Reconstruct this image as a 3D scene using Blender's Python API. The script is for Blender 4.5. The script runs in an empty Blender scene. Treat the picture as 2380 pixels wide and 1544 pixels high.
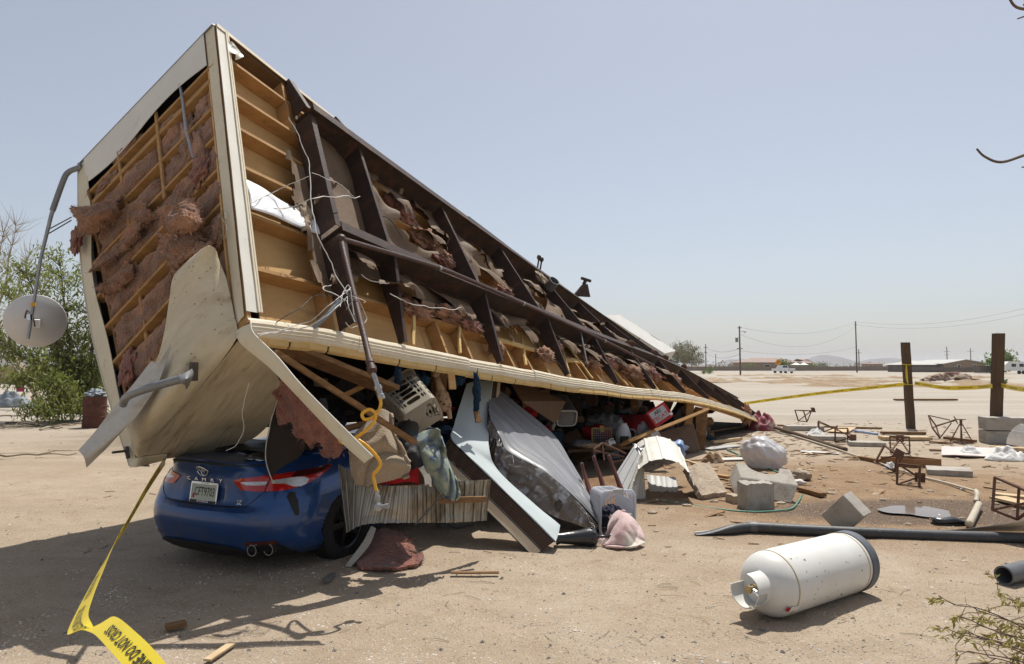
import bpy, bmesh, math, random
import numpy as np
from mathutils import Vector as V, Matrix, noise, Euler
random.seed(7)
R_ = math.radians
SC = bpy.context.scene
COL = SC.collection

# ------------------------------------------------------------------ camera
F = 1586.7           # focal length in units of a 2380 px wide picture (24 mm on full frame)
CX, CY, HOR, CAMH = 1190.0, 772.0, 850.0, 1.75
PITCH = math.atan((HOR - CY) / F)
cam = bpy.data.cameras.new('camera'); cam.lens = 24; cam.sensor_width = 36
cam.clip_start = 0.05; cam.clip_end = 20000
camo = bpy.data.objects.new('camera', cam); COL.objects.link(camo)
camo.location = (0, 0, CAMH); camo.rotation_euler = (math.pi / 2 + PITCH, 0, 0)
SC.camera = camo

# ------------------------------------------------------------------ light
SUN_EL, SUN_AZ = 66.0, math.degrees(math.atan2(0.40, 0.92))   # azimuth clockwise from +Y
S_DIR = V((math.cos(R_(SUN_EL)) * math.sin(R_(SUN_AZ)), math.cos(R_(SUN_EL)) * math.cos(R_(SUN_AZ)), math.sin(R_(SUN_EL))))
world = bpy.data.worlds.new('World'); SC.world = world; world.use_nodes = True
wn = world.node_tree; wn.nodes.clear()
sky = wn.nodes.new('ShaderNodeTexSky'); sky.sky_type = 'NISHITA'; sky.sun_disc = False
sky.sun_elevation = R_(SUN_EL); sky.sun_rotation = R_(SUN_AZ)
sky.air_density = 1.0; sky.dust_density = 2.0; sky.ozone_density = 2.0; sky.altitude = 300
bg = wn.nodes.new('ShaderNodeBackground'); bg.inputs['Strength'].default_value = 0.092
hs = wn.nodes.new('ShaderNodeHueSaturation'); hs.inputs['Saturation'].default_value = .68
# thin dust veil over the whole sky
bg2 = wn.nodes.new('ShaderNodeBackground'); bg2.inputs['Color'].default_value = (1.0, .985, .96, 1); bg2.inputs['Strength'].default_value = 0.115
add = wn.nodes.new('ShaderNodeAddShader')
wo = wn.nodes.new('ShaderNodeOutputWorld')
wn.links.new(sky.outputs[0], hs.inputs['Color']); wn.links.new(hs.outputs[0], bg.inputs[0]); wn.links.new(bg.outputs[0], add.inputs[0]); wn.links.new(bg2.outputs[0], add.inputs[1]); wn.links.new(add.outputs[0], wo.inputs[0])
sun = bpy.data.lights.new('sun', 'SUN'); sun.energy = 5.0; sun.angle = R_(0.55); sun.color = (1.0, 0.955, 0.88)
suno = bpy.data.objects.new('sun', sun); COL.objects.link(suno)
suno.rotation_euler = S_DIR.to_track_quat('Z', 'Y').to_euler()
SC.view_settings.view_transform = 'Standard'; SC.view_settings.look = 'None'
SC.view_settings.exposure = 0.1; SC.view_settings.gamma = 1.0; SC.view_settings.use_curve_mapping = False
SC.cycles.max_bounces = 8; SC.cycles.transparent_max_bounces = 12

# ------------------------------------------------------------------ measuring helpers
_c, _s = math.cos(PITCH), math.sin(PITCH)
CAMP = V((0, 0, CAMH))
def ray(x, y):
    v = CY - y
    return V((x - CX, F * _c - v * _s, v * _c + F * _s))
def P(x, y, d):
    "point seen at (x, y) standing at ground distance d in front of the camera"
    r = ray(x, y); return CAMP + r * (d / r.y)
def PZ(x, y, z):
    r = ray(x, y); return CAMP + r * ((z - CAMH) / r.z)
def G(x, y): return PZ(x, y, 0.0)
def PP(x, y, o, n):
    r = ray(x, y); return CAMP + r * ((o - CAMP).dot(n) / r.dot(n))
def lerp(a, b, t): return a + (b - a) * t
def cr(p, t):
    "Catmull-Rom through a list of points, t in 0..1"
    n = len(p) - 1; u = min(max(t, 0.0), 1.0) * n; i = min(int(u), n - 1); u -= i
    a = p[max(i - 1, 0)]; b = p[i]; c = p[i + 1]; d = p[min(i + 2, n)]
    return 0.5 * ((2 * b) + (c - a) * u + (2 * a - 5 * b + 4 * c - d) * u * u + (3 * b - a - 3 * c + d) * u ** 3)
def spline(p, n): return [cr(p, i / (n - 1)) for i in range(n)]
def nz(p, s=1.0, seed=0.0): return noise.noise(V((p[0] * s + seed, p[1] * s - seed * 0.7, p[2] * s + seed * 1.3)))
def fb(p, s=1.0, o=4, seed=0.0):
    return noise.fractal(V((p[0] * s + seed, p[1] * s - seed, p[2] * s + seed * .5)), 1.0, 2.0, o)
def perp(d):
    d = d.normalized(); a = V((0, 0, 1)) if abs(d.z) < .9 else V((1, 0, 0))
    u = d.cross(a).normalized(); return u, u.cross(d).normalized()

# ------------------------------------------------------------------ mesh builder
WPOS = {}
class MB:
    def __init__(s): s.v = []; s.f = []; s.m = None; s.mi = []
    def add(s, vs, fs, mi=0):
        o = len(s.v)
        for p in vs:
            p = V(p); s.v.append(s.m @ p if s.m else p)
        for f in fs: s.f.append([i + o for i in f]); s.mi.append(mi)
        return s
    def obox(s, c, ax, h, mi=0):
        vs = []
        for k in (-1, 1):
            for j in (-1, 1):
                for i in (-1, 1): vs.append(c + ax[0] * (h[0] * i) + ax[1] * (h[1] * j) + ax[2] * (h[2] * k))
        fs = [(0, 2, 3, 1), (4, 5, 7, 6), (0, 1, 5, 4), (2, 6, 7, 3), (0, 4, 6, 2), (1, 3, 7, 5)]
        if ax[0].cross(ax[1]).dot(ax[2]) < 0: fs = [f[::-1] for f in fs]
        return s.add(vs, fs, mi)
    def box(s, x0, x1, y0, y1, z0, z1, mi=0):
        return s.obox(V(((x0 + x1) / 2, (y0 + y1) / 2, (z0 + z1) / 2)), (V((1, 0, 0)), V((0, 1, 0)), V((0, 0, 1))),
                      ((x1 - x0) / 2, (y1 - y0) / 2, (z1 - z0) / 2), mi)
    def bar(s, p, q, w, h, up=V((0, 0, 1)), mi=0):
        d = (q - p); l = d.length; d = d / l; u = d.cross(up)
        if u.length < 1e-4: u = perp(d)[0]
        u.normalize(); return s.obox((p + q) / 2, (d, u, u.cross(d)), (l / 2, w / 2, h / 2), mi)
    def rbox(s, c, ax, h, n=(4, 4, 4), amp=.01, sc=6.0, seed=0.0, bev=.0, chip=0.0):
        "box with a subdivided, uneven surface"
        vs = []; fs = []; idx = {}
        def vert(a, b, d):
            k = (a, b, d)
            if k in idx: return idx[k]
            l = [h[0] * (2 * a / n[0] - 1), h[1] * (2 * b / n[1] - 1), h[2] * (2 * d / n[2] - 1)]
            on = [(a in (0, n[0])), (b in (0, n[1])), (d in (0, n[2]))]
            if bev and sum(on) >= 2:
                for i in range(3):
                    if on[i]: l[i] -= math.copysign(bev * .5, l[i])
            p = c + ax[0] * l[0] + ax[1] * l[1] + ax[2] * l[2]
            q = p * sc
            dv = V((nz(q, 1, 3 + seed), nz(q, 1, 17 + seed), nz(q, 1, 31 + seed))) * amp
            if chip and sum(on) >= 2: dv += (c - p).normalized() * max(0, nz(p, sc * .6, seed + 50)) * chip
            idx[k] = len(vs); vs.append(p + dv); return idx[k]
        for axis in range(3):
            o = [i for i in range(3) if i != axis]
            for side in (0, n[axis]):
                for i in range(n[o[0]]):
                    for j in range(n[o[1]]):
                        q = []
                        for (di, dj) in ((0, 0), (1, 0), (1, 1), (0, 1)):
                            k = [0, 0, 0]; k[axis] = side; k[o[0]] = i + di; k[o[1]] = j + dj; q.append(vert(*k))
                        fl = (side == 0) ^ (axis == 1)
                        fs.append(q[::-1] if fl else q)
        if ax[0].cross(ax[1]).dot(ax[2]) < 0: fs = [f[::-1] for f in fs]
        return s.add(vs, fs)
    def tube(s, pts, r, n=8, cap=True, mi=0, flat=None):
        pts = [V(p) for p in pts]; rr = r if isinstance(r, (list, tuple)) else [r] * len(pts)
        vs = []; fs = []; u = None
        for i, p in enumerate(pts):
            d = (pts[min(i + 1, len(pts) - 1)] - pts[max(i - 1, 0)])
            if d.length < 1e-9: d = V((0, 0, 1))
            d.normalize()
            if u is None: u = perp(d)[0]
            else:
                u = u - d * u.dot(d)
                u = perp(d)[0] if u.length < 1e-5 else u.normalized()
            w = d.cross(u)
            for k in range(n):
                a = 2 * math.pi * k / n; vs.append(p + (u * math.cos(a) + w * math.sin(a)) * rr[i])
        for i in range(len(pts) - 1):
            for k in range(n):
                k2 = (k + 1) % n; fs.append((i * n + k, i * n + k2, (i + 1) * n + k2, (i + 1) * n + k))
        if cap:
            fs.append(tuple(range(n - 1, -1, -1))); e = (len(pts) - 1) * n; fs.append(tuple(range(e, e + n)))
        return s.add(vs, fs, mi)
    def lathe(s, prof, o, axis, n=24, cap=True, mi=0, arc=None):
        "prof = (distance along the axis, radius)"
        axis = axis.normalized(); u, w = perp(axis); vs = []; fs = []
        for (h, r) in prof:
            for k in range(n):
                a = 2 * math.pi * k / n; vs.append(o + axis * h + (u * math.cos(a) + w * math.sin(a)) * r)
        for i in range(len(prof) - 1):
            for k in range(n):
                k2 = (k + 1) % n; fs.append((i * n + k, i * n + k2, (i + 1) * n + k2, (i + 1) * n + k))
        if cap:
            fs.append(tuple(range(n - 1, -1, -1))); e = (len(prof) - 1) * n; fs.append(tuple(range(e, e + n)))
        return s.add(vs, fs, mi)
    def poly(s, pts, th, mi=0):
        "flat outline pushed along the vector th"
        n = len(pts); th = V(th); vs = [V(p) for p in pts] + [V(p) + th for p in pts]
        nn = V((0, 0, 0))
        for i in range(n): nn += V(pts[i]).cross(V(pts[(i + 1) % n]))
        a = list(range(n)); b = [i + n for i in a]
        fs = [a[::-1], b] + [(i, (i + 1) % n, (i + 1) % n + n, i + n) for i in range(n)]
        if nn.dot(th) < 0: fs = [f[::-1] for f in fs]
        return s.add(vs, fs, mi)
    def grid(s, fn, nu, nv, keep=None, mi=0, th=None):
        "surface fn(u, v); with th = a thickness it becomes a closed shell"
        g = [[V(fn(i / nu, j / nv)) for j in range(nv + 1)] for i in range(nu + 1)]
        W = nv + 1; vs = [p for r in g for p in r]; fs = []
        cells = [(i, j) for i in range(nu) for j in range(nv) if keep is None or keep((i + .5) / nu, (j + .5) / nv)]
        for (i, j) in cells: fs.append((i * W + j, (i + 1) * W + j, (i + 1) * W + j + 1, i * W + j + 1))
        if th:
            N = len(vs); vs2 = []
            for i in range(nu + 1):
                for j in range(W):
                    a = g[min(i + 1, nu)][j] - g[max(i - 1, 0)][j]; b = g[i][min(j + 1, nv)] - g[i][max(j - 1, 0)]
                    nn = a.cross(b); nn = nn.normalized() if nn.length > 1e-9 else V((0, 0, 1))
                    vs2.append(g[i][j] - nn * th)
            vs += vs2; cs = set(cells); extra = []
            for f in fs: extra.append(tuple(k + N for k in f[::-1]))
            for (i, j) in cells:
                a, b, c, d = i * W + j, (i + 1) * W + j, (i + 1) * W + j + 1, i * W + j + 1
                if (i, j - 1) not in cs: extra.append((b, a, a + N, b + N))
                if (i + 1, j) not in cs: extra.append((c, b, b + N, c + N))
                if (i, j + 1) not in cs: extra.append((d, c, c + N, d + N))
                if (i - 1, j) not in cs: extra.append((a, d, d + N, a + N))
            fs += extra
        return s.add(vs, fs, mi)
    def sheet(s, ctrl, nu, nv, th=.004, amp=0.0, sc=3.0, seed=0.0, keep=None, dirn=None):
        "thin skin through a grid of control points (rows of points)"
        def fn(u, v):
            p = cr([cr(r, v) for r in ctrl], u)
            if amp: p = p + (dirn if dirn else V((nz(p, 1, 5), nz(p, 1, 9), nz(p, 1, 13))).normalized()) * (amp * fb(p, sc, 3, seed))
            return p
        return s.grid(fn, nu, nv, keep, th=th)
    def blob(s, c, rad, sub=3, amp=.2, sc=3.0, seed=0.0, ridge=False, ax=None, flat=None):
        bm = bmesh.new(); bmesh.ops.create_icosphere(bm, subdivisions=sub, radius=1.0)
        bm.verts.ensure_lookup_table(); vs = []
        ax = ax or (V((1, 0, 0)), V((0, 1, 0)), V((0, 0, 1)))
        for v in bm.verts:
            d = v.co.normalized()
            k = fb(d, sc, 4, seed)
            if ridge: k = (0.5 - abs(k) * 1.6)
            r = 1 + amp * k
            p = ax[0] * (d.x * rad[0] * r) + ax[1] * (d.y * rad[1] * r) + ax[2] * (d.z * rad[2] * r)
            if flat is not None and p.z < flat: p.z = flat
            vs.append(c + p)
        fs = [[v.index for v in f.verts] for f in bm.faces]; bm.free()
        return s.add(vs, fs)
    def build(s, name, mat, parent=None, smooth=None, uvfn=None):
        mb = s; lo = V((min(p.x for p in mb.v), min(p.y for p in mb.v), min(p.z for p in mb.v)))
        hi = V((max(p.x for p in mb.v), max(p.y for p in mb.v), max(p.z for p in mb.v)))
        o = (lo + hi) / 2
        if parent is None: o.z = lo.z
        me = bpy.data.meshes.new(name)
        me.from_pydata([tuple(p - o) for p in mb.v], [], mb.f)
        mats = mat if isinstance(mat, (list, tuple)) else [mat]
        for m in mats: me.materials.append(MAT[m] if isinstance(m, str) else m)
        if len(mats) > 1: me.polygons.foreach_set('material_index', mb.mi)
        if smooth is not None:
            me.polygons.foreach_set('use_smooth', [True] * len(me.polygons))
            if smooth < 180: me.set_sharp_from_angle(angle=R_(smooth))
        me.update()
        ob = bpy.data.objects.new(name, me); COL.objects.link(ob); ob.location = o; WPOS[ob.name] = o
        if parent is not None:
            ob.parent = parent; ob.matrix_parent_inverse = Matrix.Translation(-WPOS[parent.name])
        return ob
def thing(name, label, cat, loc, group=None):
    o = bpy.data.objects.new(name, None); COL.objects.link(o); o.location = loc; o.empty_display_size = .1
    WPOS[o.name] = V(loc); return tag(o, label, cat, group)
def tag(o, label=None, cat=None, group=None, kind=None):
    if label: o['label'] = label
    if cat: o['category'] = cat
    if group: o['group'] = group
    if kind: o['kind'] = kind
    return o
def text_geo(txt, size, depth=.0, sx=1.0, align='CENTER', bold=0.0):
    cu = bpy.data.curves.new('t', 'FONT'); cu.body = txt; cu.size = size; cu.extrude = depth; cu.align_x = align; cu.align_y = 'CENTER'
    cu.resolution_u = 2; cu.offset = bold
    ob = bpy.data.objects.new('t', cu); COL.objects.link(ob)
    dg = bpy.context.evaluated_depsgraph_get(); dg.update()
    me = bpy.data.meshes.new_from_object(ob.evaluated_get(dg))
    vs = [V((v.co.x * sx, v.co.y, v.co.z)) for v in me.vertices]; fs = [list(p.vertices) for p in me.polygons]
    bpy.data.objects.remove(ob); bpy.data.curves.remove(cu); bpy.data.meshes.remove(me)
    return vs, fs

# ------------------------------------------------------------------ materials
MAT = {}
def pm(name, c1, c2=None, sc=8.0, rough=.8, bump=.2, bsc=40.0, metal=0.0, stretch=(1, 1, 1), c3=None, sc3=2.0, t3=(.5, .62),
       det=6, spec=.3, trans=0.0, alpha=1.0, sheen=0.0, coat=0.0, wave=None, sss=0.0, space='Object', bdist=.01, align=None):
    m = bpy.data.materials.new(name); m.use_nodes = True; nt = m.node_tree; nt.nodes.clear()
    N = nt.nodes.new; L = nt.links.new
    out = N('ShaderNodeOutputMaterial'); b = N('ShaderNodeBsdfPrincipled'); L(b.outputs[0], out.inputs[0])
    b.inputs['Roughness'].default_value = rough; b.inputs['Metallic'].default_value = metal
    b.inputs['Specular IOR Level'].default_value = spec; b.inputs['Transmission Weight'].default_value = trans
    b.inputs['Alpha'].default_value = alpha; b.inputs['Sheen Weight'].default_value = sheen; b.inputs['Coat Weight'].default_value = coat
    b.inputs['Coat Roughness'].default_value = .08
    tc = N('ShaderNodeTexCoord'); mp = N('ShaderNodeMapping')
    if align:
        m0 = N('ShaderNodeMapping'); m0.inputs['Rotation'].default_value = V(align).to_track_quat('Z', 'Y').inverted().to_euler(); L(tc.outputs[space], m0.inputs[0]); L(m0.outputs[0], mp.inputs[0])
    else: L(tc.outputs[space], mp.inputs[0])
    mp.inputs['Scale'].default_value = stretch
    c2 = c2 or tuple(x * .75 for x in c1)
    n1 = N('ShaderNodeTexNoise'); n1.inputs['Scale'].default_value = sc; n1.inputs['Detail'].default_value = det; n1.inputs['Roughness'].default_value = .62
    L(mp.outputs[0], n1.inputs[0])
    cr_ = N('ShaderNodeValToRGB'); L(n1.outputs[0], cr_.inputs[0])
    cr_.color_ramp.elements[0].position = .3; cr_.color_ramp.elements[1].position = .7
    cr_.color_ramp.elements[0].color = (*c1, 1); cr_.color_ramp.elements[1].color = (*c2, 1)
    col = cr_.outputs[0]
    if wave:
        w = N('ShaderNodeTexWave'); w.wave_type = 'BANDS'; w.bands_direction = wave.get('dir', 'X'); w.inputs['Scale'].default_value = wave['s']
        w.inputs['Distortion'].default_value = wave.get('d', 2.0); w.inputs['Detail'].default_value = 2; w.inputs['Detail Scale'].default_value = wave.get('ds', 1.0)
        L(mp.outputs[0], w.inputs[0]); wr = N('ShaderNodeValToRGB'); L(w.outputs[0], wr.inputs[0])
        wr.color_ramp.elements[0].position = wave.get('a', .4); wr.color_ramp.elements[1].position = wave.get('b', .6)
        mx = N('ShaderNodeMix'); mx.data_type = 'RGBA'; L(wr.outputs[0], mx.inputs[0]); L(col, mx.inputs[6]); mx.inputs[7].default_value = (*wave['c'], 1)
        col = mx.outputs[2]
    if c3:
        n3 = N('ShaderNodeTexNoise'); n3.inputs['Scale'].default_value = sc3; n3.inputs['Detail'].default_value = 8; n3.inputs['Roughness'].default_value = .7
        L(mp.outputs[0], n3.inputs[0]); r3 = N('ShaderNodeValToRGB'); L(n3.outputs[0], r3.inputs[0])
        r3.color_ramp.elements[0].position = t3[0]; r3.color_ramp.elements[1].position = t3[1]
        mx = N('ShaderNodeMix'); mx.data_type = 'RGBA'; L(r3.outputs[0], mx.inputs[0]); L(col, mx.inputs[6]); mx.inputs[7].default_value = (*c3, 1)
        col = mx.outputs[2]
    L(col, b.inputs['Base Color'])
    if sss: b.inputs['Subsurface Weight'].default_value = sss; b.inputs['Subsurface Radius'].default_value = (.05, .03, .02)
    if bump:
        n2 = N('ShaderNodeTexNoise'); n2.inputs['Scale'].default_value = bsc; n2.inputs['Detail'].default_value = 5; L(mp.outputs[0], n2.inputs[0])
        bp = N('ShaderNodeBump'); bp.inputs['Strength'].default_value = bump; bp.inputs['Distance'].default_value = bdist
        L(n2.outputs[0], bp.inputs['Height']); L(bp.outputs[0], b.inputs['Normal'])
    MAT[name] = m; return m
pm('steel', (.048, .028, .021), (.026, .016, .013), sc=3, rough=.6, bump=.3, bsc=50, c3=(.115, .05, .028), sc3=5, t3=(.50, .72), spec=.4)
pm('fibre', (.60, .34, .21), (.46, .25, .15), sc=3, rough=1, bump=0, spec=.05)
pm('rust', (.17, .085, .055), (.10, .052, .036), sc=9, rough=.8, bump=.4, bsc=70)
pm('rust_pipe', (.075, .034, .024), (.045, .022, .017), sc=9, rough=.55, bump=.3, bsc=60, spec=.5)
pm('galv', (.42, .42, .42), (.28, .28, .29), sc=20, rough=.4, bump=.1, metal=.7)
pm('ply', (.58, .37, .16), (.48, .29, .115), sc=3, rough=.75, bump=.15, bsc=30, stretch=(1, 1, 3), c3=(.30, .16, .06), sc3=1.6, t3=(.55, .75))
pm('lumber', (.44, .255, .10), (.31, .17, .062), sc=5, rough=.75, bump=.2, bsc=50, stretch=(1, 1, 4), c3=(.20, .10, .04), sc3=3, t3=(.6, .78))
pm('lumber_old', (.24, .135, .06), (.13, .07, .032), sc=6, rough=.85, bump=.4, bsc=60, stretch=(1, 1, 3), c3=(.36, .22, .11), sc3=4, t3=(.55, .7))
pm('belly', (.175, .118, .072), (.125, .082, .05), sc=2.5, rough=.7, bump=.35, bsc=6, c3=(.05, .033, .022), sc3=2.2, t3=(.56, .72), bdist=.03)
pm('pink', (.43, .215, .118), (.30, .145, .078), sc=9, rough=1.0, bump=1.0, bsc=45, c3=(.16, .09, .06), sc3=2.6, t3=(.42, .66), sheen=.3, spec=.05, bdist=.03)
pm('pink_dark', (.30, .125, .085), (.18, .07, .05), sc=9, rough=1.0, bump=.9, bsc=40, c3=(.15, .07, .055), sc3=4, t3=(.5, .7), sheen=.3, spec=.05, bdist=.03)
pm('cream_trim', (.66, .60, .45), (.58, .51, .37), sc=4, rough=.5, bump=.08, bsc=40, c3=(.36, .29, .18), sc3=9, t3=(.60, .74))
pm('white_sheet', (.70, .68, .61), (.62, .60, .53), sc=2, rough=.42, bump=.1, bsc=14, c3=(.44, .39, .29), sc3=6, t3=(.62, .80))
pm('siding_edge', (.72, .66, .53), (.60, .52, .37), sc=5, rough=.45, bump=.1, bsc=30, c3=(.30, .22, .12), sc3=12, t3=(.62, .72))
pm('wood_edge', (.62, .44, .19), (.50, .34, .13), sc=7, rough=.75, bump=.3, bsc=60, c3=(.25, .15, .06), sc3=14, t3=(.58, .7))
pm('stained', (.60, .53, .39), (.50, .43, .29), sc=2, rough=.6, bump=.5, bsc=14, stretch=(5, 5, 1), align=(-1.46, 1.04, -1.23), c3=(.34, .25, .145), sc3=1.5, t3=(.53, .74), bdist=.012)
pm('stained_streak', (.62, .54, .39), (.50, .425, .285), sc=3, rough=.6, bump=.3, bsc=50, stretch=(7.5, 7.5, .8), align=(-1.46, 1.04, -1.23), c3=(.30, .205, .105), sc3=1.6, t3=(.54, .70), bdist=.012)
pm('foil', (.86, .87, .88), (.74, .75, .77), sc=5, rough=.38, bump=.5, bsc=7, metal=.15, spec=.5, bdist=.03)
pm('alu_flap', (.50, .47, .41), (.40, .375, .33), sc=6, rough=.5, bump=.15, bsc=20, metal=.1, stretch=(1, 1, 4), c3=(.42, .32, .20), sc3=4, t3=(.55, .7))
pm('dish', (.64, .635, .63), (.56, .555, .55), sc=3, rough=.45, bump=.05, metal=.2)
pm('grey_tube', (.24, .25, .26), (.18, .185, .19), sc=9, rough=.45, bump=.1, metal=.3)
pm('wire', (.62, .60, .56), (.5, .48, .44), rough=.5, bump=0)
pm('wire_dark', (.10, .09, .085), rough=.6, bump=0)
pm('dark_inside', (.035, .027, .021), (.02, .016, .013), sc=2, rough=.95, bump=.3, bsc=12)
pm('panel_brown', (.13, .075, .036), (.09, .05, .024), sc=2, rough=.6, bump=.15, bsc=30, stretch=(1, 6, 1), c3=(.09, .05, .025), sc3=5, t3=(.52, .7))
pm('blue_fuzz', (.022, .05, .085), (.012, .03, .055), sc=30, rough=1, bump=.8, bsc=60, bdist=.02)
pm('concrete', (.42, .39, .345), (.34, .31, .27), sc=6, rough=.92, bump=.8, bsc=60, c3=(.24, .195, .145), sc3=3, t3=(.50, .74))
pm('concrete_raw', (.43, .35, .265), (.33, .26, .19), sc=9, rough=.95, bump=.9, bsc=35, c3=(.22, .16, .11), sc3=6, t3=(.55, .7), bdist=.03)
pm('tank', (.69, .69, .665), (.60, .585, .54), sc=2.2, rough=.42, bump=.05, bsc=60, c3=(.20, .17, .14), sc3=13, t3=(.70, .735), spec=.5)
pm('tank_ring', (.13, .145, .165), (.09, .10, .115), sc=8, rough=.6, bump=.2, c3=(.22, .2, .18), sc3=20, t3=(.62, .7))
pm('seam', (.50, .42, .27), (.36, .28, .16), sc=30, rough=.7)
pm('red', (.42, .02, .02), (.34, .015, .018), rough=.5, bump=.05)
pm('red_cloth', (.40, .012, .018), (.28, .008, .012), rough=.85, bump=.3)
pm('white_paint', (.76, .755, .73), (.68, .675, .65), sc=3, rough=.4, bump=.06, c3=(.45, .37, .27), sc3=7, t3=(.66, .76))
pm('appliance', (.70, .69, .64), (.62, .60, .55), sc=2, rough=.35, bump=.05, c3=(.30, .20, .11), sc3=6, t3=(.68, .78))
pm('black', (.012, .012, .013), (.02, .02, .021), rough=.5, bump=.1)
pm('black_gloss', (.012, .0125, .014), (.02, .021, .024), sc=12, rough=.28, bump=.25, bsc=18, spec=.6)
pm('black_pipe', (.055, .058, .062), (.038, .040, .043), sc=9, rough=.5, bump=.25, bsc=35, spec=.45, c3=(.20, .16, .12), sc3=8, t3=(.60, .8))
pm('grey_pipe', (.115, .12, .128), (.08, .083, .09), sc=9, rough=.5, bump=.25, bsc=35, spec=.45)
pm('yellow_tape', (.80, .69, .05), (.74, .63, .04), sc=6, rough=.35, bump=.1, bsc=20, spec=.5)
pm('yellow_hose', (.74, .40, .03), (.62, .31, .02), sc=20, rough=.42, bump=.1, spec=.5)
pm('print', (.02, .022, .012), (.03, .03, .015), rough=.5, bump=0)
pm('chrome', (.75, .75, .76), (.62, .62, .63), rough=.18, bump=0, metal=1.0)
pm('blue_paint', (.006, .055, .20), (.005, .046, .175), sc=4, rough=.33, bump=.015, bsc=5, metal=.35, coat=.55, c3=(.07, .075, .085), sc3=7, t3=(.50, .85), spec=.5)
pm('black_trim', (.010, .010, .011), (.016, .016, .017), rough=.45, bump=.1)
pm('lens_red', (.42, .012, .010), (.36, .010, .008), rough=.12, bump=0, coat=.6, spec=.6)
pm('lens_dark', (.07, .008, .008), (.05, .006, .006), rough=.1, bump=0, coat=.6, spec=.6)
pm('lens_clear', (.66, .66, .66), (.42, .42, .43), sc=60, rough=.12, bump=.2, bsc=60, metal=.4, coat=.5)
pm('plate_bg', (.36, .45, .44), (.50, .52, .44), sc=4, rough=.5, bump=0, stretch=(.3, .3, 3))
pm('glass_dark', (.012, .013, .014), (.010, .011, .012), rough=.45, bump=.1, spec=.25)
pm('tyre', (.012, .012, .012), (.02, .019, .017), sc=20, rough=.9, bump=.5)
pm('rim_alloy', (.05, .05, .053), (.035, .035, .038), rough=.35, metal=.8, bump=0)
pm('mattress_top', (.44, .485, .485), (.39, .44, .445), sc=4, rough=.75, bump=.25, bsc=50, c3=(.33, .35, .34), sc3=5, t3=(.60, .8))
pm('mattress_brown', (.062, .036, .024), (.045, .026, .018), sc=4, rough=.75, bump=.2, bsc=60)
pm('mattress_line', (.20, .13, .085), (.16, .10, .06), rough=.6, bump=0)
pm('mattress_beige', (.60, .49, .35), (.52, .42, .29), sc=5, rough=.8, bump=.25, bsc=60, c3=(.36, .28, .19), sc3=5, t3=(.58, .8))
pm('piping', (.03, .03, .032), rough=.7, bump=0)
pm('plastic_film', (.235, .238, .25), (.18, .182, .192), sc=2, rough=.38, bump=.12, bsc=9, spec=.6, stretch=(5, 5, .7), align=(1.0, -1.0, -.85), bdist=.02)
pm('wrap_edge', (.20, .165, .135), (.15, .122, .10), sc=6, rough=.42, bump=.4, bsc=14, spec=.5, c3=(.42, .42, .43), sc3=7, t3=(.50, .60), bdist=.02)
pm('rug', (.10, .045, .04), (.16, .07, .055), sc=3, rough=.9, bump=.4, c3=(.36, .29, .21), sc3=1.6, t3=(.44, .54))
pm('soil_bank', (.30, .22, .14), (.22, .155, .095), sc=.8, rough=.97, bump=.8, bsc=3, c3=(.38, .31, .22), sc3=.5, t3=(.5, .7), bdist=.1)
pm('box_side', (.13, .095, .07), (.10, .072, .054), sc=4, rough=.35, bump=.6, bsc=10, spec=.6, bdist=.03, c3=(.33, .32, .31), sc3=3, t3=(.58, .7))
pm('basket_grey', (.56, .57, .61), (.52, .53, .57), sc=2, rough=.45, bump=.04, spec=.4)
pm('basket_tan', (.44, .40, .32), (.36, .32, .25), sc=3, rough=.5, bump=.08, c3=(.24, .2, .15), sc3=5, t3=(.58, .75))
pm('sherpa', (.44, .34, .23), (.34, .255, .165), sc=60, rough=1, bump=1.0, bsc=90, sheen=.4, spec=.05, bdist=.02)
pm('towel_pink', (.70, .47, .45), (.76, .58, .55), sc=4, rough=1, bump=.9, bsc=140, sheen=.4, spec=.05, c3=(.80, .74, .64), sc3=3.5, t3=(.5, .6), bdist=.01)
pm('floral', (.13, .21, .19), (.36, .36, .27), sc=14, rough=.85, bump=.3, bsc=30, c3=(.11, .14, .21), sc3=11, t3=(.5, .58))
pm('polka', (.018, .018, .03), (.03, .03, .055), sc=9, rough=.85, bump=.3, c3=(.6, .6, .62), sc3=16, t3=(.66, .69))
pm('black_coat', (.010, .010, .011), (.02, .02, .021), sc=40, rough=.6, bump=.8, bsc=60, c3=(.14, .14, .14), sc3=26, t3=(.66, .72))
pm('giraffe', (.50, .34, .21), (.44, .29, .17), sc=5, rough=1, bump=.5, bsc=80)
pm('corrugated', (.37, .345, .295), (.27, .245, .20), sc=4, rough=.36, bump=.15, bsc=20, metal=.5, stretch=(1, 1, .3), c3=(.10, .075, .045), sc3=6, t3=(.48, .66))
pm('skirting', (.68, .66, .60), (.60, .575, .51), sc=5, rough=.45, bump=.1, bsc=30, c3=(.38, .32, .22), sc3=14, t3=(.58, .68))
pm('skirting_grey', (.44, .44, .43), (.38, .38, .37), sc=5, rough=.5, bump=.1, c3=(.28, .25, .21), sc3=9, t3=(.6, .75))
pm('leg_red', (.115, .030, .018), (.075, .02, .012), sc=5, rough=.35, bump=.05, spec=.5)
pm('sack', (.70, .69, .70), (.58, .565, .57), sc=5, rough=.35, bump=.7, bsc=9, spec=.5, c3=(.47, .39, .37), sc3=3.0, t3=(.52, .7), bdist=.03)
pm('film_bag', (.20, .20, .21), (.13, .13, .135), sc=6, rough=.25, bump=.8, bsc=9, spec=.7, bdist=.04)
pm('green_hose', (.10, .28, .20), (.07, .21, .15), sc=9, rough=.45, bump=.1, spec=.4)
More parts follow.
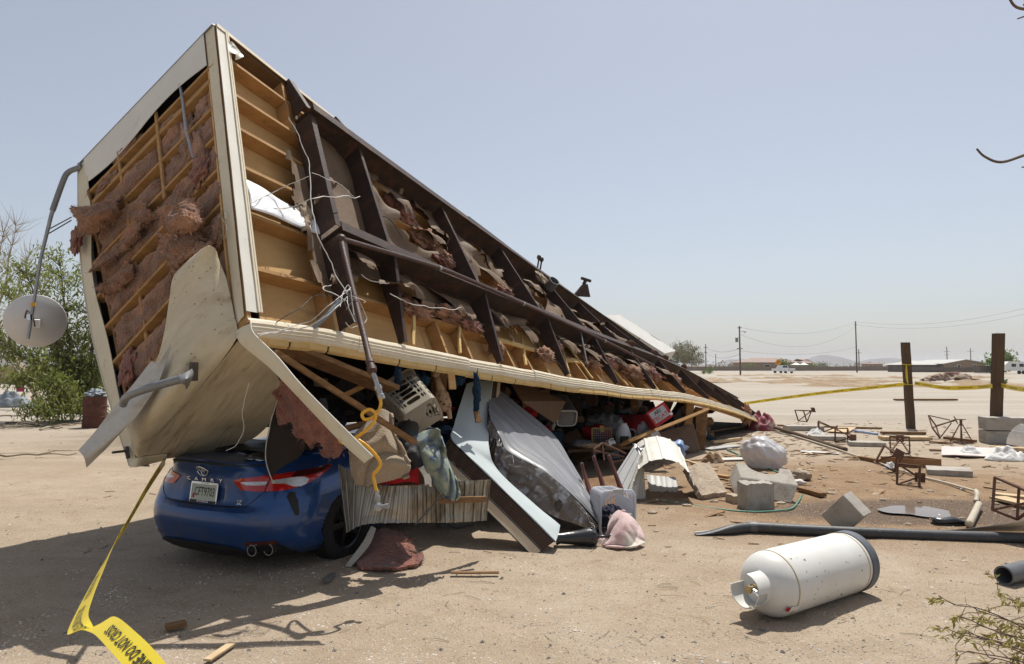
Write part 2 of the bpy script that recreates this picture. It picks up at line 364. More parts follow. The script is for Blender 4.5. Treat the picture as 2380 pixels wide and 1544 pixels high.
pm('post_wood', (.115, .072, .042), (.075, .046, .027), sc=6, rough=.9, bump=.5, bsc=40, stretch=(4, 4, .6), c3=(.19, .13, .085), sc3=3, t3=(.56, .75))
pm('pale_wood', (.55, .42, .26), (.44, .32, .19), sc=5, rough=.85, bump=.2, bsc=40, stretch=(1, 1, 1), c3=(.28, .19, .11), sc3=5, t3=(.58, .75))
pm('drawer', (.30, .165, .075), (.22, .115, .05), sc=4, rough=.6, bump=.15)
pm('pink_board', (.60, .52, .49), (.54, .46, .43), sc=4, rough=.6, bump=.1, c3=(.4, .32, .27), sc3=6, t3=(.6, .75))
pm('white_cloth', (.76, .755, .73), (.64, .63, .60), sc=9, rough=.9, bump=.6, bsc=20, bdist=.03)
pm('maroon', (.17, .02, .035), (.30, .08, .10), sc=5, rough=.6, bump=.4, c3=(.42, .33, .27), sc3=3, t3=(.50, .58))
pm('stucco', (.30, .215, .155), (.27, .19, .14), sc=2, rough=.9, bump=.1)
pm('roof_tile', (.34, .26, .225), (.29, .215, .185), sc=1.5, rough=.9, bump=.4, bsc=4, bdist=.1)
pm('metal_roof', (.46, .45, .42), (.40, .39, .36), sc=.6, rough=.6, bump=.05)
pm('dark_wall', (.15, .125, .105), (.12, .10, .085), sc=.6, rough=.9)
pm('block_wall', (.235, .19, .155), (.20, .16, .13), sc=.8, rough=.95, bump=.3, bsc=6, bdist=.05)
pm('tan_block', (.42, .32, .185), (.36, .27, .15), sc=1.5, rough=.95, bump=.3, bsc=12, c3=(.25, .18, .10), sc3=1.0, t3=(.5, .75))
pm('pole_wood', (.13, .10, .085), (.09, .07, .06), sc=2, rough=.9, bump=.2)
pm('window', (.03, .035, .04), rough=.15, bump=0)
pm('truck', (.74, .75, .76), (.68, .69, .70), rough=.3, bump=0, coat=.4)
pm('orange_sign', (.75, .30, .015), rough=.5, bump=0)
pm('hill', (.165, .15, .15), (.12, .11, .115), sc=.01, rough=1, bump=0)
pm('leaf', (.135, .16, .045), (.20, .205, .07), sc=1.1, rough=.6, bump=0, c3=(.23, .22, .085), sc3=.9, t3=(.55, .7), sss=0)
pm('leaf_bush', (.10, .155, .04), (.065, .11, .03), sc=1.0, rough=.7, bump=0)
pm('leaf_pale', (.25, .235, .15), (.18, .18, .09), sc=1.0, rough=.8, bump=0)
pm('leaf_near', (.21, .20, .045), (.29, .235, .06), sc=12, rough=.6, bump=0)
pm('bark', (.16, .115, .085), (.09, .066, .05), sc=6, rough=.95, bump=.6, bsc=20)
pm('twig_pale', (.38, .315, .23), (.26, .21, .15), sc=9, rough=.9, bump=.3)
pm('barrel', (.115, .045, .030), (.07, .03, .022), sc=4, rough=.85, bump=.4, c3=(.16, .075, .045), sc3=5, t3=(.5, .7))
pm('magenta', (.45, .02, .13), rough=.6, bump=.2)
pm('tarp_grey', (.23, .26, .29), (.16, .18, .20), sc=5, rough=.6, bump=.5, bsc=10, bdist=.03)
pm('gravel', (.52, .45, .36), (.26, .21, .165), sc=.8, rough=.9, bump=.2, c3=(.66, .61, .54), sc3=1.7, t3=(.5, .6))
pm('stone_dark', (.10, .095, .09), (.16, .145, .13), rough=.8, bump=.3)
pm('litter', (.34, .22, .12), (.15, .09, .05), sc=1.3, rough=.9, bump=.2, c3=(.62, .56, .46), sc3=2.1, t3=(.56, .62))
pm('gold', (.40, .29, .12), (.30, .2, .08), rough=.35, bump=.1, metal=.7)
pm('blue_plastic', (.06, .20, .48), (.5, .53, .58), sc=6, rough=.4, bump=.2)
pm('brass', (.45, .36, .2), rough=.35, metal=.8, bump=0)
pm('pipe_white', (.50, .45, .36), (.38, .33, .25), sc=6, rough=.6, bump=.3, c3=(.36, .29, .2), sc3=7, t3=(.55, .7))

def translucent(name, w, col):
    "thin plastic and cloth let some sunlight through"
    nt = MAT[name].node_tree; out = next(n for n in nt.nodes if n.type == 'OUTPUT_MATERIAL'); b = next(n for n in nt.nodes if n.type == 'BSDF_PRINCIPLED')
    t = nt.nodes.new('ShaderNodeBsdfTranslucent'); t.inputs['Color'].default_value = (*col, 1); m = nt.nodes.new('ShaderNodeMixShader'); m.inputs[0].default_value = w
    nt.links.new(b.outputs[0], m.inputs[1]); nt.links.new(t.outputs[0], m.inputs[2]); nt.links.new(m.outputs[0], out.inputs[0])
translucent('basket_grey', .45, (.75, .76, .82)); translucent('basket_tan', .3, (.55, .48, .36)); translucent('yellow_tape', .35, (.9, .7, .03)); translucent('leaf', .35, (.25, .30, .06)); translucent('leaf_near', .3, (.35, .3, .07))
translucent('sack', .25, (.8, .78, .78)); translucent('towel_pink', .15, (.8, .6, .58)); translucent('leaf_bush', .3, (.2, .28, .06))
# ------------------------------------------------------------------ ground
def gh(x, y):
    r = math.hypot(x, y)
    h = .022 * nz((x, y, 0), .55, 3) + .012 * nz((x * .5, y * 1.6, 0), 1.3, 33) + .007 * nz((x, y, 0), 2.3, 8) + .004 * nz((x, y, 0), 7.0, 18) * (1 if r < 30 else 0)
    if r < 14:
        for (ax_, ay, bx_, by_, cv) in ((-9, 8.6, 2.5, 3.1, .5), (-9, 10.3, 3.4, 3.9, .5), (2.0, 3.0, 9.0, 5.6, -.4), (1.0, 4.0, 9.0, 6.9, -.4)):
            L2 = (bx_ - ax_) ** 2 + (by_ - ay) ** 2; k = ((x - ax_) * (bx_ - ax_) + (y - ay) * (by_ - ay)) / L2
            if 0 < k < 1:
                dd = ((x - ax_) * (by_ - ay) - (y - ay) * (bx_ - ax_)) / math.sqrt(L2) + cv * math.sin(k * 3.14)
                if abs(dd) < .3: h += -.014 * math.exp(-(dd / .085) ** 2) * (.7 + .3 * math.sin(k * math.sqrt(L2) * 40)) + .009 * math.exp(-((abs(dd) - .16) / .05) ** 2)
    if y > 25:
        for (yc, w, a, sd) in ((41, 1.2, .13, 1), (62, 2.2, .34, 5), (68, 1.6, .42, 9), (84, 2.5, .30, 13), (104, 3, .35, 21)):
            wob = 5 * nz((x * .03, sd, 0), 1, sd); k = (y - yc - wob) / w
            if abs(k) < 3: h += a * math.exp(-k * k) * max(0, .55 + 1.1 * nz((x * .12, sd * 3, 0), 1, sd) + .5 * nz((x * .6, y * .6, 0), 1, sd))
    return h
def ground_mesh():
    rs = [0.0] + [1.0 * (14 / 1.0) ** (i / 130) for i in range(130)] + [14 * (7000 / 14) ** (i / 150) for i in range(151)]; na = 420
    ang = []
    for k in range(na):           # finer in front of the camera
        t = k / na; ang.append(2 * math.pi * (t - .115 * math.sin(2 * math.pi * t)))
    vs = [(0, 0, gh(0, 0))]; fs = []
    for r in rs[1:]:
        for a in ang: x, y = r * math.sin(a + math.pi * 0), r * math.cos(a); vs.append((x, y, gh(x, y)))
    for k in range(na): fs.append((0, 1 + (k + 1) % na, 1 + k))
    for i in range(len(rs) - 2):
        b = 1 + i * na
        for k in range(na): k2 = (k + 1) % na; fs.append((b + k, b + k2, b + na + k2, b + na + k))
    return vs, fs
def ground_mat():
    m = bpy.data.materials.new('sandy_ground'); m.use_nodes = True; nt = m.node_tree; nt.nodes.clear(); N = nt.nodes.new; L = nt.links.new
    out = N('ShaderNodeOutputMaterial'); b = N('ShaderNodeBsdfPrincipled'); L(b.outputs[0], out.inputs[0])
    b.inputs['Roughness'].default_value = .95; b.inputs['Specular IOR Level'].default_value = .15
    g = N('ShaderNodeNewGeometry'); pos = g.outputs['Position']
    def noi(s, d=6, r=.6, st=None):
        n = N('ShaderNodeTexNoise'); n.inputs['Scale'].default_value = s; n.inputs['Detail'].default_value = d; n.inputs['Roughness'].default_value = r
        if st:
            mp = N('ShaderNodeMapping'); mp.inputs['Scale'].default_value = st; L(pos, mp.inputs[0]); L(mp.outputs[0], n.inputs[0])
        else: L(pos, n.inputs[0])
        return n.outputs[0]
    def ramp(x, a, bb, c0=(0, 0, 0), c1=(1, 1, 1)):
        r = N('ShaderNodeValToRGB'); L(x, r.inputs[0]); e = r.color_ramp.elements
        e[0].position = a; e[1].position = bb; e[0].color = (*c0, 1); e[1].color = (*c1, 1); return r.outputs[0]
    def mix(f, a, c, t='MIX'):
        x = N('ShaderNodeMix'); x.data_type = 'RGBA'; x.blend_type = t
        if isinstance(f, float): x.inputs[0].default_value = f
        else: L(f, x.inputs[0])
        for s, i in ((a, 6), (c, 7)):
            if isinstance(s, tuple): x.inputs[i].default_value = (*s, 1)
            else: L(s, x.inputs[i])
        return x.outputs[2]
    def ell(cx, cy, rx, ry, soft, wob, ws=1.2):
        mp = N('ShaderNodeMapping'); mp.vector_type = 'POINT'; mp.inputs['Location'].default_value = (-cx / rx, -cy / ry, 0)
        mp.inputs['Scale'].default_value = (1 / rx, 1 / ry, 0); L(pos, mp.inputs[0])
        ln = N('ShaderNodeVectorMath'); ln.operation = 'LENGTH'; L(mp.outputs[0], ln.inputs[0])
        a = N('ShaderNodeMath'); a.operation = 'MULTIPLY_ADD'; L(noi(ws, 5), a.inputs[0]); a.inputs[1].default_value = wob; L(ln.outputs[1], a.inputs[2])
        r = N('ShaderNodeMapRange'); r.interpolation_type = 'SMOOTHSTEP'; L(a.outputs[0], r.inputs[0])
        r.inputs[1].default_value = 1 + wob * .5 - soft; r.inputs[2].default_value = 1 + wob * .5 + soft; r.inputs[3].default_value = 1; r.inputs[4].default_value = 0
        return r.outputs[0]
    base = mix(ramp(noi(.5, 6), .35, .65), (0.336, 0.263, 0.185), (0.399, 0.322, 0.240))
    base = mix(ramp(noi(3.2, 8, .7), .45, .75), base, (0.286, 0.216, 0.147))
    base = mix(ramp(noi(.16, 6, .65), .5, .66), base, (0.417, 0.346, 0.265))
    # streaks raked across the far yard
    base = mix(ramp(noi(1.0, 5, .7, (.05, .55, 1)), .52, .64), base, (0.313, 0.245, 0.174))
    far = N('ShaderNodeMapRange'); sep = N('ShaderNodeSeparateXYZ'); L(pos, sep.inputs[0]); L(sep.outputs[1], far.inputs[0])
    far.inputs[1].default_value = 13; far.inputs[2].default_value = 24
    base = mix(far.outputs[0], base, mix(ramp(noi(.35, 6, .65, (.12, 1, 1)), .4, .62), (0.397, 0.358, 0.305), (0.324, 0.284, 0.231)))
    # churned brown soil among the debris, damp soil round the puddle
    base = mix(ell(5.0, 9.6, 3.9, 3.0, .35, .9), base, mix(ramp(noi(2.6, 8, .7), .35, .65), (0.291, 0.196, 0.113), (0.204, 0.126, 0.070)))
    wet = ell(5.05, 8.3, 2.0, .75, .22, .8)
    base = mix(wet, base, (0.109, 0.071, 0.045))
    base = mix(ell(-7.0, 17, 3.5, 3.0, .4, .9), base, (0.209, 0.165, 0.113))
    # fine grit
    base = mix(ramp(noi(95, 2, .5), .60, .70), base, (0.505, 0.452, 0.383))
    base = mix(ramp(noi(70, 2, .5), .29, .38, (1, 1, 1), (0, 0, 0)), base, (0.148, 0.109, 0.078))
    L(base, b.inputs['Base Color'])
    rr = N('ShaderNodeMapRange'); L(wet, rr.inputs[0]); rr.inputs[3].default_value = .95; rr.inputs[4].default_value = .82; L(rr.outputs[0], b.inputs['Roughness'])
    h = N('ShaderNodeMath'); h.operation = 'MULTIPLY_ADD'; L(noi(26, 6, .7), h.inputs[0]); h.inputs[1].default_value = .5
    L(noi(2.4, 6, .6), h.inputs[2])
    h2 = N('ShaderNodeMath'); h2.operation = 'MULTIPLY_ADD'; L(noi(110, 3, .6), h2.inputs[0]); h2.inputs[1].default_value = .28; L(h.outputs[0], h2.inputs[2])
    bp = N('ShaderNodeBump'); bp.inputs['Strength'].default_value = .85; bp.inputs['Distance'].default_value = .035; L(h2.outputs[0], bp.inputs['Height']); L(bp.outputs[0], b.inputs['Normal'])
    return m
MAT['ground'] = ground_mat()
_v, _f = ground_mesh()
gm = MB().add(_v, _f).build('ground', 'ground', smooth=180); tag(gm, kind='structure')

# puddle (a shallow water sheet in the damp soil)
m = pm('water', (.20, .155, .12), (.15, .115, .09), sc=2, rough=.05, bump=.05, bsc=5, spec=.5)
pu = MB(); cs = [G(2015, 1186), G(2060, 1181), G(2130, 1183), G(2190, 1190), G(2215, 1200), G(2190, 1209), G(2135, 1204), G(2085, 1199), G(2040, 1193)]
loop = [cr(cs + cs[:1], i / 60) for i in range(60)]
cen = sum(loop, V((0, 0, 0))) / 60
pu.add([(p.x + .22 * nz(p, 1.6) + .10 * nz(p, 5), p.y + .10 * nz(p, 2.2, 4) + .05 * nz(p, 6, 4), .026) for p in loop] + [(cen.x, cen.y, .026)], [(i, (i + 1) % 60, 60) for i in range(60)])
tag(pu.build('puddle', 'water', smooth=180), kind='structure')

# ------------------------------------------------------------------ far hills
def hill(name, xs, top, depth, seed):
    b = MB(); n = 60; rows = 7
    x0 = P(xs[0], 850, depth).x; x1 = P(xs[-1], 850, depth).x
    def fn(u, v):
        x = lerp(x0, x1, u); px = CX + x / depth * F
        k = 0
        for i in range(len(xs) - 1):
            if xs[i] <= px <= xs[i + 1]: t = (px - xs[i]) / (xs[i + 1] - xs[i]); t = t * t * (3 - 2 * t) * .5 + t * .5; k = lerp(top[i], top[i + 1], t)
        hgt = (k) / F * depth
        w = math.sin(v * math.pi) ** .8
        return V((x + 10 * nz((u * 9, v * 9, seed)), depth + (v - .5) * 500, max(0, hgt + (2.5 * nz((u * 22, v * 3, seed)) if k > 1 else 0)) * w - 1.0))
    b.grid(fn, n, rows)
    tag(b.build(name, 'hill', smooth=180), kind='structure')
hill('hill', [1640, 1670, 1700, 1722, 1760, 1800], [0, 5, 16, 17, 6, 0], 2900, 1)
hill('hill', [1830, 1860, 1890, 1915, 1928, 1955, 1990, 2030], [0, 9, 18, 26.5, 24, 14, 6, 0], 2900, 5)
hill('hill', [1960, 2010, 2040, 2062, 2080, 2120, 2170], [0, 9, 18, 19.5, 17, 7, 0], 3100, 9)
hill('hill', [1540, 1600, 1660, 1700], [0, 4, 4, 0], 3200, 12)

# ------------------------------------------------------------------ low dirt banks across the yard
def bank(x0, x1, dist, h, w, seed):
    a, b = P(x0, 850, dist).x, P(x1, 850, dist).x; n = int((b - a) / .28)
    def fn(u, v):
        x = lerp(a, b, u); yw = dist + 4 * nz((x * .05, seed, 0), 1, seed); k = (2 * v - 1); e = max(0, .35 + .9 * nz((x * .16, seed * 2, 0), 1, seed) + .35 * nz((x * .7, seed, 0), 1, seed)) * min(1, u * 8, (1 - u) * 8)
        y = yw + k * w; z = h * e * max(0, 1 - k * k) ** 1.3 * (1 + .5 * nz((x * 1.6, y * 1.6, 0), 1, seed)) + .12 * max(0, nz((x * 2.2, y * 2.2, 0), 1, seed + 3)) * (1 - abs(k)) * (1 if e > .05 else 0)
        return V((x, y, gh(x, y) + z - .03))
    tag(MB().grid(fn, n, 12).build('dirt_bank', 'soil_bank', smooth=180), kind='structure')
bank(1600, 2120, 66, .62, 2.2, 3); bank(1700, 2060, 74, .5, 2.0, 7); bank(1620, 2380, 92, .55, 2.6, 11); bank(1830, 2400, 58, .5, 2.2, 17); bank(1640, 2000, 112, .5, 3, 23); bank(2080, 2420, 62, .75, 2.6, 29)
bank(-60, 260, 34, .12, 1.2, 37)
# ------------------------------------------------------------------ plants
def leaves(mb, c, n, spread, size, asp, rnd, droop=0.0, mi=0):
    for _ in range(n):
        p = c + V((rnd.gauss(0, spread), rnd.gauss(0, spread), rnd.gauss(0, spread * .8)))
        d = V((rnd.uniform(-1, 1), rnd.uniform(-1, 1), rnd.uniform(-1, .6) - droop)).normalized()
        u, w = perp(d); a = rnd.uniform(0, 6.28); w = u * math.cos(a) + w * math.sin(a)
        l = size * rnd.uniform(.6, 1.3); k = l * asp
        mb.add([p - d * l * .5, p + w * k, p + d * l * .5, p - w * k], [(0, 1, 2, 3)], mi)
def tree(name, label, base, limbs, lv, nl, spread, lsize, asp, lmat, seed, droop=.5, group=None, rad=.12, barkmat='bark', twigs=5, tl=.6, cat='tree'):
    "limbs: lists of points from the base; leaf clumps hang along the outer part of each limb and on its twigs"
    rnd = random.Random(seed); t = thing(name, label, cat, base, group)
    tr = MB(); cr_ = MB()
    for L_ in limbs:
        pts = spline(L_, 14); pts = [p + V((nz(p, 1.3, seed), nz(p, 1.3, seed + 5), nz(p, 1.3, seed + 9))) * .08 for p in pts]
        tr.tube(pts, [rad * (1 - .88 * i / 13) for i in range(14)], 7)
        for i in range(3, 14):
            for _ in range(twigs):
                d = (pts[min(i, 13)] - pts[i - 1]).normalized() + V((rnd.gauss(0, .7), rnd.gauss(0, .7), rnd.gauss(.1, .5)))
                d.normalize(); l = tl * rnd.uniform(.4, 1.3); e1 = pts[i] + d * l * .5; e2 = e1 + (d + V((rnd.gauss(0, .3), rnd.gauss(0, .3), -.35 * droop))).normalized() * l * .6
                tr.tube([pts[i], e1, e2], [rad * .12 + .004, rad * .07 + .003, .002], 4, cap=False)
                if lv and i >= lv:
                    for q in (e1, e2, (e1 + e2) / 2): leaves(cr_, q, max(1, int(nl * rnd.uniform(.3, 1.6))), spread, lsize, asp, rnd, droop)
    tr.build('trunk', barkmat, t, smooth=60)
    if cr_.v: cr_.build('crown', lmat, t)
    return t
def rp(x, y, d): return P(x, y, d)
B0 = G(200, 985) + V((0, 1.2, 0)); dT = B0.y
tree('willowy_tree', 'leafy green willow-like tree behind the rusty barrel and satellite dish', B0,
     [[B0, rp(190, 900, dT), rp(160, 780, dT), rp(140, 620, dT + .5)],
      [B0, rp(180, 880, dT), rp(120, 760, dT - .5), rp(60, 640, dT - .8)],
      [B0, rp(210, 900, dT), rp(215, 780, dT + .4), rp(205, 640, dT + .6)],
      [B0, rp(170, 930, dT), rp(90, 850, dT - 1), rp(-20, 790, dT - 1.2)],
      [B0, rp(185, 940, dT), rp(130, 900, dT - 1.2), rp(70, 880, dT - 1.6)],
      [B0, rp(215, 930, dT), rp(240, 850, dT + .2), rp(250, 740, dT + .6)],
      [B0, rp(150, 860, dT), rp(60, 720, dT + .8), rp(-60, 650, dT + 1)],
      [B0, rp(190, 950, dT - .3), rp(150, 935, dT - 1.2), rp(110, 950, dT - 1.8)]],
     3, 12, .17, .17, .14, 'leaf', 3, droop=.6, rad=.10, twigs=6, tl=.65)
B1 = G(-40, 975); d1 = B1.y + 6
tree('bare_tree', 'pale leafless tree with wispy twigs at the left edge', G(-30, 968) + V((0, 3, 0)),
     [[G(-30, 968) + V((0, 3, 0)), rp(0, 760, d1), rp(15, 640, d1), rp(35, 525, d1)],
      [G(-30, 968) + V((0, 3, 0)), rp(-20, 760, d1), rp(-5, 620, d1), rp(5, 540, d1)],
      [G(-30, 968) + V((0, 3, 0)), rp(20, 780, d1), rp(45, 680, d1), rp(70, 590, d1)],
      [G(-30, 968) + V((0, 3, 0)), rp(30, 800, d1), rp(62, 740, d1), rp(110, 660, d1)]],
     0, 0, .1, .1, .2, 'leaf', 11, droop=-.6, rad=.07, barkmat='twig_pale', twigs=9, tl=.9)
BT = G(1592, 868)
tree('desert_tree', 'round sparse pale-green tree beyond the far end of the wreck', BT,
     [[BT, rp(1590, 845, BT.y), rp(1590 + dx * .5, 845 - dy * .5, BT.y + dd * .5), rp(1590 + dx, 845 - dy, BT.y + dd)] for (dx, dy, dd) in
      ((-30, 22, 1), (-20, 34, -1), (-5, 40, 2), (10, 38, -2), (24, 30, 1), (33, 18, -1), (-34, 8, 0), (36, 4, 1), (0, 25, -4), (15, 18, 4), (-14, 20, 3))],
     7, 5, .35, .34, .30, 'leaf_pale', 23, droop=.1, rad=.22, barkmat='twig_pale', twigs=5, tl=1.3)
def bush(name, label, x, y, wpx, hpx, depth, mat, seed, group=None, n=420):
    rnd = random.Random(seed); c = P(x, y, depth); w = wpx / F * depth; h = hpx / F * depth; ls = min(w, h) * .13
    base = V((c.x, c.y, 0)); t = thing(name, label, 'bush', base, group); s_ = MB(); k_ = MB()
    for i in range(9):
        a = rnd.uniform(0, 6.28); e = base + V((math.cos(a) * w * .36 * rnd.random(), math.sin(a) * w * .3 * rnd.random(), h * rnd.uniform(.5, .95)))
        s_.tube([base, lerp(base, e, .5) + V((0, 0, h * .06)), e], [h * .02, h * .013, h * .005], 5, cap=False)
        leaves(k_, e, n // 9, w * .13, ls, .4, rnd)
        leaves(k_, lerp(base, e, .6), n // 12, w * .15, ls, .4, rnd)
    s_.build('stem', 'bark', t); k_.build('foliage', mat, t); return t
bush('bush', 'round green bush in front of the tan house, left of the yellow sign', 1745, 853, 38, 14, 226, 'leaf_bush', 41)
bush('bush', 'taller dark green bush right of the yellow sign', 1822, 850, 34, 24, 228, 'leaf_bush', 42)
bush('bush', 'low yellow-green bush right of the white pickup', 1860, 852, 30, 12, 228, 'leaf_bush', 43)
bush('bush', 'green bush at the right end of the tan house', 1892, 852, 34, 14, 227, 'leaf_bush', 44)
bush('bush', 'grey-green bush before the pointed hill', 1914, 850, 34, 18, 232, 'leaf_pale', 45)
bush('bush', 'small green bush by the bare ground left of the utility pole', 1650, 866, 24, 12, 140, 'leaf_bush', 46)
bush('bush', 'low green tuft beside the small green bush left of the utility pole', 1636, 868, 16, 9, 138, 'leaf_bush', 47)
bush('bush', 'large yellow-green bush behind the right-hand wooden post', 2315, 850, 72, 44, 150, 'leaf_bush', 48, n=900)
bush('bush', 'hazy grey-green bush between the far utility poles', 1700, 850, 40, 14, 300, 'leaf_pale', 49)
bush('bush', 'small dark bush on the dirt bank right of the tall wooden post', 2336, 884, 12, 14, 60, 'leaf_bush', 50, n=260)
for i, (x, w) in enumerate(((1560, 60), (1610, 60), (1655, 60), (1712, 50), (1955, 60), (2020, 50), (2090, 60), (2150, 40))):
    pass
# far scrub line: nobody could count it
sc_ = MB(); rnd = random.Random(77)
for i in range(420):
    d = rnd.uniform(320, 900); x = rnd.uniform(-.62, .78) * d; c = V((x, d, rnd.uniform(.4, 1.6)))
    leaves(sc_, c, 9, 1.3, 1.3, .5, rnd)
tag(sc_.build('scrub', 'leaf_pale'), 'hazy line of low desert scrub along the horizon', 'scrub', kind='stuff')

# ------------------------------------------------------------------ far buildings and walls
def wallrun(name, label, a, b, h, th, mat, n=1, cap=True, group=None):
    "block wall of panels and pilasters"
    t = thing(name, label, 'wall', (a + b) / 2, group); d = (b - a); L_ = d.length; d.normalize(); up = V((0, 0, 1)); s = d.cross(up)
    for i in range(n):
        p = a + d * (L_ * i / n + .2); q = a + d * (L_ * (i + 1) / n - .2)
        MB().obox((p + q) / 2 + up * (h / 2), (d, s, up), ((q - p).length / 2, th / 2, h / 2)).build('panel', mat, t)
    for i in range(n + 1):
        MB().obox(a + d * (L_ * i / n) + up * (h * .53), (d, s, up), (.2, th * .8, h * .53)).build('pilaster', mat, t)
    if cap: MB().obox((a + b) / 2 + up * (h + .03), (d, s, up), (L_ / 2, th * .65, .03)).build('cap', mat, t)
    return t
wallrun('block_wall', 'long low brown block wall in front of the tan house', P(1520, 862, 215), P(2105, 862, 205), 1.25, .2, 'block_wall', 14)
wallrun('garden_wall', 'tan block wall at the left edge behind the tree', V((-52, 62, 0)), V((-16, 57, 0)), 1.62, .22, 'tan_block', 9)
def house(name, label, x0, x1, depth, dpt, wallh, roofh, wm, rm, wins, hip=True):
    a = P(x0, 850, depth).x; b = P(x1, 850, depth).x; t = thing(name, label, 'house', ((a + b) / 2, depth, 0))
    w = MB(); w.box(a, b, depth, depth + dpt, 0, wallh); w.build('wall', wm, t)
    r = MB(); e = .6; h = roofh - wallh
    if hip:
        vs = [(a - e, depth - e, wallh), (b + e, depth - e, wallh), (b + e, depth + dpt + e, wallh), (a - e, depth + dpt + e, wallh),
              (a + dpt * .45, depth + dpt / 2, roofh), (b - dpt * .45, depth + dpt / 2, roofh),
              (a - e, depth - e, wallh - .2), (b + e, depth - e, wallh - .2), (b + e, depth + dpt + e, wallh - .2), (a - e, depth + dpt + e, wallh - .2)]
        r.add(vs, [(0, 1, 5, 4), (1, 2, 5), (2, 3, 4, 5), (3, 0, 4), (6, 7, 1, 0), (7, 8, 2, 1), (8, 9, 3, 2), (9, 6, 0, 3), (9, 8, 7, 6)])
    r.build('roof', rm, t)
    for (wx0, wx1, z0, z1) in wins:
        p = P(wx0, 850, depth).x; q = P(wx1, 850, depth).x
        f = MB().box(p, q, depth - .05, depth + .02, z0, z1).build('window', 'white_paint', t)
        MB().box(p + .12, q - .12, depth - .07, depth - .052, z0 + .12, z1 - .12).build('pane', 'window', f)
    return t
house('tan_house', 'long tan stucco house with brown hip tile roof behind the block wall', 1728, 1858, 240, 11, 2.9, 4.55, 'stucco', 'roof_tile', [(1739, 1746, 1, 2.2), (1776, 1790, 1, 2.2), (1800, 1806, 1, 2.2)])
house('house_wing', 'lower tan house wing with hip roof beside the pointed hill', 1862, 1890, 246, 9, 2.7, 4.2, 'stucco', 'roof_tile', [])
house('small_house', 'small brown flat-roofed house between the hills and the wooden post', 2022, 2052, 320, 8, 2.6, 3.3, 'stucco', 'roof_tile', [(2030, 2036, 1, 2)])
# white tents/canopies by the house
for (x, w, lab) in ((1850, 9, 'white shade canopy behind the pickup truck'), (1788 + 80, 7, 'smaller white shade canopy right of the pickup truck')):
    c = P(x, 846, 222); t = thing('canopy', lab, 'canopy', (c.x, c.y, 0)); hw = w / F * 222
    b = MB(); b.add([(c.x - hw, c.y - 1.5, 2.0), (c.x + hw, c.y - 1.5, 2.0), (c.x + hw, c.y + 1.5, 2.0), (c.x - hw, c.y + 1.5, 2.0), (c.x, c.y, 2.75)],
                    [(0, 1, 4), (1, 2, 4), (2, 3, 4), (3, 0, 4)]); b.build('canopy_top', 'white_paint', t)
    for sx in (-1, 1):
        for sy in (-1, 1): MB().bar(V((c.x + sx * hw * .95, c.y + sy * 1.4, 0)), V((c.x + sx * hw * .95, c.y + sy * 1.4, 2.0)), .08, .08).build('leg', 'galv', t)
# gabled ranch house on the right
def gable_house():
    d = 178; px = lambda x: P(x, 850, d).x
    t = thing('ranch_house', 'brown gabled house with pale metal roof right of the slimmer wooden post', 'house', (px(2215), d, 0))
    z = lambda y: CAMH + (HOR - y) / F * d
    a, pk, b = px(2195), px(2243), px(2292)
    w = MB(); w.poly([V((a, d, 0)), V((b, d, 0)), V((b, d, z(846))), V((pk, d, z(837.5))), V((a, d, z(847)))], (0, 16, 0)); w.build('gable_wall', 'stucco', t)
    r = MB()
    r.poly([V((a - .5, d - .6, z(847))), V((pk, d - .6, z(837))), V((pk, d - .6, z(835.5))), V((a - .8, d - .6, z(845.5)))], (0, 17, 0))
    r.poly([V((b + .5, d - .6, z(846))), V((pk, d - .6, z(837))), V((pk, d - .6, z(835.5))), V((b + .8, d - .6, z(844.5)))], (0, 17, 0)); r.build('gable_roof', 'metal_roof', t)
    s = MB(); a2 = px(2122); s.box(a2, a - .05, d + 2, d + 12, 0, z(848)); s.build('wing_wall', 'dark_wall', t)
    s = MB(); s.add([(a2 - .6, d + 1.4, z(848)), (a - .02, d + 1.4, z(848)), (a + 1, d + 8, z(838)), (a2 + 4, d + 8, z(838)), (a - .02, d + 14, z(848)), (a2 - .6, d + 14, z(848))],
                    [(0, 1, 2, 3), (3, 2, 4, 5), (0, 3, 5)]); s.build('wing_roof', 'metal_roof', t)
    for wx in (2225, 2262):
        f = MB().box(px(wx), px(wx + 7), d - .06, d + .02, .9, 2.0).build('window', 'white_paint', t)
        MB().box(px(wx + .8), px(wx + 6.2), d - .08, d - .062, 1.0, 1.9).build('pane', 'window', f)
gable_house()
# chain link / board fence in front of it
wallrun('yard_fence', 'grey weathered yard fence in front of the gabled house', P(2095, 862, 172), P(2300, 862, 160), .85, .06, 'dark_wall', 6, cap=False)
c = P(2312, 866, 150); t = thing('dumpster', 'dark trash dumpster between the two wooden posts', 'dumpster', (c.x, 150, 0))
b = MB(); b.poly([V((c.x - 3.2, 150, .15)), V((c.x + 1.8, 150, .15)), V((c.x + 2, 150, 1.6)), V((c.x - 3.4, 150, 1.6))], (0, 2, 0)); b.build('bin', 'dark_wall', t)
b = MB(); b.box(c.x - 3.5, c.x + 2.1, 149.9, 152.1, 1.62, 1.7); b.build('lid', 'black_trim', t)
